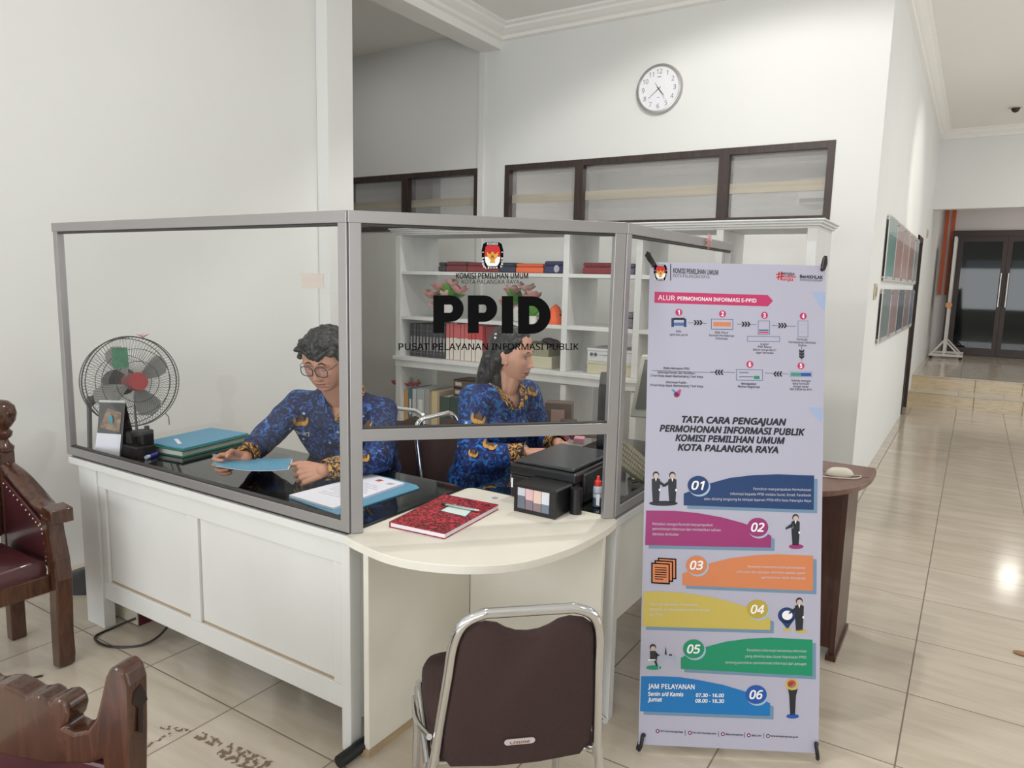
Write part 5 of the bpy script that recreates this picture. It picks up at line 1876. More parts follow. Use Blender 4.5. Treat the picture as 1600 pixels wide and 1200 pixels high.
MB().prism([P_(-1.05, 0.02), P_(0.9, -0.01), P_(0.9, 0.40), P_(-1.0, 0.42)], nf * 0.001).build('date_sheet', M('calendar_paper', (212, 212, 222), 0.7), t)
# telephone-like pen holder with antenna
px_ = Vector((-2.955, 1.70, ZD))
t = thing('pen_holder', 'black desk organizer with two upright pens behind the calendar', 'desk organizer', px_)
BLK = M('black_plastic_gloss', (26, 25, 27), 0.35)
MB().box(px_.x - 0.055, px_.x + 0.055, px_.y - 0.045, px_.y + 0.045, ZD, ZD + 0.05).build('tray', BLK, t, bevel=0.006)
MB().box(px_.x - 0.05, px_.x - 0.005, px_.y - 0.03, px_.y + 0.04, ZD + 0.05, ZD + 0.105).build('compartment', BLK, t, bevel=0.006)
MB().box(px_.x + 0.0, px_.x + 0.05, px_.y - 0.01, px_.y + 0.04, ZD + 0.05, ZD + 0.115).build('compartment', BLK, t, bevel=0.006)
MB().cyl(px_ + Vector((0.03, 0.02, 0.115)), px_ + Vector((0.03, 0.02, 0.13)), 0.010).build('cap', BLK, t)
for lb, dx, lean in (('black pen standing in the desk organizer', -0.03, -0.008),):
    p = px_ + Vector((dx, 0.01, 0.1055))
    pen = thing('pen', lb, 'pen', p, 0)
    MB().cyl(p, p + Vector((lean, 0.0, 0.105)), 0.006, 0.004, 10).build('barrel', BLK, pen)
    MB().cyl(p + Vector((lean, 0, 0.105)), p + Vector((lean * 1.1, 0, 0.118)), 0.003, 0.001, 8).build('tip', BLK, pen)
p0, p1 = at(228, 715, 'z', ZD + 0.009), at(245, 709, 'z', ZD + 0.009)
t = thing('marker', 'blue and white correction pen lying on the black desk glass', 'pen', ((p0 + p1) / 2))
t.location.z = ZD
MB().cyl(p0 * 0.72 + p1 * 0.28, p1, 0.0085, n=12).build('barrel', M('marker_blue', (44, 62, 150), 0.4), t)
MB().cyl(p0, p0 * 0.72 + p1 * 0.28, 0.008, n=12).build('cap', M('marker_cap', (196, 206, 226), 0.4), t)
# ------------------------------------------------------------------ notebook with pen on the counter
ZN = CZT + 0.0005
t = thing('notebook', 'red marbled hardcover notebook with white label on the corner counter', 'notebook', (-1.41, 1.83, ZN))
NBK = [(-1.484, 1.650), (-1.288, 1.657), (-1.297, 1.975), (-1.540, 2.022)]
nbq = [Vector((p[0], p[1], 0)) for p in ((-1.487, 1.648), (-1.283, 1.666), (-1.310, 2.000), (-1.530, 1.985))]


def red_marble():
    m = M('red_marbled_cover', (166, 30, 44), 0.35)
    nt = m.node_tree
    b_ = nt.nodes['Principled BSDF']
    tc = nt.nodes.new('ShaderNodeTexCoord')
    v = nt.nodes.new('ShaderNodeTexVoronoi')
    v.feature = 'DISTANCE_TO_EDGE'
    v.inputs['Scale'].default_value = 58
    n = nt.nodes.new('ShaderNodeTexNoise')
    n.inputs['Scale'].default_value = 30
    n.inputs['Detail'].default_value = 4
    ad = nt.nodes.new('ShaderNodeVectorMath')
    ad.operation = 'MULTIPLY_ADD'
    ad.inputs[1].default_value = (0.025, 0.025, 0.025)
    nt.links.new(n.outputs['Color'], ad.inputs[0])
    nt.links.new(tc.outputs['Object'], ad.inputs[2])
    nt.links.new(ad.outputs[0], v.inputs['Vector'])
    r = nt.nodes.new('ShaderNodeValToRGB')
    r.color_ramp.elements[0].color = (*lin((44, 14, 24)), 1)
    r.color_ramp.elements[0].position = 0.02
    r.color_ramp.elements[1].color = (*lin((206, 52, 62)), 1)
    r.color_ramp.elements[1].position = 0.22
    nt.links.new(v.outputs['Distance'], r.inputs[0])
    nt.links.new(r.outputs[0], b_.inputs['Base Color'])
    return m


RM = red_marble()
sheetbox(nbq, ZN, ZN + 0.0025, 'cover', RM, t)
ins = [p * 0.985 + (sum((q for q in nbq), Vector()) / 4) * 0.015 for p in nbq]
sheetbox(ins, ZN + 0.0025, ZN + 0.0155, 'leaves', M('notebook_leaves', (222, 212, 220), 0.8), t)
sheetbox(nbq, ZN + 0.0155, ZN + 0.018, 'cover', RM, t)
b = MB()
b.prism([nbq[0] + Vector((0, 0, ZN)), nbq[3] + Vector((0, 0, ZN)), nbq[3] + Vector((0, 0, ZN + 0.018)), nbq[0] + Vector((0, 0, ZN + 0.018))], (-0.002, 0, 0))
b.build('spine', M('notebook_spine', (120, 36, 52), 0.5), t)
lb = [at(689, 798, 'z', ZN + 0.018), at(727, 807, 'z', ZN + 0.018), at(739, 796, 'z', ZN + 0.018), at(702, 791, 'z', ZN + 0.018)]
sheetbox([p * 1.12 - sum(lb, Vector()) / 4 * 0.12 for p in lb], ZN + 0.0182, ZN + 0.0185, 'label_border', M('label_border_green', (70, 78, 76), 0.5), t)
sheetbox(lb, ZN + 0.0186, ZN + 0.0189, 'label', M('label_paper', (206, 222, 218), 0.6), t)
p0, p1 = at(690, 787, 'z', ZN + 0.024), at(749, 798, 'z', ZN + 0.024)
t = thing('pen', 'silver ballpoint pen lying on the red marbled notebook', 'pen', (p0 + p1) / 2)
t.location.z = ZN + 0.019
MB().cyl(p0 * 0.88 + p1 * 0.12, p0 * 0.1 + p1 * 0.9, 0.0046, n=12).cyl(p0 * 0.1 + p1 * 0.9, p1, 0.0044, 0.001, 12).build('barrel', M('pen_silver', (176, 182, 176), 0.25, 0.6), t)
MB().cyl(p0, p0 * 0.88 + p1 * 0.12, 0.0047, n=12).build('cap', M('pen_cap', (46, 50, 48), 0.3), t)
MB().bar(p0 * 0.9 + p1 * 0.1 + Vector((0, 0, 0.0062)), p0 * 0.6 + p1 * 0.4 + Vector((0, 0, 0.0062)), 0.003, 0.0015).build('clip', CHROME, t)
# blue stain on the counter
tag(MB().cyl((-1.395, 2.105, ZN), (-1.395, 2.105, ZN + 0.0004), 0.012, n=16).build('ink_stain', M('violet_ink', (160, 156, 186), 0.6), base=(-1.395, 2.105, ZN)), 'pale violet ink stain on the counter beyond the notebook', 'stain')

# ------------------------------------------------------------------ ink tank printer
t = thing('printer', 'black ink tank printer standing on the counter under the middle rail', 'printer', (-1.24, 2.32, ZN))
PBK = M('printer_black', (24, 24, 26), 0.32)
PTX = M('printer_lid', (58, 62, 64), 0.22)
ZP = ZD + 0.001
x0_, x1_, y0_, y1_ = -1.362, -1.100, 2.155, 2.515
MB().box(x0_, x1_, y0_, y1_, ZP, ZP + 0.085).build('lower_body', PBK, t, bevel=0.006)
MB().box(x0_ - 0.004, x1_ + 0.004, y0_ - 0.004, y1_, ZP + 0.0855, ZP + 0.125).build('scanner_body', PBK, t, bevel=0.008)
MB().box(x0_ + 0.012, x1_ - 0.012, y0_ + 0.012, y1_ - 0.012, ZP + 0.1255, ZP + 0.138).build('scanner_lid', PTX, t, bevel=0.005)
MB().cyl((-1.078, 2.125, ZN), (-1.078, 2.125, ZN + 0.088), 0.021, n=20).build('cable_cover', PBK, t)
MB().box(x1_ + 0.001, x1_ + 0.014, y0_ + 0.05, y1_ - 0.05, ZP + 0.04, ZP + 0.115).build('control_strip', M('printer_grey', (44, 45, 48), 0.4), t, bevel=0.004)
# ink tank unit in front
u0, u1, v0_, v1_ = -1.262, -1.101, 2.022, 2.146
tk = MB().box(u0, u1, v0_ + 0.006, v1_, ZN, ZN + 0.097).build('ink_tank', PBK, t, bevel=0.006)
b = MB()
b.box(u0, u1, v0_, v0_ + 0.006, ZN, ZN + 0.012).box(u0, u1, v0_, v0_ + 0.006, ZN + 0.086, ZN + 0.097).box(u0, u0 + 0.012, v0_, v0_ + 0.006, ZN + 0.012, ZN + 0.086).box(u1 - 0.024, u1, v0_, v0_ + 0.006, ZN + 0.012, ZN + 0.086)
b.build('tank_frame', PBK, t, bevel=0.001)
inks = [(104, 110, 122), (128, 112, 122), (134, 116, 118), (108, 120, 134)]
tops = [(196, 198, 204), (214, 178, 180), (216, 190, 176), (206, 210, 216)]
wd = (u1 - 0.024 - u0 - 0.012) / 4
for i in range(4):
    xa = u0 + 0.012 + i * wd
    fl_ = (0.62, 0.48, 0.40, 0.42)[i]
    b = MB()
    zc = ZN + 0.012 + 0.074 * fl_
    b.box(xa + 0.001, xa + wd - 0.001, v0_ + 0.002, v0_ + 0.006, ZN + 0.013, zc, 0).box(xa + 0.001, xa + wd - 0.001, v0_ + 0.002, v0_ + 0.006, zc, ZN + 0.085, 1)
    b.build('tank_window', [M('ink_%d_%d_%d' % inks[i], inks[i], 0.3), M('ink_top_%d_%d_%d' % tops[i], tops[i], 0.3)], t)
p = at(795, 742, 'y', y0_ - 0.0045)
MB().box(x0_ - 0.0055, x0_ - 0.0045, y0_ + 0.01, y0_ + 0.04, ZP + 0.05, ZP + 0.078).box(x0_ + 0.004, x0_ + 0.011, y0_ - 0.0006, y0_, ZP + 0.035, ZP + 0.070).build('sticker', WHITE, t)
MB().box(x1_ + 0.0003, x1_ + 0.0008, y0_ + 0.01, y0_ + 0.045, ZP + 0.008, ZP + 0.04).build('sticker', WHITE, t)
# ink bottle
pb = Vector((-1.052, 2.238, ZP))
t = thing('ink_bottle', 'small ink bottle with red nozzle cap between printer and corner post', 'bottle', pb)
MB().lathe([(0.014, 0), (0.0165, 0.002), (0.0165, 0.034)], 24, pb).build('ink_level', M('diluted_ink', (84, 100, 120), 0.25), t)
MB().lathe([(0.0165, 0.034), (0.0165, 0.060), (0.0160, 0.068), (0.013, 0.074), (0.008, 0.076)], 24, pb).build('bottle_body', M('milky_plastic', (184, 192, 202), 0.35), t)
MB().lathe([(0.0168, 0.049), (0.0168, 0.0505)], 24, pb, caps=False).build('fill_line', BLK, t)
MB().lathe([(0.0125, 0.0745), (0.0125, 0.090), (0.010, 0.0915), (0.0095, 0.094), (0.006, 0.096), (0.0055, 0.108), (0.003, 0.110)], 20, pb).build('cap', M('red_cap', (214, 52, 44), 0.35), t)
MB().prism([pb + Vector((0.004, -0.0172, 0.010)), pb + Vector((0.014, -0.0125, 0.006)), pb + Vector((0.0145, -0.012, 0.05)), pb + Vector((0.003, -0.0175, 0.046))], (0, -0.0006, 0)).build('torn_label', WHITE, t)

# ------------------------------------------------------------------ things on the woman's desk
mc = Vector((-1.296, 2.78, ZD))
mv = Vector((-0.42, 0.91, 0)).normalized()
mn = Vector((-mv.y, mv.x, 0))
t = thing('monitor', 'black flat monitor seen edge on behind the corner post', 'monitor', mc)
MB().obox(mc + Vector((0, 0, 0.222)), mn * 0.020, mv * 0.20, (0, 0, 0.158)).build('display', M('monitor_black', (22, 22, 24), 0.3), t, bevel=0.006)
MB().obox(mc + Vector((0, 0, 0.055)) - mn * 0.01, mn * 0.02, mv * 0.03, (0, 0, 0.040)).build('neck', BLK, t)
MB().obox(mc + Vector((0, 0, 0.0075)), mn * 0.07, mv * 0.10, (0, 0, 0.007)).build('foot', BLK, t, bevel=0.004)
MB().obox(mc + Vector((0, 0, 0.222)) + mn * 0.0205, mn * 0.0006, mv * 0.188, (0, 0, 0.145)).build('screen', M('screen_dark', (14, 16, 20), 0.12), t)
t = thing('keyboard', 'old beige keyboard standing on edge inside the right glass pane', 'keyboard', (-1.02, 2.62, ZD))
kc = at(1000, 712, 'x', -1.02)
BG2 = M('old_beige_plastic', (156, 152, 128), 0.55)
kx = Vector((0.02, 0.78, -0.42)).normalized()
kn = Vector((0.80, -0.28, -0.0)).normalized()
kv = kx.cross(kn).normalized()
MB().obox(kc, kx * 0.17, kv * 0.045, kn * 0.008).build('case', BG2, t, bevel=0.004)
b = MB()
for i in range(14):
    for j in range(5):
        b.obox(kc + kx * (-0.152 + i * 0.0233) + kv * (-0.032 + j * 0.016) + kn * 0.010, kx * 0.0098, kv * 0.0065, kn * 0.003)
k_ = b.build('keys', M('old_key', (178, 174, 150), 0.55), t)
k_['kind'] = 'stuff'
t.location = (kc.x, kc.y, ZD)
t = thing('cloth_bag', 'dark grey cloth bag heaped behind the right glass pane', 'bag', (-1.12, 3.05, ZD))
b = MB()
for (x, y, z, r) in ((-1.06, 2.98, 0.10, 0.10), (-1.05, 3.02, 0.17, 0.09), (-1.06, 2.92, 0.08, 0.09), (-1.05, 3.00, 0.25, 0.08), (-1.06, 2.94, 0.19, 0.08)):
    b.ell((x, y, ZD + z), (0.07, r, r * 0.95), None, 16, 10)
b.build('bag_body', M('dark_bag_cloth', (74, 78, 84), 0.75, bump=0.4, bscale=14), t)
t = thing('old_monitor', 'grey computer screen with pale bezel behind the banner edge', 'monitor', (-1.16, 3.24, ZD))
oc = at(1048, 606, 'y', 3.22)
MB().obox(oc, Vector((0.15, 0.03, 0)), Vector((-0.004, 0.018, 0.0)), Vector((0.022, 0, 0.15))).build('casing', M('pale_bezel', (196, 194, 184), 0.45), t, bevel=0.008)
MB().obox(oc + Vector((0.006, -0.021, 0.012)), Vector((0.13, 0.026, 0)), Vector((-0.0002, 0.001, 0.0)), Vector((0.018, 0, 0.118))).build('screen', M('dull_screen', (96, 104, 104), 0.25), t)
MB().box(oc.x - 0.08, oc.x + 0.08, oc.y - 0.05, oc.y + 0.07, ZD, ZD + 0.014).box(oc.x - 0.02, oc.x + 0.02, oc.y + 0.02, oc.y + 0.05, ZD, oc.z - 0.10).build('foot', M('pale_bezel', (196, 194, 184), 0.45), t)
t.location = (oc.x, oc.y, ZD)
for k in range(4):
    p0, p1 = at(985 + k, 738 + k * 3.5, 'z', ZD + 0.006 + 0.002), at(1003, 733 + k * 4.5, 'z', ZD + 0.008)
    pt = thing('pencil', 'pale pencil lying inside the right pane, %s from the keyboard' % ordn[k], 'pencil', p0, 0, 'pencils on the second desk')
    pt.location.z = ZD
    MB().cyl(p0, p0 * 0.2 + p1 * 0.8, 0.004, n=6, smooth=False).build('barrel', M('pencil_wood', (196, 178, 154), 0.6), pt)
    MB().cyl(p0 * 0.2 + p1 * 0.8, p1, 0.004, 0.0008, n=6, smooth=False).build('tip', M('pencil_tip', (92, 76, 62), 0.6), pt)
# ticket boxes and stamp pads at the far end of the second desk
YT = 3.30


def deskbox(lb, px, w, h, d, col, name='index_box', py=668, y=YT, cat='box', lid=True, rz=0.35):
    p = at(px, py, 'y', y)
    t = thing(name, lb, cat, (p.x, y, ZD), 0, 'small things at the end of the second desk')
    q = Matrix.Rotation(rz, 3, 'Z')
    m = M('deskbox_%d_%d_%d' % col, col, 0.5)
    ax_, ay_ = q @ Vector((w / 2, 0, 0)), q @ Vector((0, d / 2, 0))
    MB().obox((p.x, y, ZD + h / 2), ax_, ay_, (0, 0, h / 2)).build('body', m, t, bevel=0.003)
    if lid:
        MB().obox(Vector((p.x, y, ZD + h * 0.5)) - ay_ * 1.01, ax_ * 0.5, ay_ * 0.01, (0, 0, h * 0.28)).build('label', M('deskbox_label_%d' % col[0], tuple(min(255, int(v * 1.7) + 12) for v in col), 0.6), t)
    return t


deskbox('brown upright box beside the woman on the second desk', 873, 0.14, 0.155, 0.10, (92, 74, 66), name='document_box')
deskbox('dark flat card box leaning by the brown upright box', 888, 0.08, 0.085, 0.06, (72, 58, 54), lid=False, y=YT - 0.095)
deskbox('pink ticket block on the second desk', 885, 0.030, 0.062, 0.06, (204, 110, 142), name='ticket_block', y=YT - 0.17, lid=False)
deskbox('blue ticket block on the second desk', 875, 0.024, 0.055, 0.06, (96, 124, 166), name='ticket_block', y=YT - 0.18, lid=False)
deskbox('brown flat card box with pink side on the second desk', 902, 0.06, 0.07, 0.06, (120, 84, 78), y=YT - 0.12, lid=False)
deskbox('pale pink rubber stamp block on the second desk', 906, 0.05, 0.030, 0.06, (210, 154, 164), name='stamp_block', y=YT - 0.20, lid=False)
deskbox('grey brown card stack on the second desk', 924, 0.09, 0.042, 0.07, (138, 120, 112), name='card_stack', y=YT - 0.03, lid=False)

# ------------------------------------------------------------------ pedestal fan
fb = Vector((-3.545, 1.79, 0))
t = thing('pedestal_fan', 'black wire cage pedestal fan with grey blades and red hub', 'fan', fb)
FBK = M('fan_black', (46, 45, 48), 0.45)
FGR = M('fan_grey_metal', (96, 94, 94), 0.4, 0.5)
FRED = M('fan_red', (150, 42, 44), 0.4)
MB().lathe([(0.175, 0), (0.175, 0.012), (0.15, 0.03), (0.06, 0.06), (0.03, 0.075), (0.022, 0.09)], 32, fb).build('base', FBK, t)
MB().cyl(fb + Vector((0, 0, 0.09)), fb + Vector((0, 0, 0.60)), 0.021, n=14).build('pole', FGR, t)
MB().cyl(fb + Vector((0, 0, 0.55)), fb + Vector((0.05, -0.01, 0.93)), 0.011, n=14).build('upper_pole', FGR, t)
fcn = at(205, 596, 'x', -3.34)
fdir = (EYEP - fcn).normalized()
fdir = Vector((fdir.x + 0.14, fdir.y + 0.34, 0.10)).normalized()
fq = fdir.to_track_quat('Z', 'Y')
RF = 0.213
loc = lambda x, y, z: fcn + fq @ Vector((x, y, z))
b = MB()
for z, r in ((0.0, RF), (0.035, RF * 0.985), (-0.055, RF * 0.96)):
    b.tube([loc(r * cos(2 * pi * k / 48), r * sin(2 * pi * k / 48), z) for k in range(48)], 0.0032 if z == 0 else 0.0022, 6, closed=True)
for z, r in ((0.068, RF * 0.72), (0.080, RF * 0.45), (-0.085, RF * 0.6)):
    b.tube([loc(r * cos(2 * pi * k / 40), r * sin(2 * pi * k / 40), z) for k in range(40)], 0.0016, 5, closed=True)
b.build('cage_rings', FBK, t)
for nm, sgn in (('front_grille', 1), ('rear_grille', -1)):
    b = MB()
    N_ = 84
    for k in range(N_):
        a = 2 * pi * k / N_
        tw = 0.55 if sgn > 0 else -0.3
        prof = ((RF, 0.0), (RF * 0.97, 0.032), (RF * 0.72, 0.068), (RF * 0.45, 0.080), (0.045, 0.084)) if sgn > 0 else ((RF, 0.0), (RF * 0.95, -0.05), (RF * 0.6, -0.085), (0.05, -0.09))
        b.tube([loc(r * cos(a + tw * (1 - r / RF)), r * sin(a + tw * (1 - r / RF)), z) for r, z in prof], 0.0009, 4)
    b.build(nm, M('cage_wire', (70, 68, 68), 0.4), t)
MB().cyl(loc(0, 0, 0.082), loc(0, 0, 0.094), 0.045, 0.040, 28).build('centre_badge', FRED, t)
MB().cyl(loc(0, 0, -0.02), loc(0, 0, 0.045), 0.038, 0.03, 24).build('hub', FRED, t)
for k in range(4):
    a0 = 0.5 + k * pi / 2
    b = MB()
    top, bot = [], []
    outl = [(0.036, -0.20), (0.08, -0.42), (0.13, -0.44), (0.17, -0.32), (0.185, -0.08), (0.18, 0.16), (0.155, 0.34), (0.11, 0.36), (0.06, 0.30), (0.036, 0.28)]
    pts = []
    for r, da in outl:
        a = a0 + da
        pts.append(loc(r * cos(a), r * sin(a), 0.012 + da * 0.055))
    nrm = fdir * 0.0025
    b.prism(pts, nrm)
    b.build('blade', M('fan_blade', (150, 150, 146), 0.35), t)
MB().cyl(loc(0, 0, -0.20), loc(0, 0, -0.095), 0.055, 0.065, 24).ell(loc(0, 0, -0.20), (0.055, 0.055, 0.055)).build('motor', M('motor_dark', (62, 50, 50), 0.5), t)
MB().cyl(fb + Vector((0.05, -0.01, 0.90)), loc(0, 0, -0.15), 0.02).build('tilt_joint', FBK, t)
gp = loc(-0.075, 0.115, 0.098)
MB().obox(gp, fq @ Vector((0.034, 0, 0)), fq @ Vector((0, 0.047, 0)), fq @ Vector((0, 0, 0.001))).build('energy_label', M('energy_green', (58, 116, 86), 0.5, var=0.3, vscale=30), t)
b = MB()
c0 = loc(0.06, 0.205, 0.03)
for k in range(5):
    a = k * 1.3
    b.tube([c0, c0 + Vector((0.02 * cos(a), 0.02 * sin(a), 0.012)), c0 + Vector((0.034 * cos(a + 0.3), 0.03 * sin(a), 0.014))], 0.002, 5)
b.build('ribbon', M('pink_ribbon', (196, 124, 122), 0.8), t)
b = MB()
c0 = loc(0.135, -0.165, 0.02)
b.tube([c0, c0 + Vector((0.012, 0.01, -0.02)), c0 + Vector((0.016, 0.01, -0.06))], 0.003, 6)
b.build('clip_string', M('dull_string', (150, 128, 116), 0.8), t)
# carton with cable under the desk
t = thing('power_box', 'cream and maroon metal power box on the floor under the desk', 'power box', (-3.02, 1.74, 0))
MB().box(-3.115, -2.925, 1.635, 1.640, 0.005, 0.15).build('front_plate', M('cream_plate', (196, 190, 170), 0.5), t)
MB().box(-3.12, -2.92, 1.640, 1.86, 0.0, 0.155).build('case', M('maroon_metal', (78, 22, 26), 0.45), t, bevel=0.003)
MB().tube(catmull([(-2.935, 1.634, 0.035), (-2.985, 1.56, 0.006), (-2.965, 1.475, 0.006), (-2.84, 1.47, 0.006), (-2.74, 1.56, 0.008), (-2.72, 1.66, 0.07), (-2.715, 1.72, 0.25)], 8), 0.005, 8).build('cable', M('cable_black', (30, 24, 24), 0.5), t)
# ------------------------------------------------------------------ people
from mathutils import noise as mnoise


def remeshed(mb, name, voxel, smooth_it=3, factor=0.5):
    """one continuous surface grown round the collected volumes; returns a mesh in world coordinates"""
    tmp = mb.build('volume', [])
    md = tmp.modifiers.new('r', 'REMESH')
    md.mode = 'VOXEL'
    md.voxel_size = voxel
    md.use_smooth_shade = True
    if smooth_it:
        ms = tmp.modifiers.new('s', 'SMOOTH')
        ms.factor = factor
        ms.iterations = smooth_it
    bpy.context.view_layer.update()
    dg = bpy.context.evaluated_depsgraph_get()
    me = bpy.data.meshes.new_from_object(tmp.evaluated_get(dg))
    me.name = name
    old = tmp.data
    bpy.data.objects.remove(tmp)
    bpy.data.meshes.remove(old)
    return me


def coords(me):
    a = np.empty(len(me.vertices) * 3, np.float32)
    me.vertices.foreach_get('co', a)
    return a.reshape(-1, 3)


def set_coords(me, a):
    me.vertices.foreach_set('co', np.ascontiguousarray(a, np.float32).ravel())
    me.update()


def face_centres(me):
    a = np.empty(len(me.polygons) * 3, np.float32)
    me.polygons.foreach_get('center', a)
    return a.reshape(-1, 3)


def link_mesh(me, name, mats, parent, mi=None):
    me.materials.clear()
    for m in mats:
        me.materials.append(m)
    if mi is not None:
        me.polygons.foreach_set('material_index', np.ascontiguousarray(mi, np.int32))
    me.polygons.foreach_set('use_smooth', np.ones(len(me.polygons), bool))
    inv = np.array(wmat(parent).inverted())
    c = coords(me)
    set_coords(me, c @ inv[:3, :3].T + inv[:3, 3])
    o = bpy.data.objects.new(name, me)
    COL.objects.link(o)
    o.parent = parent
    return o


def bvh_of(me):
    return BVHTree.FromPolygons([tuple(v.co) for v in me.vertices], [tuple(p.vertices) for p in me.polygons])


def drop_faces(me, mask):
    bm = bmesh.new()
    bm.from_mesh(me)
    bm.faces.ensure_lookup_table()
    bmesh.ops.delete(bm, geom=[bm.faces[i] for i in np.nonzero(mask)[0]], context='FACES')
    bm.to_mesh(me)
    bm.free()


class Frame:
    """local frame: x to the person's left, y forward, z up"""

    def __init__(self, o, fwd, up=(0, 0, 1)):
        self.o = Vector(o)
        self.y = Vector(fwd).normalized()
        x = self.y.cross(Vector(up)).normalized()
        self.x = -x
        self.z = x.cross(self.y).normalized()
        self.R = Matrix((self.x, self.y, self.z)).transposed()

    def __call__(self, x, y, z):
        return self.o + self.x * x + self.y * y + self.z * z

    def inv(self, pts):
        R = np.array(self.R)
        return (np.asarray(pts) - np.array(self.o)) @ R


def sstep(a, b, x):
    t = np.clip((x - a) / (b - a), 0, 1)
    return t * t * (3 - 2 * t)


def head_surface(n_sub=6, jaw=0.26, width=0.0745, deep=0.095, tall=0.121, nose=1.0, lips=1.0):
    bm = bmesh.new()
    bmesh.ops.create_icosphere(bm, subdivisions=n_sub, radius=1)
    d = np.array([v.co[:] for v in bm.verts])
    fs = [tuple(v.index for v in f.verts) for f in bm.faces]
    bm.free()
    n = 2.35
    q = (np.abs(d[:, 0] / width) ** n + np.abs(d[:, 1] / deep) ** n + np.abs(d[:, 2] / tall) ** n) ** (1 / n)
    p = d / q[:, None]
    x, y, z = p[:, 0].copy(), p[:, 1].copy(), p[:, 2].copy()
    t = sstep(0, 0.12, -z)
    x *= 1 - jaw * t
    x *= 1 - 0.10 * sstep(0.03, 0.12, z)
    y = np.where(y < 0, y * (1 - 0.5 * t), y)
    y = np.where(y > 0.05, 0.05 + (y - 0.05) * 0.55, y)
    y = np.where((y > 0), y * (1 + 0.10 * t), y)
    front = sstep(0.0, 0.35, d[:, 1])

    def g(x0, z0, sx, sz):
        return np.exp(-((x - x0) / sx) ** 2 / 2 - ((z - z0) / sz) ** 2 / 2)
    dy = 0
    dy = dy + nose * (0.008 * g(0, 0.004, 0.008, 0.016) + 0.018 * g(0, -0.023, 0.0088, 0.014) + 0.016 * g(0, -0.038, 0.0105, 0.0075))
    for s in (-1, 1):
        dy = dy + nose * 0.012 * g(s * 0.0135, -0.0415, 0.006, 0.0060)
        dy = dy - 0.0105 * g(s * 0.031, 0.0, 0.0135, 0.0085) - 0.006 * g(s * 0.014, 0.004, 0.006, 0.008)
        dy = dy + 0.0055 * g(s * 0.031, 0.019, 0.020, 0.0065) + 0.0040 * g(s * 0.043, -0.028, 0.018, 0.015)
        dy = dy + 0.006 * g(s * 0.031, -0.003, 0.0095, 0.0055)
        dy = dy - 0.0025 * g(s * 0.026, -0.062, 0.005, 0.007)
    dy = dy + lips * (0.0085 * g(0, -0.0655, 0.019, 0.0050) + 0.0092 * g(0, -0.0790, 0.017, 0.0054)) - 0.0070 * g(0, -0.0722, 0.024, 0.0020)
    dy = dy - 0.0035 * g(0, -0.089, 0.020, 0.005) + 0.0105 * g(0, -0.103, 0.021, 0.011) + 0.004 * g(0, -0.056, 0.022, 0.008)
    y = y + dy * front
    return np.stack([x, y, z], 1), fs


def add_head(mb, fr, **kw):
    p, fs = head_surface(**kw)
    R = np.array(fr.R)
    w = p @ R.T + np.array(fr.o)
    mb.add([tuple(v) for v in w], fs, 0, True)
    for s in (-1, 1):
        rot = fr.R @ Matrix.Rotation(s * 0.30, 3, 'Z') @ Matrix.Rotation(-0.15, 3, 'X')
        wd = kw.get('width', 0.0745)
        mb.ell(fr(s * (wd + 0.003), -0.012, -0.010), (0.0065, 0.019, 0.031), rot, 16, 12)
        mb.ell(fr(s * (wd + 0.001), -0.004, -0.032), (0.006, 0.010, 0.012), rot, 12, 8)
        mb.ell(fr(s * (wd + 0.008), -0.020, 0.000), (0.004, 0.011, 0.022), rot, 12, 8)
    return fr


FING = ((0.041, 0.025, 0.019), (0.045, 0.028, 0.020), (0.042, 0.026, 0.020), (0.033, 0.020, 0.017))


def add_hand(mb, wrist, fdir, palm, curls, thumb, scale=1.0, spread=0.03):
    """five fingered hand; fdir: wrist to knuckles, palm: direction the palm faces, the index side is 'lat'
    curls: bend of the three joints of each finger (radians), thumb: three direction mixes (fdir, lat, palm)"""
    w = Vector(wrist)
    f = Vector(fdir).normalized()
    pn = Vector(palm)
    pn = (pn - f * pn.dot(f)).normalized()
    lat = thumb['side']
    lat = (Vector(lat) - f * Vector(lat).dot(f) - pn * Vector(lat).dot(pn)).normalized()
    S_ = scale
    for i in range(4):
        off = (1.5 - i) * 0.0205 * S_
        k0 = w + f * 0.012 * S_ + lat * off * 0.55
        k1 = w + f * ((0.084, 0.088, 0.084, 0.076)[i]) * S_ + lat * off - pn * (0.002, 0.004, 0.003, 0.0)[i]
        mb.cap(k0, 0.0145 * S_, k1, 0.0098 * S_, 12)
        mb.cap(k0 + pn * 0.007 * S_, 0.012 * S_, k1 + pn * 0.006 * S_ - f * 0.012 * S_, 0.0095 * S_, 12)
        d = (f + lat * (1.5 - i) * spread).normalized()
        p = k1
        r = (0.0090, 0.0082, 0.0075, 0.0066)
        a = 0
        for j in range(3):
            a += curls[i][j]
            dd = d * cos(a) + pn * sin(a)
            e = p + dd * FING[i][j] * S_
            mb.cap(p, r[j] * S_, e, r[j + 1] * S_, 12)
            p = e
    p = w + f * 0.018 * S_ + lat * 0.020 * S_ + pn * 0.006 * S_
    r = (0.0145, 0.0108, 0.0098, 0.0078)
    for j, L in enumerate((0.042, 0.034, 0.028)):
        a_, b_, c_ = thumb['dirs'][j]
        dd = (f * a_ + lat * b_ + pn * c_).normalized()
        e = p + dd * L * S_
        mb.cap(p, r[j] * S_, e, r[j + 1] * S_, 12)
        p = e
    return p


def skin_mat(name, rgb):
    m = M(name, rgb, 0.5, var=0.06, vscale=30, bump=0.05, bscale=220)
    b = m.node_tree.nodes['Principled BSDF']
    b.inputs['Subsurface Weight'].default_value = 0.08
    b.inputs['Subsurface Radius'].default_value = (0.012, 0.005, 0.003)
    b.inputs['Subsurface Scale'].default_value = 0.4
    return m


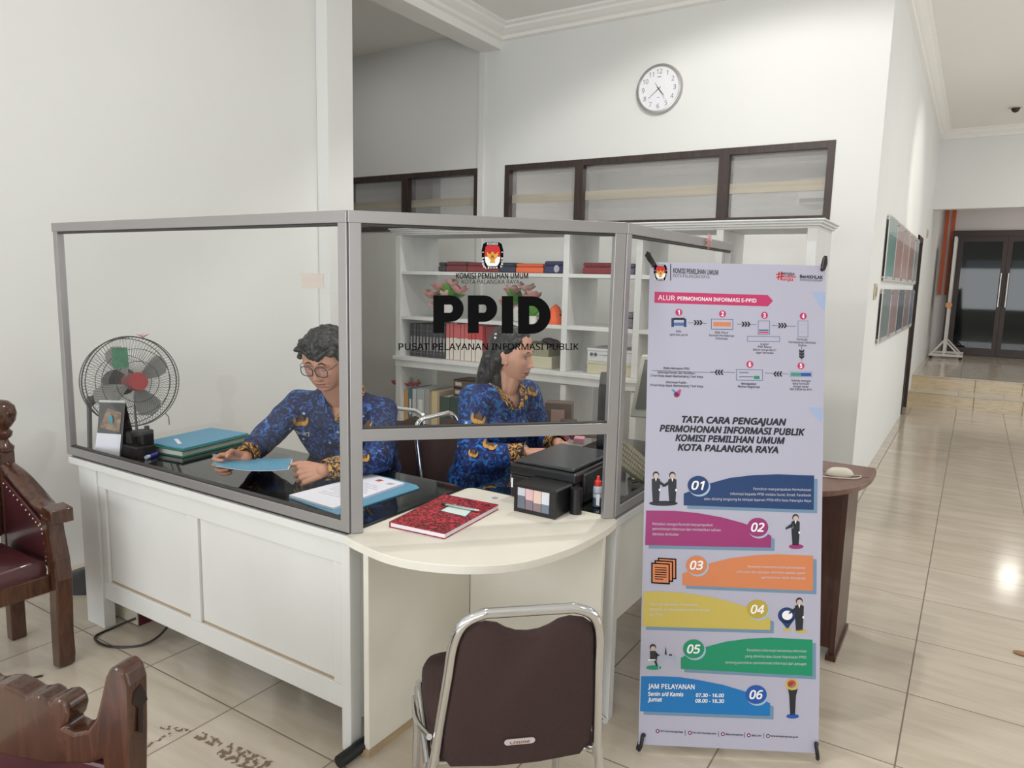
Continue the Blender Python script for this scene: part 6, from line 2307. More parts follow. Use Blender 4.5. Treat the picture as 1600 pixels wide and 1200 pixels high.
def batik(name, deep, mid, bright, scale=1.0):
    m = M(name, mid, 0.75)
    nt = m.node_tree
    L, N = nt.links.new, nt.nodes.new
    b = nt.nodes['Principled BSDF']
    tc = N('ShaderNodeTexCoord')

    def noise(s, det=4, dist=0.0):
        n = N('ShaderNodeTexNoise')
        n.inputs['Scale'].default_value = s * scale
        n.inputs['Detail'].default_value = det
        n.inputs['Distortion'].default_value = dist
        L(tc.outputs['Object'], n.inputs['Vector'])
        return n.outputs['Fac']

    def ramp(src, p0, p1, c0, c1):
        r = N('ShaderNodeValToRGB')
        r.color_ramp.elements[0].position, r.color_ramp.elements[1].position = p0, p1
        r.color_ramp.elements[0].color, r.color_ramp.elements[1].color = (*c0, 1), (*c1, 1)
        L(src, r.inputs[0])
        return r.outputs[0]

    def mix(f, a, c):
        x = N('ShaderNodeMix')
        x.data_type = 'RGBA'
        L(f, x.inputs['Factor'])
        for sck, q in (('A', a), ('B', c)):
            if isinstance(q, tuple):
                x.inputs[sck].default_value = (*q, 1)
            else:
                L(q, x.inputs[sck])
        return x.outputs['Result']
    r = N('ShaderNodeValToRGB')
    e = r.color_ramp.elements
    e[0].position, e[1].position = 0.42, 0.62
    e[0].color, e[1].color = (*lin(deep), 1), (*lin(bright), 1)
    e2 = e.new(0.52)
    e2.color = (*lin(mid), 1)
    L(noise(34, 6, 1.6), r.inputs[0])
    big = ramp(noise(8, 2, 0.4), 0.42, 0.60, (0, 0, 0), (1, 1, 1))
    sepb = N('ShaderNodeSeparateColor')
    L(big, sepb.inputs[0])
    kb = N('ShaderNodeMath')
    kb.operation = 'MULTIPLY'
    kb.inputs[1].default_value = 0.55
    L(sepb.outputs[0], kb.inputs[0])
    col = mix(kb.outputs[0], r.outputs[0], lin(deep))
    veins = ramp(noise(75, 4, 2.5), 0.46, 0.50, (1, 1, 1), (0, 0, 0))
    sep2 = N('ShaderNodeSeparateColor')
    L(veins, sep2.inputs[0])
    k = N('ShaderNodeMath')
    k.operation = 'MULTIPLY'
    k.inputs[1].default_value = 0.45
    L(sep2.outputs[0], k.inputs[0])
    col = mix(k.outputs[0], col, lin(deep))
    v2 = N('ShaderNodeTexVoronoi')
    v2.inputs['Scale'].default_value = 15
    L(tc.outputs['Object'], v2.inputs['Vector'])
    sp = ramp(v2.outputs['Distance'], 0.085, 0.10, (1, 1, 1), (0, 0, 0))
    sep3 = N('ShaderNodeSeparateColor')
    L(sp, sep3.inputs[0])
    col = mix(sep3.outputs[0], col, lin((176, 186, 208)))
    L(col, b.inputs['Base Color'])
    return m


def gold_border(name):
    m = M(name, (22, 22, 30), 0.7)
    nt = m.node_tree
    L, N = nt.links.new, nt.nodes.new
    tc = N('ShaderNodeTexCoord')
    v = N('ShaderNodeTexNoise')
    v.inputs['Scale'].default_value = 60
    v.inputs['Detail'].default_value = 3
    v.inputs['Distortion'].default_value = 1.5
    L(tc.outputs['Object'], v.inputs['Vector'])
    r = N('ShaderNodeValToRGB')
    r.color_ramp.elements[0].position, r.color_ramp.elements[1].position = 0.50, 0.54
    r.color_ramp.elements[0].color, r.color_ramp.elements[1].color = (*lin((20, 20, 32)), 1), (*lin((196, 142, 66)), 1)
    L(v.outputs['Fac'], r.inputs[0])
    L(r.outputs[0], nt.nodes['Principled BSDF'].inputs['Base Color'])
    return m


HAIR = M('black_hair', (20, 18, 20), 0.42, spec=0.4, bump=0.5, bscale=60, stretch=(1, 1, 0.15))
HAIR2 = M('long_black_hair', (13, 12, 14), 0.34, spec=0.5, bump=0.6, bscale=90, stretch=(1, 1, 0.08))
BATM = batik('man_batik', (12, 18, 52), (22, 46, 110), (66, 116, 184))
BATW = batik('woman_batik', (9, 20, 66), (14, 58, 146), (46, 144, 222))
GBORD = gold_border('gold_batik_border')
GOLD = M('batik_gold', (196, 142, 58), 0.65, var=0.25, vscale=60)
GOLDD = M('batik_gold_dark', (104, 76, 42), 0.7)
BLKC = M('black_cloth', (24, 24, 30), 0.8)


def wrinkle(me, amp, freq, seed=0.0, amp2=None):
    c = coords(me)
    n = np.empty(len(me.vertices) * 3, np.float32)
    me.vertices.foreach_get('normal', n)
    n = n.reshape(-1, 3)
    k = np.array([mnoise.noise(Vector((p[0] * freq + seed, p[1] * freq, p[2] * freq * 0.8))) + 0.5 * mnoise.noise(Vector((p[0] * freq * 2.3, p[1] * freq * 2.3 + seed, p[2] * freq * 2.3))) for p in c])
    set_coords(me, c + n * (k * amp)[:, None])


def patch(bvh, centre, nrm, up, outline, mats, name, parent, lift=0.0022, mi=None):
    """cloth motif: outlines (list of polygons in metres) pressed onto a garment along -nrm"""
    nrm = Vector(nrm).normalized()
    r = Vector(up).cross(nrm).normalized()
    u = nrm.cross(r)
    b = MB()
    for k, poly in enumerate(outline):
        def put(x, y):
            o = Vector(centre) + r * x + u * y + nrm * 0.12
            h = bvh.ray_cast(o, -nrm, 0.3)
            return (h[0] + nrm * (lift + 0.0006 * k)) if h[0] is not None else None
        cx = sum(p[0] for p in poly) / len(poly)
        cy = sum(p[1] for p in poly) / len(poly)
        ring = [put(*p) for p in poly]
        mid = [put(cx + (p[0] - cx) * 0.5, cy + (p[1] - cy) * 0.5) for p in poly]
        cen = put(cx, cy)
        if cen is None or any(q is None for q in ring) or any(q is None for q in mid):
            continue
        n = len(poly)
        fs = [(i, (i + 1) % n, n + (i + 1) % n, n + i) for i in range(n)] + [(n + i, n + (i + 1) % n, 2 * n) for i in range(n)]
        b.add(ring + mid + [cen], fs, k % len(mats), True)
    if b.v:
        return b.build(name, mats, parent)


def horn_motif(s=0.05):
    """curved golden horns under a dark peaked mound"""
    horns = []
    for sg in (-1, 1):
        horns.append([(sg * x * s, y * s) for x, y in [(0.02, -0.50), (0.35, -0.60), (0.66, -0.46), (0.84, -0.10), (0.84, 0.40), (0.70, 0.62), (0.66, 0.20), (0.52, -0.04), (0.28, -0.08), (0.02, -0.04)]][::sg])
    mound = [(-0.42 * s, 0.0), (0.42 * s, 0.0), (0.40 * s, 0.30 * s), (0.22 * s, 0.62 * s), (0.0, 0.85 * s), (-0.22 * s, 0.62 * s), (-0.40 * s, 0.30 * s)]
    mound[0], mound[1] = (-0.42 * s, 0.0), (0.42 * s, 0.0)
    bandm = [(-0.30 * s, 0.22 * s), (0.30 * s, 0.22 * s), (0.26 * s, 0.34 * s), (-0.26 * s, 0.34 * s)]
    return [mound, horns[0], bandm, horns[1]]


def neck_collar(fr, path_in, path_out, name, mats, parent, th=0.0035):
    """folded collar: ribbon between an inner and an outer edge curve"""
    a = catmull(path_in, 8)
    c = catmull(path_out, 8)
    rings = []
    for p, q in zip(a, c):
        mid = (p + q) / 2
        out = (mid - fr.o)
        up_ = Vector((0, 0, 1))
        nrm = (q - p).cross(Vector((0, 0, 1)).cross(q - p)).normalized() if (q - p).length > 1e-6 else up_
        rings.append([p, p * 0.75 + q * 0.25 + nrm * (0.006 + th), mid + nrm * (0.006 + th), q + nrm * th, q, mid + nrm * 0.004, p * 0.75 + q * 0.25 + nrm * 0.004])
    b = MB()
    b.loft(rings, 0, True, True, True)
    return b.build(name, mats, parent, sharp=70)


# ================================================================== the man
man = thing('person', 'man in glasses and blue batik shirt reading a blue folder at the desk', 'person', (-2.32, 2.40, 0.0))
SKM = skin_mat('man_skin', (182, 131, 107))
LIPM = M('man_lips', (164, 100, 90), 0.45)
pel, che, nk = Vector((-2.33, 2.42, 0.56)), Vector((-2.258, 2.250, 0.875)), Vector((-2.243, 2.185, 1.020))
tf = Vector((0.42, -0.90, 0)).normalized()             # torso faces
tl = Vector((-tf.y, tf.x, 0))                          # towards his left
hd = Frame((-2.222, 2.078, 1.178), (0.22, -0.86, -0.36), (0.07, -0.2, 1))
shR, shL = Vector((-2.415, 2.10, 0.968)), Vector((-2.085, 2.265, 0.955))
elR, wrR = Vector((-2.465, 1.935, 0.825)), Vector((-2.325, 1.752, 0.818))
elL, wrL = Vector((-1.93, 2.075, 0.81)), Vector((-2.000, 1.850, 0.800))
mb = MB()
add_head(mb, hd, jaw=0.13, width=0.0835, tall=0.121)
mb.cap(hd(0, -0.035, -0.06), 0.058, nk + Vector((0, 0.015, -0.01)), 0.062, 20)
mb.cap(hd(0, 0.02, -0.085), 0.042, nk + tf * 0.01 + Vector((0, 0, -0.03)), 0.05, 16)


def torso(mb, grow, pel, che, nk, shA, shB, tf, tl, depth=0.085, wide=0.10):
    q = Matrix((tl, tf, Vector((0, 0, 1)))).transposed()
    for t_, w_, d_ in ((0.0, 1.22, 1.22), (0.25, 1.12, 1.18), (0.5, 1.12, 1.12), (0.75, 1.22, 1.10), (1.0, 1.28, 1.08)):
        c_ = pel.lerp(che, t_)
        mb.ell(c_, (wide * 1.18 * w_ + grow, depth * 1.12 * d_ + grow, 0.115 + grow), q, 24, 14)
    mb.cap(shA, 0.056 + grow, shB, 0.056 + grow, 18)
    mb.cap(shA * 0.62 + shB * 0.38 + Vector((0, 0, -0.035)), 0.082 + grow, shA * 0.38 + shB * 0.62 + Vector((0, 0, -0.035)), 0.082 + grow, 18)
    for s_ in (shA, shB):
        mb.cap(nk + Vector((0, 0, -0.015)), 0.045 + grow * 0.5, s_ + (nk - s_) * 0.2 + Vector((0, 0, 0.0)), 0.045 + grow, 14)
        mb.cap(s_ + Vector((0, 0, -0.02)), 0.055 + grow, che + (s_ - nk) * 0.55 + Vector((0, 0, -0.08)), 0.07 + grow, 14)


torso(mb, -0.006, pel, che, nk, shR, shL, tf, tl, 0.104, 0.130)
for a_, b_, c_ in ((shR, elR, wrR), (shL, elL, wrL)):
    mb.cap(a_, 0.048, b_, 0.038, 16)
    mb.cap(b_, 0.039, c_, 0.026, 16)
up = Vector((0, 0, 1))
cl = [(0.75, 1.15, 0.7), (0.85, 1.2, 0.7), (0.9, 1.25, 0.7), (0.95, 1.25, 0.7)]
add_hand(mb, wrR, (-0.42, -0.88, -0.12), (0.88, -0.42, -0.10), cl, {'side': up, 'dirs': ((0.6, 0.55, 0.35), (0.55, 0.15, 0.85), (0.35, -0.05, 1.0))}, 1.0)
cl = [(0.95, 1.2, 0.7), (1.0, 1.3, 0.7), (1.05, 1.3, 0.7), (1.1, 1.3, 0.7)]
add_hand(mb, wrL, (-0.74, -0.62, -0.22), (-0.55, 0.72, -0.45), cl, {'side': Vector((-0.3, 0.1, 1)), 'dirs': ((0.85, 0.50, 0.05), (1.0, 0.25, 0.0), (1.0, 0.0, 0.0))}, 1.0)
# hips and legs under the desk
hipR, hipL = pel - tl * 0.09 + Vector((0, 0, -0.02)), pel + tl * 0.09 + Vector((0, 0, -0.02))
lf = Vector((0.10, -0.99, 0))
legs = []
for h_, sg in ((hipR, -1), (hipL, 1)):
    kn = h_ + lf * 0.40 + Vector((sg * 0.03, 0, -0.03))
    an = Vector((kn.x, kn.y + 0.02, 0.10))
    legs.append((h_, kn, an))
    mb.cap(h_, 0.072, kn, 0.05, 16)
    mb.cap(kn, 0.048, an, 0.034, 16)
    mb.cap(an, 0.034, an + lf * 0.12 + Vector((0, 0, -0.055)), 0.026, 14)
me = remeshed(mb, 'body', 0.0026, 2, 0.4)
fc_ = hd.inv(face_centres(me))
lipm = (np.abs(fc_[:, 0]) < 0.0235 - 0.35 * np.abs(fc_[:, 2] + 0.072)) & (fc_[:, 1] > 0.06) & (np.abs(fc_[:, 2] + 0.0725) < 0.0105 * np.sqrt(np.clip(1 - (fc_[:, 0] / 0.024) ** 2, 0, 1)))
body_bvh = bvh_of(me)
link_mesh(me, 'body', [SKM, LIPM], man, lipm.astype(int))
# shirt
mb = MB()
torso(mb, 0.010, pel, che, nk, shR, shL, tf, tl, 0.104, 0.130)
for a_, b_, c_ in ((shR, elR, wrR), (shL, elL, wrL)):
    mb.cap(a_, 0.066, b_, 0.058, 18)
    mb.cap(b_, 0.057, b_.lerp(c_, 0.93), 0.042, 18)
me = remeshed(mb, 'shirt', 0.005, 8, 0.6)
wrinkle(me, 0.0055, 16, 3.0)
tfr = Frame(nk, tf)
fcw = face_centres(me)
fl_ = tfr.inv(fcw)
vmask = (fl_[:, 1] > 0.0) & (fl_[:, 2] > -0.100) & (np.abs(fl_[:, 0] - 0.004) < 0.40 * (fl_[:, 2] + 0.100)) & (fl_[:, 2] < 0.09)
drop_faces(me, vmask)
# hollow the sleeves' ends
fcw = face_centres(me)
em = np.zeros(len(fcw), bool)
for b_, c_ in ((elR, wrR), (elL, wrL)):
    ax_ = np.array((c_ - b_).normalized())
    tt = (fcw - np.array(b_)) @ ax_
    rr_ = np.linalg.norm(fcw - np.array(b_) - tt[:, None] * ax_, axis=1)
    em |= (tt > (c_ - b_).length * 0.93 + 0.012) & (rr_ < 0.06)
drop_faces(me, em)
fcw = face_centres(me)
mi = np.zeros(len(fcw), int)
for b_, c_ in ((elR, wrR), (elL, wrL)):
    ax_ = np.array((c_ - b_).normalized())
    tt = (fcw - np.array(b_)) @ ax_
    rr_ = np.linalg.norm(fcw - np.array(b_) - tt[:, None] * ax_, axis=1)
    mi[(tt > (c_ - b_).length * 0.72) & (rr_ < 0.075)] = 1
sb = bvh_of(me)
shirt = link_mesh(me, 'shirt', [BATM, GBORD], man, mi)
sm = shirt.modifiers.new('thick', 'SOLIDIFY')
sm.thickness = 0.003
sm.offset = -1


def onto(bvh, p, n, lift=0.004):
    h = bvh.find_nearest(Vector(p))
    return h[0] + (Vector(p) - h[0]).normalized() * 0 + h[1] * lift if h[0] is not None else Vector(p)


# collar: inner edge on the neck, outer edge lying on the shoulders and down to the V
for sg, nm in ((-1, 'collar'), (1, 'collar')):
    inn = [tfr(sg * 0.003 + 0.004, 0.14, -0.090), tfr(sg * 0.022, 0.11, -0.045), tfr(sg * 0.052, 0.070, 0.010), tfr(sg * 0.066, 0.01, 0.045), tfr(sg * 0.040, -0.058, 0.060), tfr(0, -0.074, 0.062)]
    out = [tfr(sg * 0.016 + 0.004, 0.142, -0.096), tfr(sg * 0.078, 0.120, -0.068), tfr(sg * 0.105, 0.070, -0.012), tfr(sg * 0.100, -0.01, 0.012), tfr(sg * 0.060, -0.094, 0.022), tfr(0, -0.108, 0.024)]
    inn = [onto(sb, p, None, 0.009) if k < 2 else p for k, p in enumerate(inn)]
    out = [onto(sb, p, None, 0.013) if k < 4 else p for k, p in enumerate(out)]
    neck_collar(tfr, inn, out, nm, [BATM if sg < 0 else GBORD], man)
# motifs, name tape, buttons
cam_n = (EYEP - che).normalized()
for nm, (px, py), s_ in (('gold_motif', (470, 658), 0.036), ('gold_motif', (531, 661), 0.034), ('gold_motif', (574, 666), 0.034), ('gold_motif', (568, 716), 0.026)):
    d_ = ray(px, py)
    h = sb.ray_cast(EYEP, d_.normalized(), 6)
    if h[0] is not None:
        n_ = (h[1] * 0.55 + (EYEP - h[0]).normalized() * 0.6)
        patch(sb, h[0], n_, up, horn_motif(s_), [GOLDD, GOLD], nm, man)
h = sb.ray_cast(EYEP, ray(471, 678).normalized(), 6)
if h[0] is not None:
    patch(sb, h[0], h[1] * 0.6 + cam_n * 0.5, up, [[(-0.036, -0.009), (0.036, -0.009), (0.036, 0.009), (-0.036, 0.009)], [(-0.033, -0.0065), (0.033, -0.0065), (0.033, 0.0065), (-0.033, 0.0065)], [(-0.024, -0.0025), (0.024, -0.0025), (0.024, 0.0025), (-0.024, 0.0025)]],
          [M('tape_border', (176, 178, 182), 0.6), M('tape_black', (26, 28, 36), 0.6), M('tape_text', (150, 152, 160), 0.6)], 'name_tape', man, 0.003)
for k in range(4):
    q = tfr(0.006, 0.16, -0.155 - 0.055 * k)
    h = sb.ray_cast(q + tf * 0.1, -tf, 0.4)
    if h[0] is not None:
        MB().cyl(h[0], h[0] + tf * 0.003, 0.0055, n=12).build('button', M('button_blue', (40, 52, 92), 0.35), man)
# trousers and shoes
mb = MB()
for h_, kn, an in legs:
    mb.cap(h_, 0.086, kn, 0.064, 16)
    mb.cap(kn, 0.062, an + Vector((0, 0, 0.0)), 0.05, 16)
mb.cap(hipR, 0.095, hipL, 0.095, 16)
me = remeshed(mb, 'trousers', 0.012, 4)
link_mesh(me, 'trousers', [BLKC], man)
for h_, kn, an in legs:
    b = MB()
    q = Matrix((Vector((lf.y, -lf.x, 0)), lf, up)).transposed()
    b.ell(Vector((an.x, an.y, 0.05)) + lf * 0.06, (0.045, 0.13, 0.05), q, 20, 12)
    b.ell(Vector((an.x, an.y, 0.075)), (0.045, 0.055, 0.065), q, 16, 10)
    b.build('shoe', M('black_shoe', (20, 19, 20), 0.3), man)
# hair: full on top, swept forward over the forehead, short at the sides
rh = random.Random(11)
mb = MB()
mb.ell(hd(0, -0.024, 0.045), (0.088, 0.094, 0.082), hd.R, 28, 18)
mb.ell(hd(0, 0.012, 0.088), (0.074, 0.070, 0.050), hd.R, 24, 16)
for k in range(70):
    a = rh.uniform(-1.0, 1.0)
    bq = rh.uniform(-0.5, 1.0)
    c0 = hd(0.074 * a, -0.03 + 0.095 * bq, 0.086 + 0.042 * (1 - a * a) - 0.030 * max(0, bq - 0.5) - 0.03 * max(0, -bq))
    mb.ell(c0, (rh.uniform(0.012, 0.020), rh.uniform(0.016, 0.028), rh.uniform(0.012, 0.019)), hd.R @ Matrix.Rotation(rh.uniform(-1.2, 1.2), 3, 'Z'), 12, 8)
# curls over the forehead, heavier towards his left
for k in range(26):
    t_ = k / 25
    x_ = -0.070 + 0.146 * t_
    drop = 0.070 - 0.016 * sin(pi * min(1, max(0, (t_ - 0.15) / 0.7))) * (1 if t_ > 0.3 else 0.2) + rh.uniform(-0.006, 0.006)
    yy = 0.076 - 7.0 * x_ * x_ + rh.uniform(-0.004, 0.004)
    mb.ell(hd(x_, yy, drop), (0.012, 0.012, 0.014), hd.R, 10, 8)
    mb.ell(hd(x_ * 0.96, yy - 0.006, drop + 0.020), (0.016, 0.016, 0.018), hd.R, 10, 8)
for sg in (-1, 1):
    mb.ell(hd(sg * 0.080, -0.016, 0.040), (0.015, 0.056, 0.044), hd.R, 16, 10)
    mb.cap(hd(sg * 0.079, 0.030, 0.050), 0.012, hd(sg * 0.0825, 0.018, 0.004), 0.006, 10)
    mb.ell(hd(sg * 0.068, -0.062, 0.0), (0.022, 0.034, 0.055), hd.R, 14, 10)
mb.ell(hd(0, -0.080, 0.005), (0.060, 0.024, 0.060), hd.R, 18, 12)
for sg in (-1, 1):
    for k in range(14):
        mb.ell(hd(sg * rh.uniform(0.074, 0.088), rh.uniform(-0.04, 0.042), rh.uniform(0.034, 0.085)), (0.013, 0.017, 0.014), hd.R, 10, 8)
me = remeshed(mb, 'hair', 0.003, 2, 0.4)
wrinkle(me, 0.003, 70, 1.0)
link_mesh(me, 'hair', [HAIR], man)


def face_line(bvh, fr, pts, r, lift, name, mat, parent):
    """thin stroke on the face: brows, lashes; points are (x, z) in the head frame"""
    out = []
    for p in catmull([(x, 0, z) for x, z in pts], 5):
        h = bvh.ray_cast(fr(p.x, 0.2, p.z), -fr.y, 0.3)
        if h[0] is not None:
            out.append(h[0] + fr.y * lift)
    n = len(out)
    rs = [r * (0.45 + 0.55 * sin(pi * (i + 0.5) / n)) for i in range(n)]
    return MB().tube(out, rs, 8).build(name, mat, parent)


LASH = M('lash_dark', (34, 26, 26), 0.6)
for sg in (-1, 1):
    face_line(body_bvh, hd, [(sg * 0.014, 0.0225), (sg * 0.030, 0.0275), (sg * 0.047, 0.0205)], 0.0036, 0.0, 'eyebrow', HAIR, man)
    face_line(body_bvh, hd, [(sg * 0.0185, -0.0035), (sg * 0.031, -0.0075), (sg * 0.0435, -0.003)], 0.0014, 0.0002, 'lashes', LASH, man)
    face_line(body_bvh, hd, [(sg * 0.019, 0.004), (sg * 0.031, 0.0075), (sg * 0.043, 0.004)], 0.0007, 0.0, 'lid_crease', M('crease_brown', (118, 78, 66), 0.6), man)
face_line(body_bvh, hd, [(-0.023, -0.0715), (-0.010, -0.0725), (0.0, -0.0732), (0.010, -0.0725), (0.023, -0.0715)], 0.0010, 0.0, 'mouth_line', M('mouth_line_brown', (92, 52, 50), 0.6), man)
# glasses
gls = thing('eyeglasses', 'dark thin framed eyeglasses worn by the man', 'glasses', hd(0, 0.1, 0.0))
GF = M('glasses_frame', (30, 26, 28), 0.3)
LENS = glass_mat('lens_glass', (0.95, 0.92, 0.96), 0.8, 0.03, (0.5, 0.42, 0.6))
gy = 0.094
for sg in (-1, 1):
    cx = sg * 0.0335
    rim = []
    for k in range(28):
        a = 2 * pi * k / 28
        ex = 2.8
        rr_ = (abs(cos(a)) ** ex + abs(sin(a)) ** ex) ** (-1 / ex)
        rim.append(hd(cx + 0.0275 * rr_ * cos(a), gy - 0.10 * abs(cx + 0.026 * cos(a)) * 0.18, -0.003 + 0.0215 * rr_ * sin(a)))
    MB().tube(rim, 0.0018, 8, closed=True).build('rim', GF, gls)
    MB().poly(rim).build('lens', LENS, gls)
    MB().tube([hd(sg * 0.060, gy - 0.008, 0.006), hd(sg * 0.074, gy - 0.02, 0.009), hd(sg * 0.081, 0.02, 0.012), hd(sg * 0.083, -0.005, 0.012), hd(sg * 0.080, -0.03, -0.008)], 0.0014, 8).build('temple', GF, gls)
MB().tube(catmull([hd(-0.0085, gy - 0.001, 0.003), hd(0, gy + 0.003, 0.007), hd(0.0085, gy - 0.001, 0.003)], 5), 0.0013, 8).build('bridge', GF, gls)
# the folder in his hands
t = thing('document_folder', 'blue card folder held open in both hands of the man', 'folder', at(392, 722, 'z', 0.80), 0, 'folders on the desk')


def depthpt(px, py, d):
    return EYEP + ray(px, py) * d


f00, f10 = depthpt(334, 727, 2.64), depthpt(449, 733, 2.645)
f01, f11 = depthpt(332, 710, 2.83), depthpt(456, 717, 2.83)
b = MB()
rows_ = []
for j in range(9):
    s_ = j / 8
    lo, hi = f00.lerp(f10, s_), f01.lerp(f11, s_)
    sag = 0.012 * (s_ * (1 - s_)) * 4
    rows_.append([lo - up * sag, lo.lerp(hi, 0.5) - up * sag * 0.8, hi - up * sag * 0.7, hi - up * (sag * 0.7 - 0.003), lo.lerp(hi, 0.5) - up * (sag * 0.8 - 0.004), lo - up * (sag - 0.003)])
b.loft(rows_, 0, True)
b.build('cover', BLUEF, t, sharp=30)
rows_ = []
for j in range(9):
    s_ = 0.03 + 0.985 * j / 8
    lo, hi = f00.lerp(f10, s_).lerp(f01.lerp(f11, s_), 0.04), f00.lerp(f10, s_).lerp(f01.lerp(f11, s_), 0.96)
    sag = 0.012 * (s_ * (1 - s_)) * 4
    rows_.append([lo - up * (sag + 0.0008), hi - up * (sag * 0.7 + 0.0008), hi - up * (sag * 0.7 + 0.0035), lo - up * (sag + 0.0035)])
MB().loft(rows_, 0, False).build('papers', M('bright_paper', (226, 226, 236), 0.7), t)

# ================================================================== the woman
wom = thing('person', 'woman with long black hair in bright blue batik blouse facing right', 'person', (-1.86, 2.68, 0.0))
SKW = skin_mat('woman_skin', (200, 148, 124))
LIPW = M('woman_lips', (162, 82, 80), 0.4)
pel, che, nk = Vector((-1.885, 2.69, 0.56)), Vector((-1.800, 2.685, 0.87)), Vector((-1.755, 2.695, 1.030))
tf = Vector((0.94, -0.34, 0)).normalized()
tl = Vector((-tf.y, tf.x, 0))
hd = Frame((-1.708, 2.705, 1.196), (0.965, 0.20, -0.13), (0.12, 0, 1))
shR, shL = Vector((-1.800, 2.535, 1.000)), Vector((-1.715, 2.835, 1.000))
elR, wrR = Vector((-1.735, 2.440, 0.765)), Vector((-1.555, 2.570, 0.800))
elL, wrL = Vector((-1.700, 2.93, 0.775)), Vector((-1.535, 2.83, 0.795))
mb = MB()
add_head(mb, hd, jaw=0.18, width=0.075, deep=0.098, tall=0.117, nose=0.86, lips=1.1)
mb.cap(hd(0, -0.03, -0.06), 0.053, nk + Vector((0, 0, -0.01)), 0.058, 20)
mb.cap(hd(0, 0.015, -0.085), 0.036, nk + tf * 0.012 + Vector((0, 0, -0.03)), 0.045, 16)
torso(mb, -0.006, pel, che, nk, shR, shL, tf, tl, 0.088, 0.098)
for sg in (-1, 1):
    mb.ell(che + tl * sg * 0.062 + tf * 0.075 + Vector((0, 0, -0.005)), (0.06, 0.055, 0.065), None, 18, 12)
for a_, b_, c_ in ((shR, elR, wrR), (shL, elL, wrL)):
    mb.cap(a_, 0.046, b_, 0.037, 16)
    mb.cap(b_, 0.037, c_, 0.024, 16)
cl = [(0.25, 0.4, 0.3), (0.25, 0.45, 0.3), (0.3, 0.45, 0.3), (0.35, 0.5, 0.3)]
add_hand(mb, wrR, (0.86, 0.46, 0.02), (0.1, 0.1, -1), cl, {'side': Vector((-0.46, 0.86, 0)), 'dirs': ((0.7, 0.7, 0.15), (0.9, 0.35, 0.2), (1, 0.1, 0.2))}, 0.92)
add_hand(mb, wrL, (0.90, -0.42, -0.12), (0, 0, -1), cl, {'side': Vector((-0.42, -0.9, 0)), 'dirs': ((0.7, 0.7, 0.15), (0.9, 0.35, 0.2), (1, 0.1, 0.2))}, 0.92)
lf = Vector((0.99, -0.08, 0))
hipR, hipL = pel - tl * 0.085 + Vector((0, 0, -0.02)), pel + tl * 0.085 + Vector((0, 0, -0.02))
legs = []
for h_, sg in ((hipR, -1), (hipL, 1)):
    kn = h_ + lf * 0.37 + Vector((0, sg * 0.0, -0.03))
    an = Vector((kn.x - 0.02, kn.y, 0.10))
    legs.append((h_, kn, an))
    mb.cap(h_, 0.075, kn, 0.048, 16)
    mb.cap(kn, 0.046, an, 0.032, 16)
    mb.cap(an, 0.032, an + lf * 0.11 + Vector((0, 0, -0.055)), 0.024, 14)
me = remeshed(mb, 'body', 0.0026, 2, 0.4)
fc_ = hd.inv(face_centres(me))
lipm = (np.abs(fc_[:, 0]) < 0.0235) & (fc_[:, 1] > 0.055) & (np.abs(fc_[:, 2] + 0.0722) < 0.0108 * np.sqrt(np.clip(1 - (fc_[:, 0] / 0.024) ** 2, 0, 1)))
body_bvh = bvh_of(me)
link_mesh(me, 'body', [SKW, LIPW], wom, lipm.astype(int))
mb = MB()
torso(mb, 0.014, pel, che, nk, shR, shL, tf, tl, 0.088, 0.098)
q = Matrix((tl, tf, Vector((0, 0, 1)))).transposed()
mb.ell(pel + Vector((0.02, 0, 0.04)), (0.165, 0.150, 0.11), q, 24, 14)
for sg in (-1, 1):
    mb.ell(che + tl * sg * 0.062 + tf * 0.078 + Vector((0, 0, -0.005)), (0.074, 0.068, 0.078), None, 18, 12)
for a_, b_, c_ in ((shR, elR, wrR), (shL, elL, wrL)):
    mb.cap(a_, 0.070, b_, 0.066, 18)
    mb.cap(b_, 0.064, b_.lerp(c_, 0.93), 0.043, 18)
me = remeshed(mb, 'blouse', 0.005, 8, 0.6)
wrinkle(me, 0.0065, 13, 8.0)
tfr = Frame(nk, tf)
fl_ = tfr.inv(face_centres(me))
drop_faces(me, (fl_[:, 1] > -0.01) & (fl_[:, 2] > -0.085) & (np.abs(fl_[:, 0]) < 0.55 * (fl_[:, 2] + 0.085)) & (fl_[:, 2] < 0.08))
fcw = face_centres(me)
em = np.zeros(len(fcw), bool)
for b_, c_ in ((elR, wrR), (elL, wrL)):
    ax_ = np.array((c_ - b_).normalized())
    tt = (fcw - np.array(b_)) @ ax_
    rr_ = np.linalg.norm(fcw - np.array(b_) - tt[:, None] * ax_, axis=1)
    em |= (tt > (c_ - b_).length * 0.93 + 0.012) & (rr_ < 0.06)
drop_faces(me, em)
fcw = face_centres(me)
mi = np.zeros(len(fcw), int)
for b_, c_ in ((elR, wrR), (elL, wrL)):
    ax_ = np.array((c_ - b_).normalized())
    tt = (fcw - np.array(b_)) @ ax_
    rr_ = np.linalg.norm(fcw - np.array(b_) - tt[:, None] * ax_, axis=1)
    mi[(tt > (c_ - b_).length * 0.70) & (rr_ < 0.078)] = 1
mi[fcw[:, 2] < 0.585] = 1
sb = bvh_of(me)
bl_ = link_mesh(me, 'blouse', [BATW, GBORD], wom, mi)
sm = bl_.modifiers.new('thick', 'SOLIDIFY')
sm.thickness = 0.003
sm.offset = -1
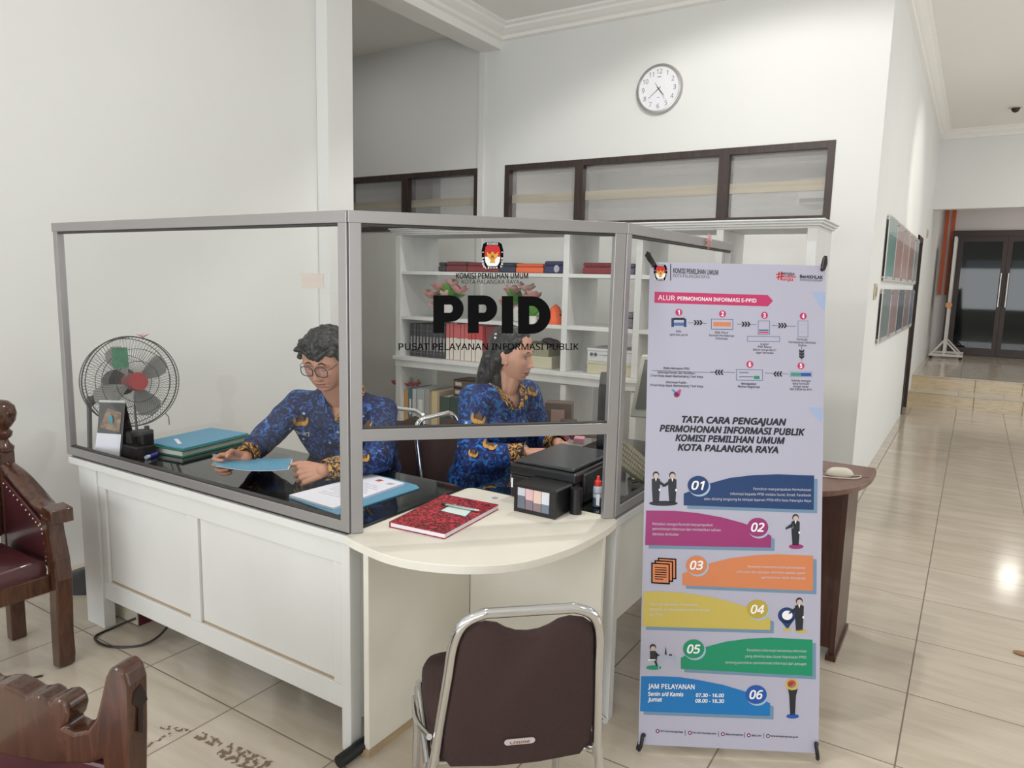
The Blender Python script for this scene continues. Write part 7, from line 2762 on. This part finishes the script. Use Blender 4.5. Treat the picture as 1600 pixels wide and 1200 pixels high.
for sg in (-1, 1):
    inn = [tfr(sg * 0.003, 0.13, -0.078), tfr(sg * 0.026, 0.10, -0.035), tfr(sg * 0.048, 0.055, 0.006), tfr(sg * 0.058, 0.0, 0.028), tfr(sg * 0.032, -0.045, 0.034), tfr(0, -0.056, 0.036)]
    out = [tfr(sg * 0.012, 0.132, -0.084), tfr(sg * 0.056, 0.11, -0.048), tfr(sg * 0.080, 0.055, -0.010), tfr(sg * 0.084, -0.01, 0.008), tfr(sg * 0.048, -0.075, 0.010), tfr(0, -0.088, 0.010)]
    inn = [onto(sb, p, None, 0.009) if k < 2 else p for k, p in enumerate(inn)]
    out = [onto(sb, p, None, 0.013) if k < 4 else p for k, p in enumerate(out)]
    neck_collar(tfr, inn, out, 'collar', [GBORD], wom)
for (px, py), s_ in (((792, 621), 0.034), ((832, 612), 0.032), ((747, 655), 0.038), ((765, 696), 0.036), ((739, 709), 0.024)):
    h = sb.ray_cast(EYEP, ray(px, py).normalized(), 6)
    if h[0] is not None:
        patch(sb, h[0], h[1] * 0.5 + (EYEP - h[0]).normalized() * 0.6, Vector((0.35, 0, 1)), horn_motif(s_), [GOLDD, GOLD], 'gold_motif', wom)
for k in range(4):
    qv = tfr(0.0, 0.2, -0.135 - 0.06 * k)
    h = sb.ray_cast(qv + tf * 0.1, -tf, 0.4)
    if h[0] is not None:
        MB().cyl(h[0], h[0] + tf * 0.003, 0.006, n=12).build('button', M('button_blue', (40, 52, 92), 0.35), wom)
mb = MB()
for h_, kn, an in legs:
    mb.cap(h_, 0.09, kn, 0.062, 16)
    mb.cap(kn, 0.060, an, 0.05, 16)
mb.cap(hipR, 0.10, hipL, 0.10, 16)
me = remeshed(mb, 'trousers', 0.012, 4)
link_mesh(me, 'trousers', [BLKC], wom)
for h_, kn, an in legs:
    b = MB()
    q = Matrix((Vector((lf.y, -lf.x, 0)), lf, up)).transposed()
    b.ell(Vector((an.x, an.y, 0.045)) + lf * 0.055, (0.042, 0.12, 0.045), q, 20, 12)
    b.ell(Vector((an.x, an.y, 0.07)), (0.042, 0.05, 0.06), q, 16, 10)
    b.build('shoe', M('black_shoe', (20, 19, 20), 0.3), wom)
# long hair, drawn back from the forehead and falling behind the shoulder
mb = MB()
mb.ell(hd(0, -0.024, 0.040), (0.083, 0.098, 0.089), hd.R, 30, 20)
mb.ell(hd(0, 0.010, 0.083), (0.062, 0.054, 0.038), hd.R, 24, 14)
mb.ell(hd(0, -0.050, 0.0), (0.080, 0.072, 0.100), hd.R, 26, 18)
for sg in (-1, 1):
    mb.ell(hd(sg * 0.064, -0.038, 0.012), (0.022, 0.050, 0.070), hd.R, 18, 12)
    mb.cap(hd(sg * 0.054, 0.036, 0.068), 0.016, hd(sg * 0.073, -0.004, 0.036), 0.017, 12)
    mb.cap(hd(sg * 0.072, 0.006, 0.040), 0.010, hd(sg * 0.076, -0.012, 0.016), 0.010, 12)
    mb.cap(hd(sg * 0.066, -0.045, -0.02), 0.034, hd(sg * 0.058, -0.085, -0.15), 0.030, 14)
back = [hd(0, -0.095, -0.02), hd(0, -0.112, -0.09), hd(0, -0.120, -0.16), hd(0, -0.128, -0.215)]
for k in range(3):
    for o_ in (-0.045, -0.015, 0.015, 0.045):
        mb.cap(back[k] + hd.x * o_, 0.034 - 0.004 * k, back[k + 1] + hd.x * o_ * 0.95, 0.030 - 0.004 * k, 14)
# lock over the near shoulder
mb.cap(hd(-0.060, -0.055, -0.08), 0.026, hd(-0.066, -0.020, -0.175), 0.016, 12)
mb.cap(hd(-0.066, -0.020, -0.175), 0.018, hd(-0.060, 0.008, -0.205), 0.010, 12)
me = remeshed(mb, 'hair', 0.003, 8, 0.5)
wrinkle(me, 0.0018, 60, 4.0)
fc_ = hd.inv(face_centres(me))
link_mesh(me, 'hair', [HAIR2], wom)
mb = MB()
for k in range(16):
    a = -1.1 + 2.2 * k / 15
    c0 = hd(0.082 * sin(a) * -1, -0.060 - 0.02 * cos(a), 0.098 - 0.055 * (1 - cos(a)))
    mb.ell(c0, 0.0065, None, 8, 6, k % 2)
mb.build('hair_clip', [M('clip_black', (24, 24, 26), 0.25), M('clip_pearl', (196, 194, 196), 0.25)], wom)
for sg in (-1, 1):
    face_line(body_bvh, hd, [(sg * 0.014, 0.0215), (sg * 0.030, 0.0265), (sg * 0.046, 0.0205)], 0.0026, 0.0, 'eyebrow', HAIR2, wom)
    face_line(body_bvh, hd, [(sg * 0.0185, -0.001), (sg * 0.031, 0.0025), (sg * 0.0435, -0.001)], 0.0016, 0.0004, 'lashes', LASH, wom)
    face_line(body_bvh, hd, [(sg * 0.0205, -0.004), (sg * 0.031, -0.0052), (sg * 0.042, -0.004)], 0.0008, 0.0, 'lid_crease', LASH, wom)
    h = body_bvh.ray_cast(hd(sg * 0.031, 0.2, -0.0015), -hd.y, 0.3)
    if h[0] is not None:
        MB().ell(h[0] - hd.y * 0.0005, (0.0095, 0.0012, 0.0034), hd.R, 14, 8).build('eye', M('eye_white', (196, 184, 178), 0.3), wom)
        MB().ell(h[0] + hd.y * 0.0004, (0.0042, 0.0010, 0.0034), hd.R, 12, 8).build('iris', M('iris_dark', (30, 20, 18), 0.15), wom)
face_line(body_bvh, hd, [(-0.022, -0.0710), (0.0, -0.0728), (0.022, -0.0710)], 0.0010, 0.0, 'mouth_line', M('mouth_line_brown', (92, 52, 50), 0.6), wom)
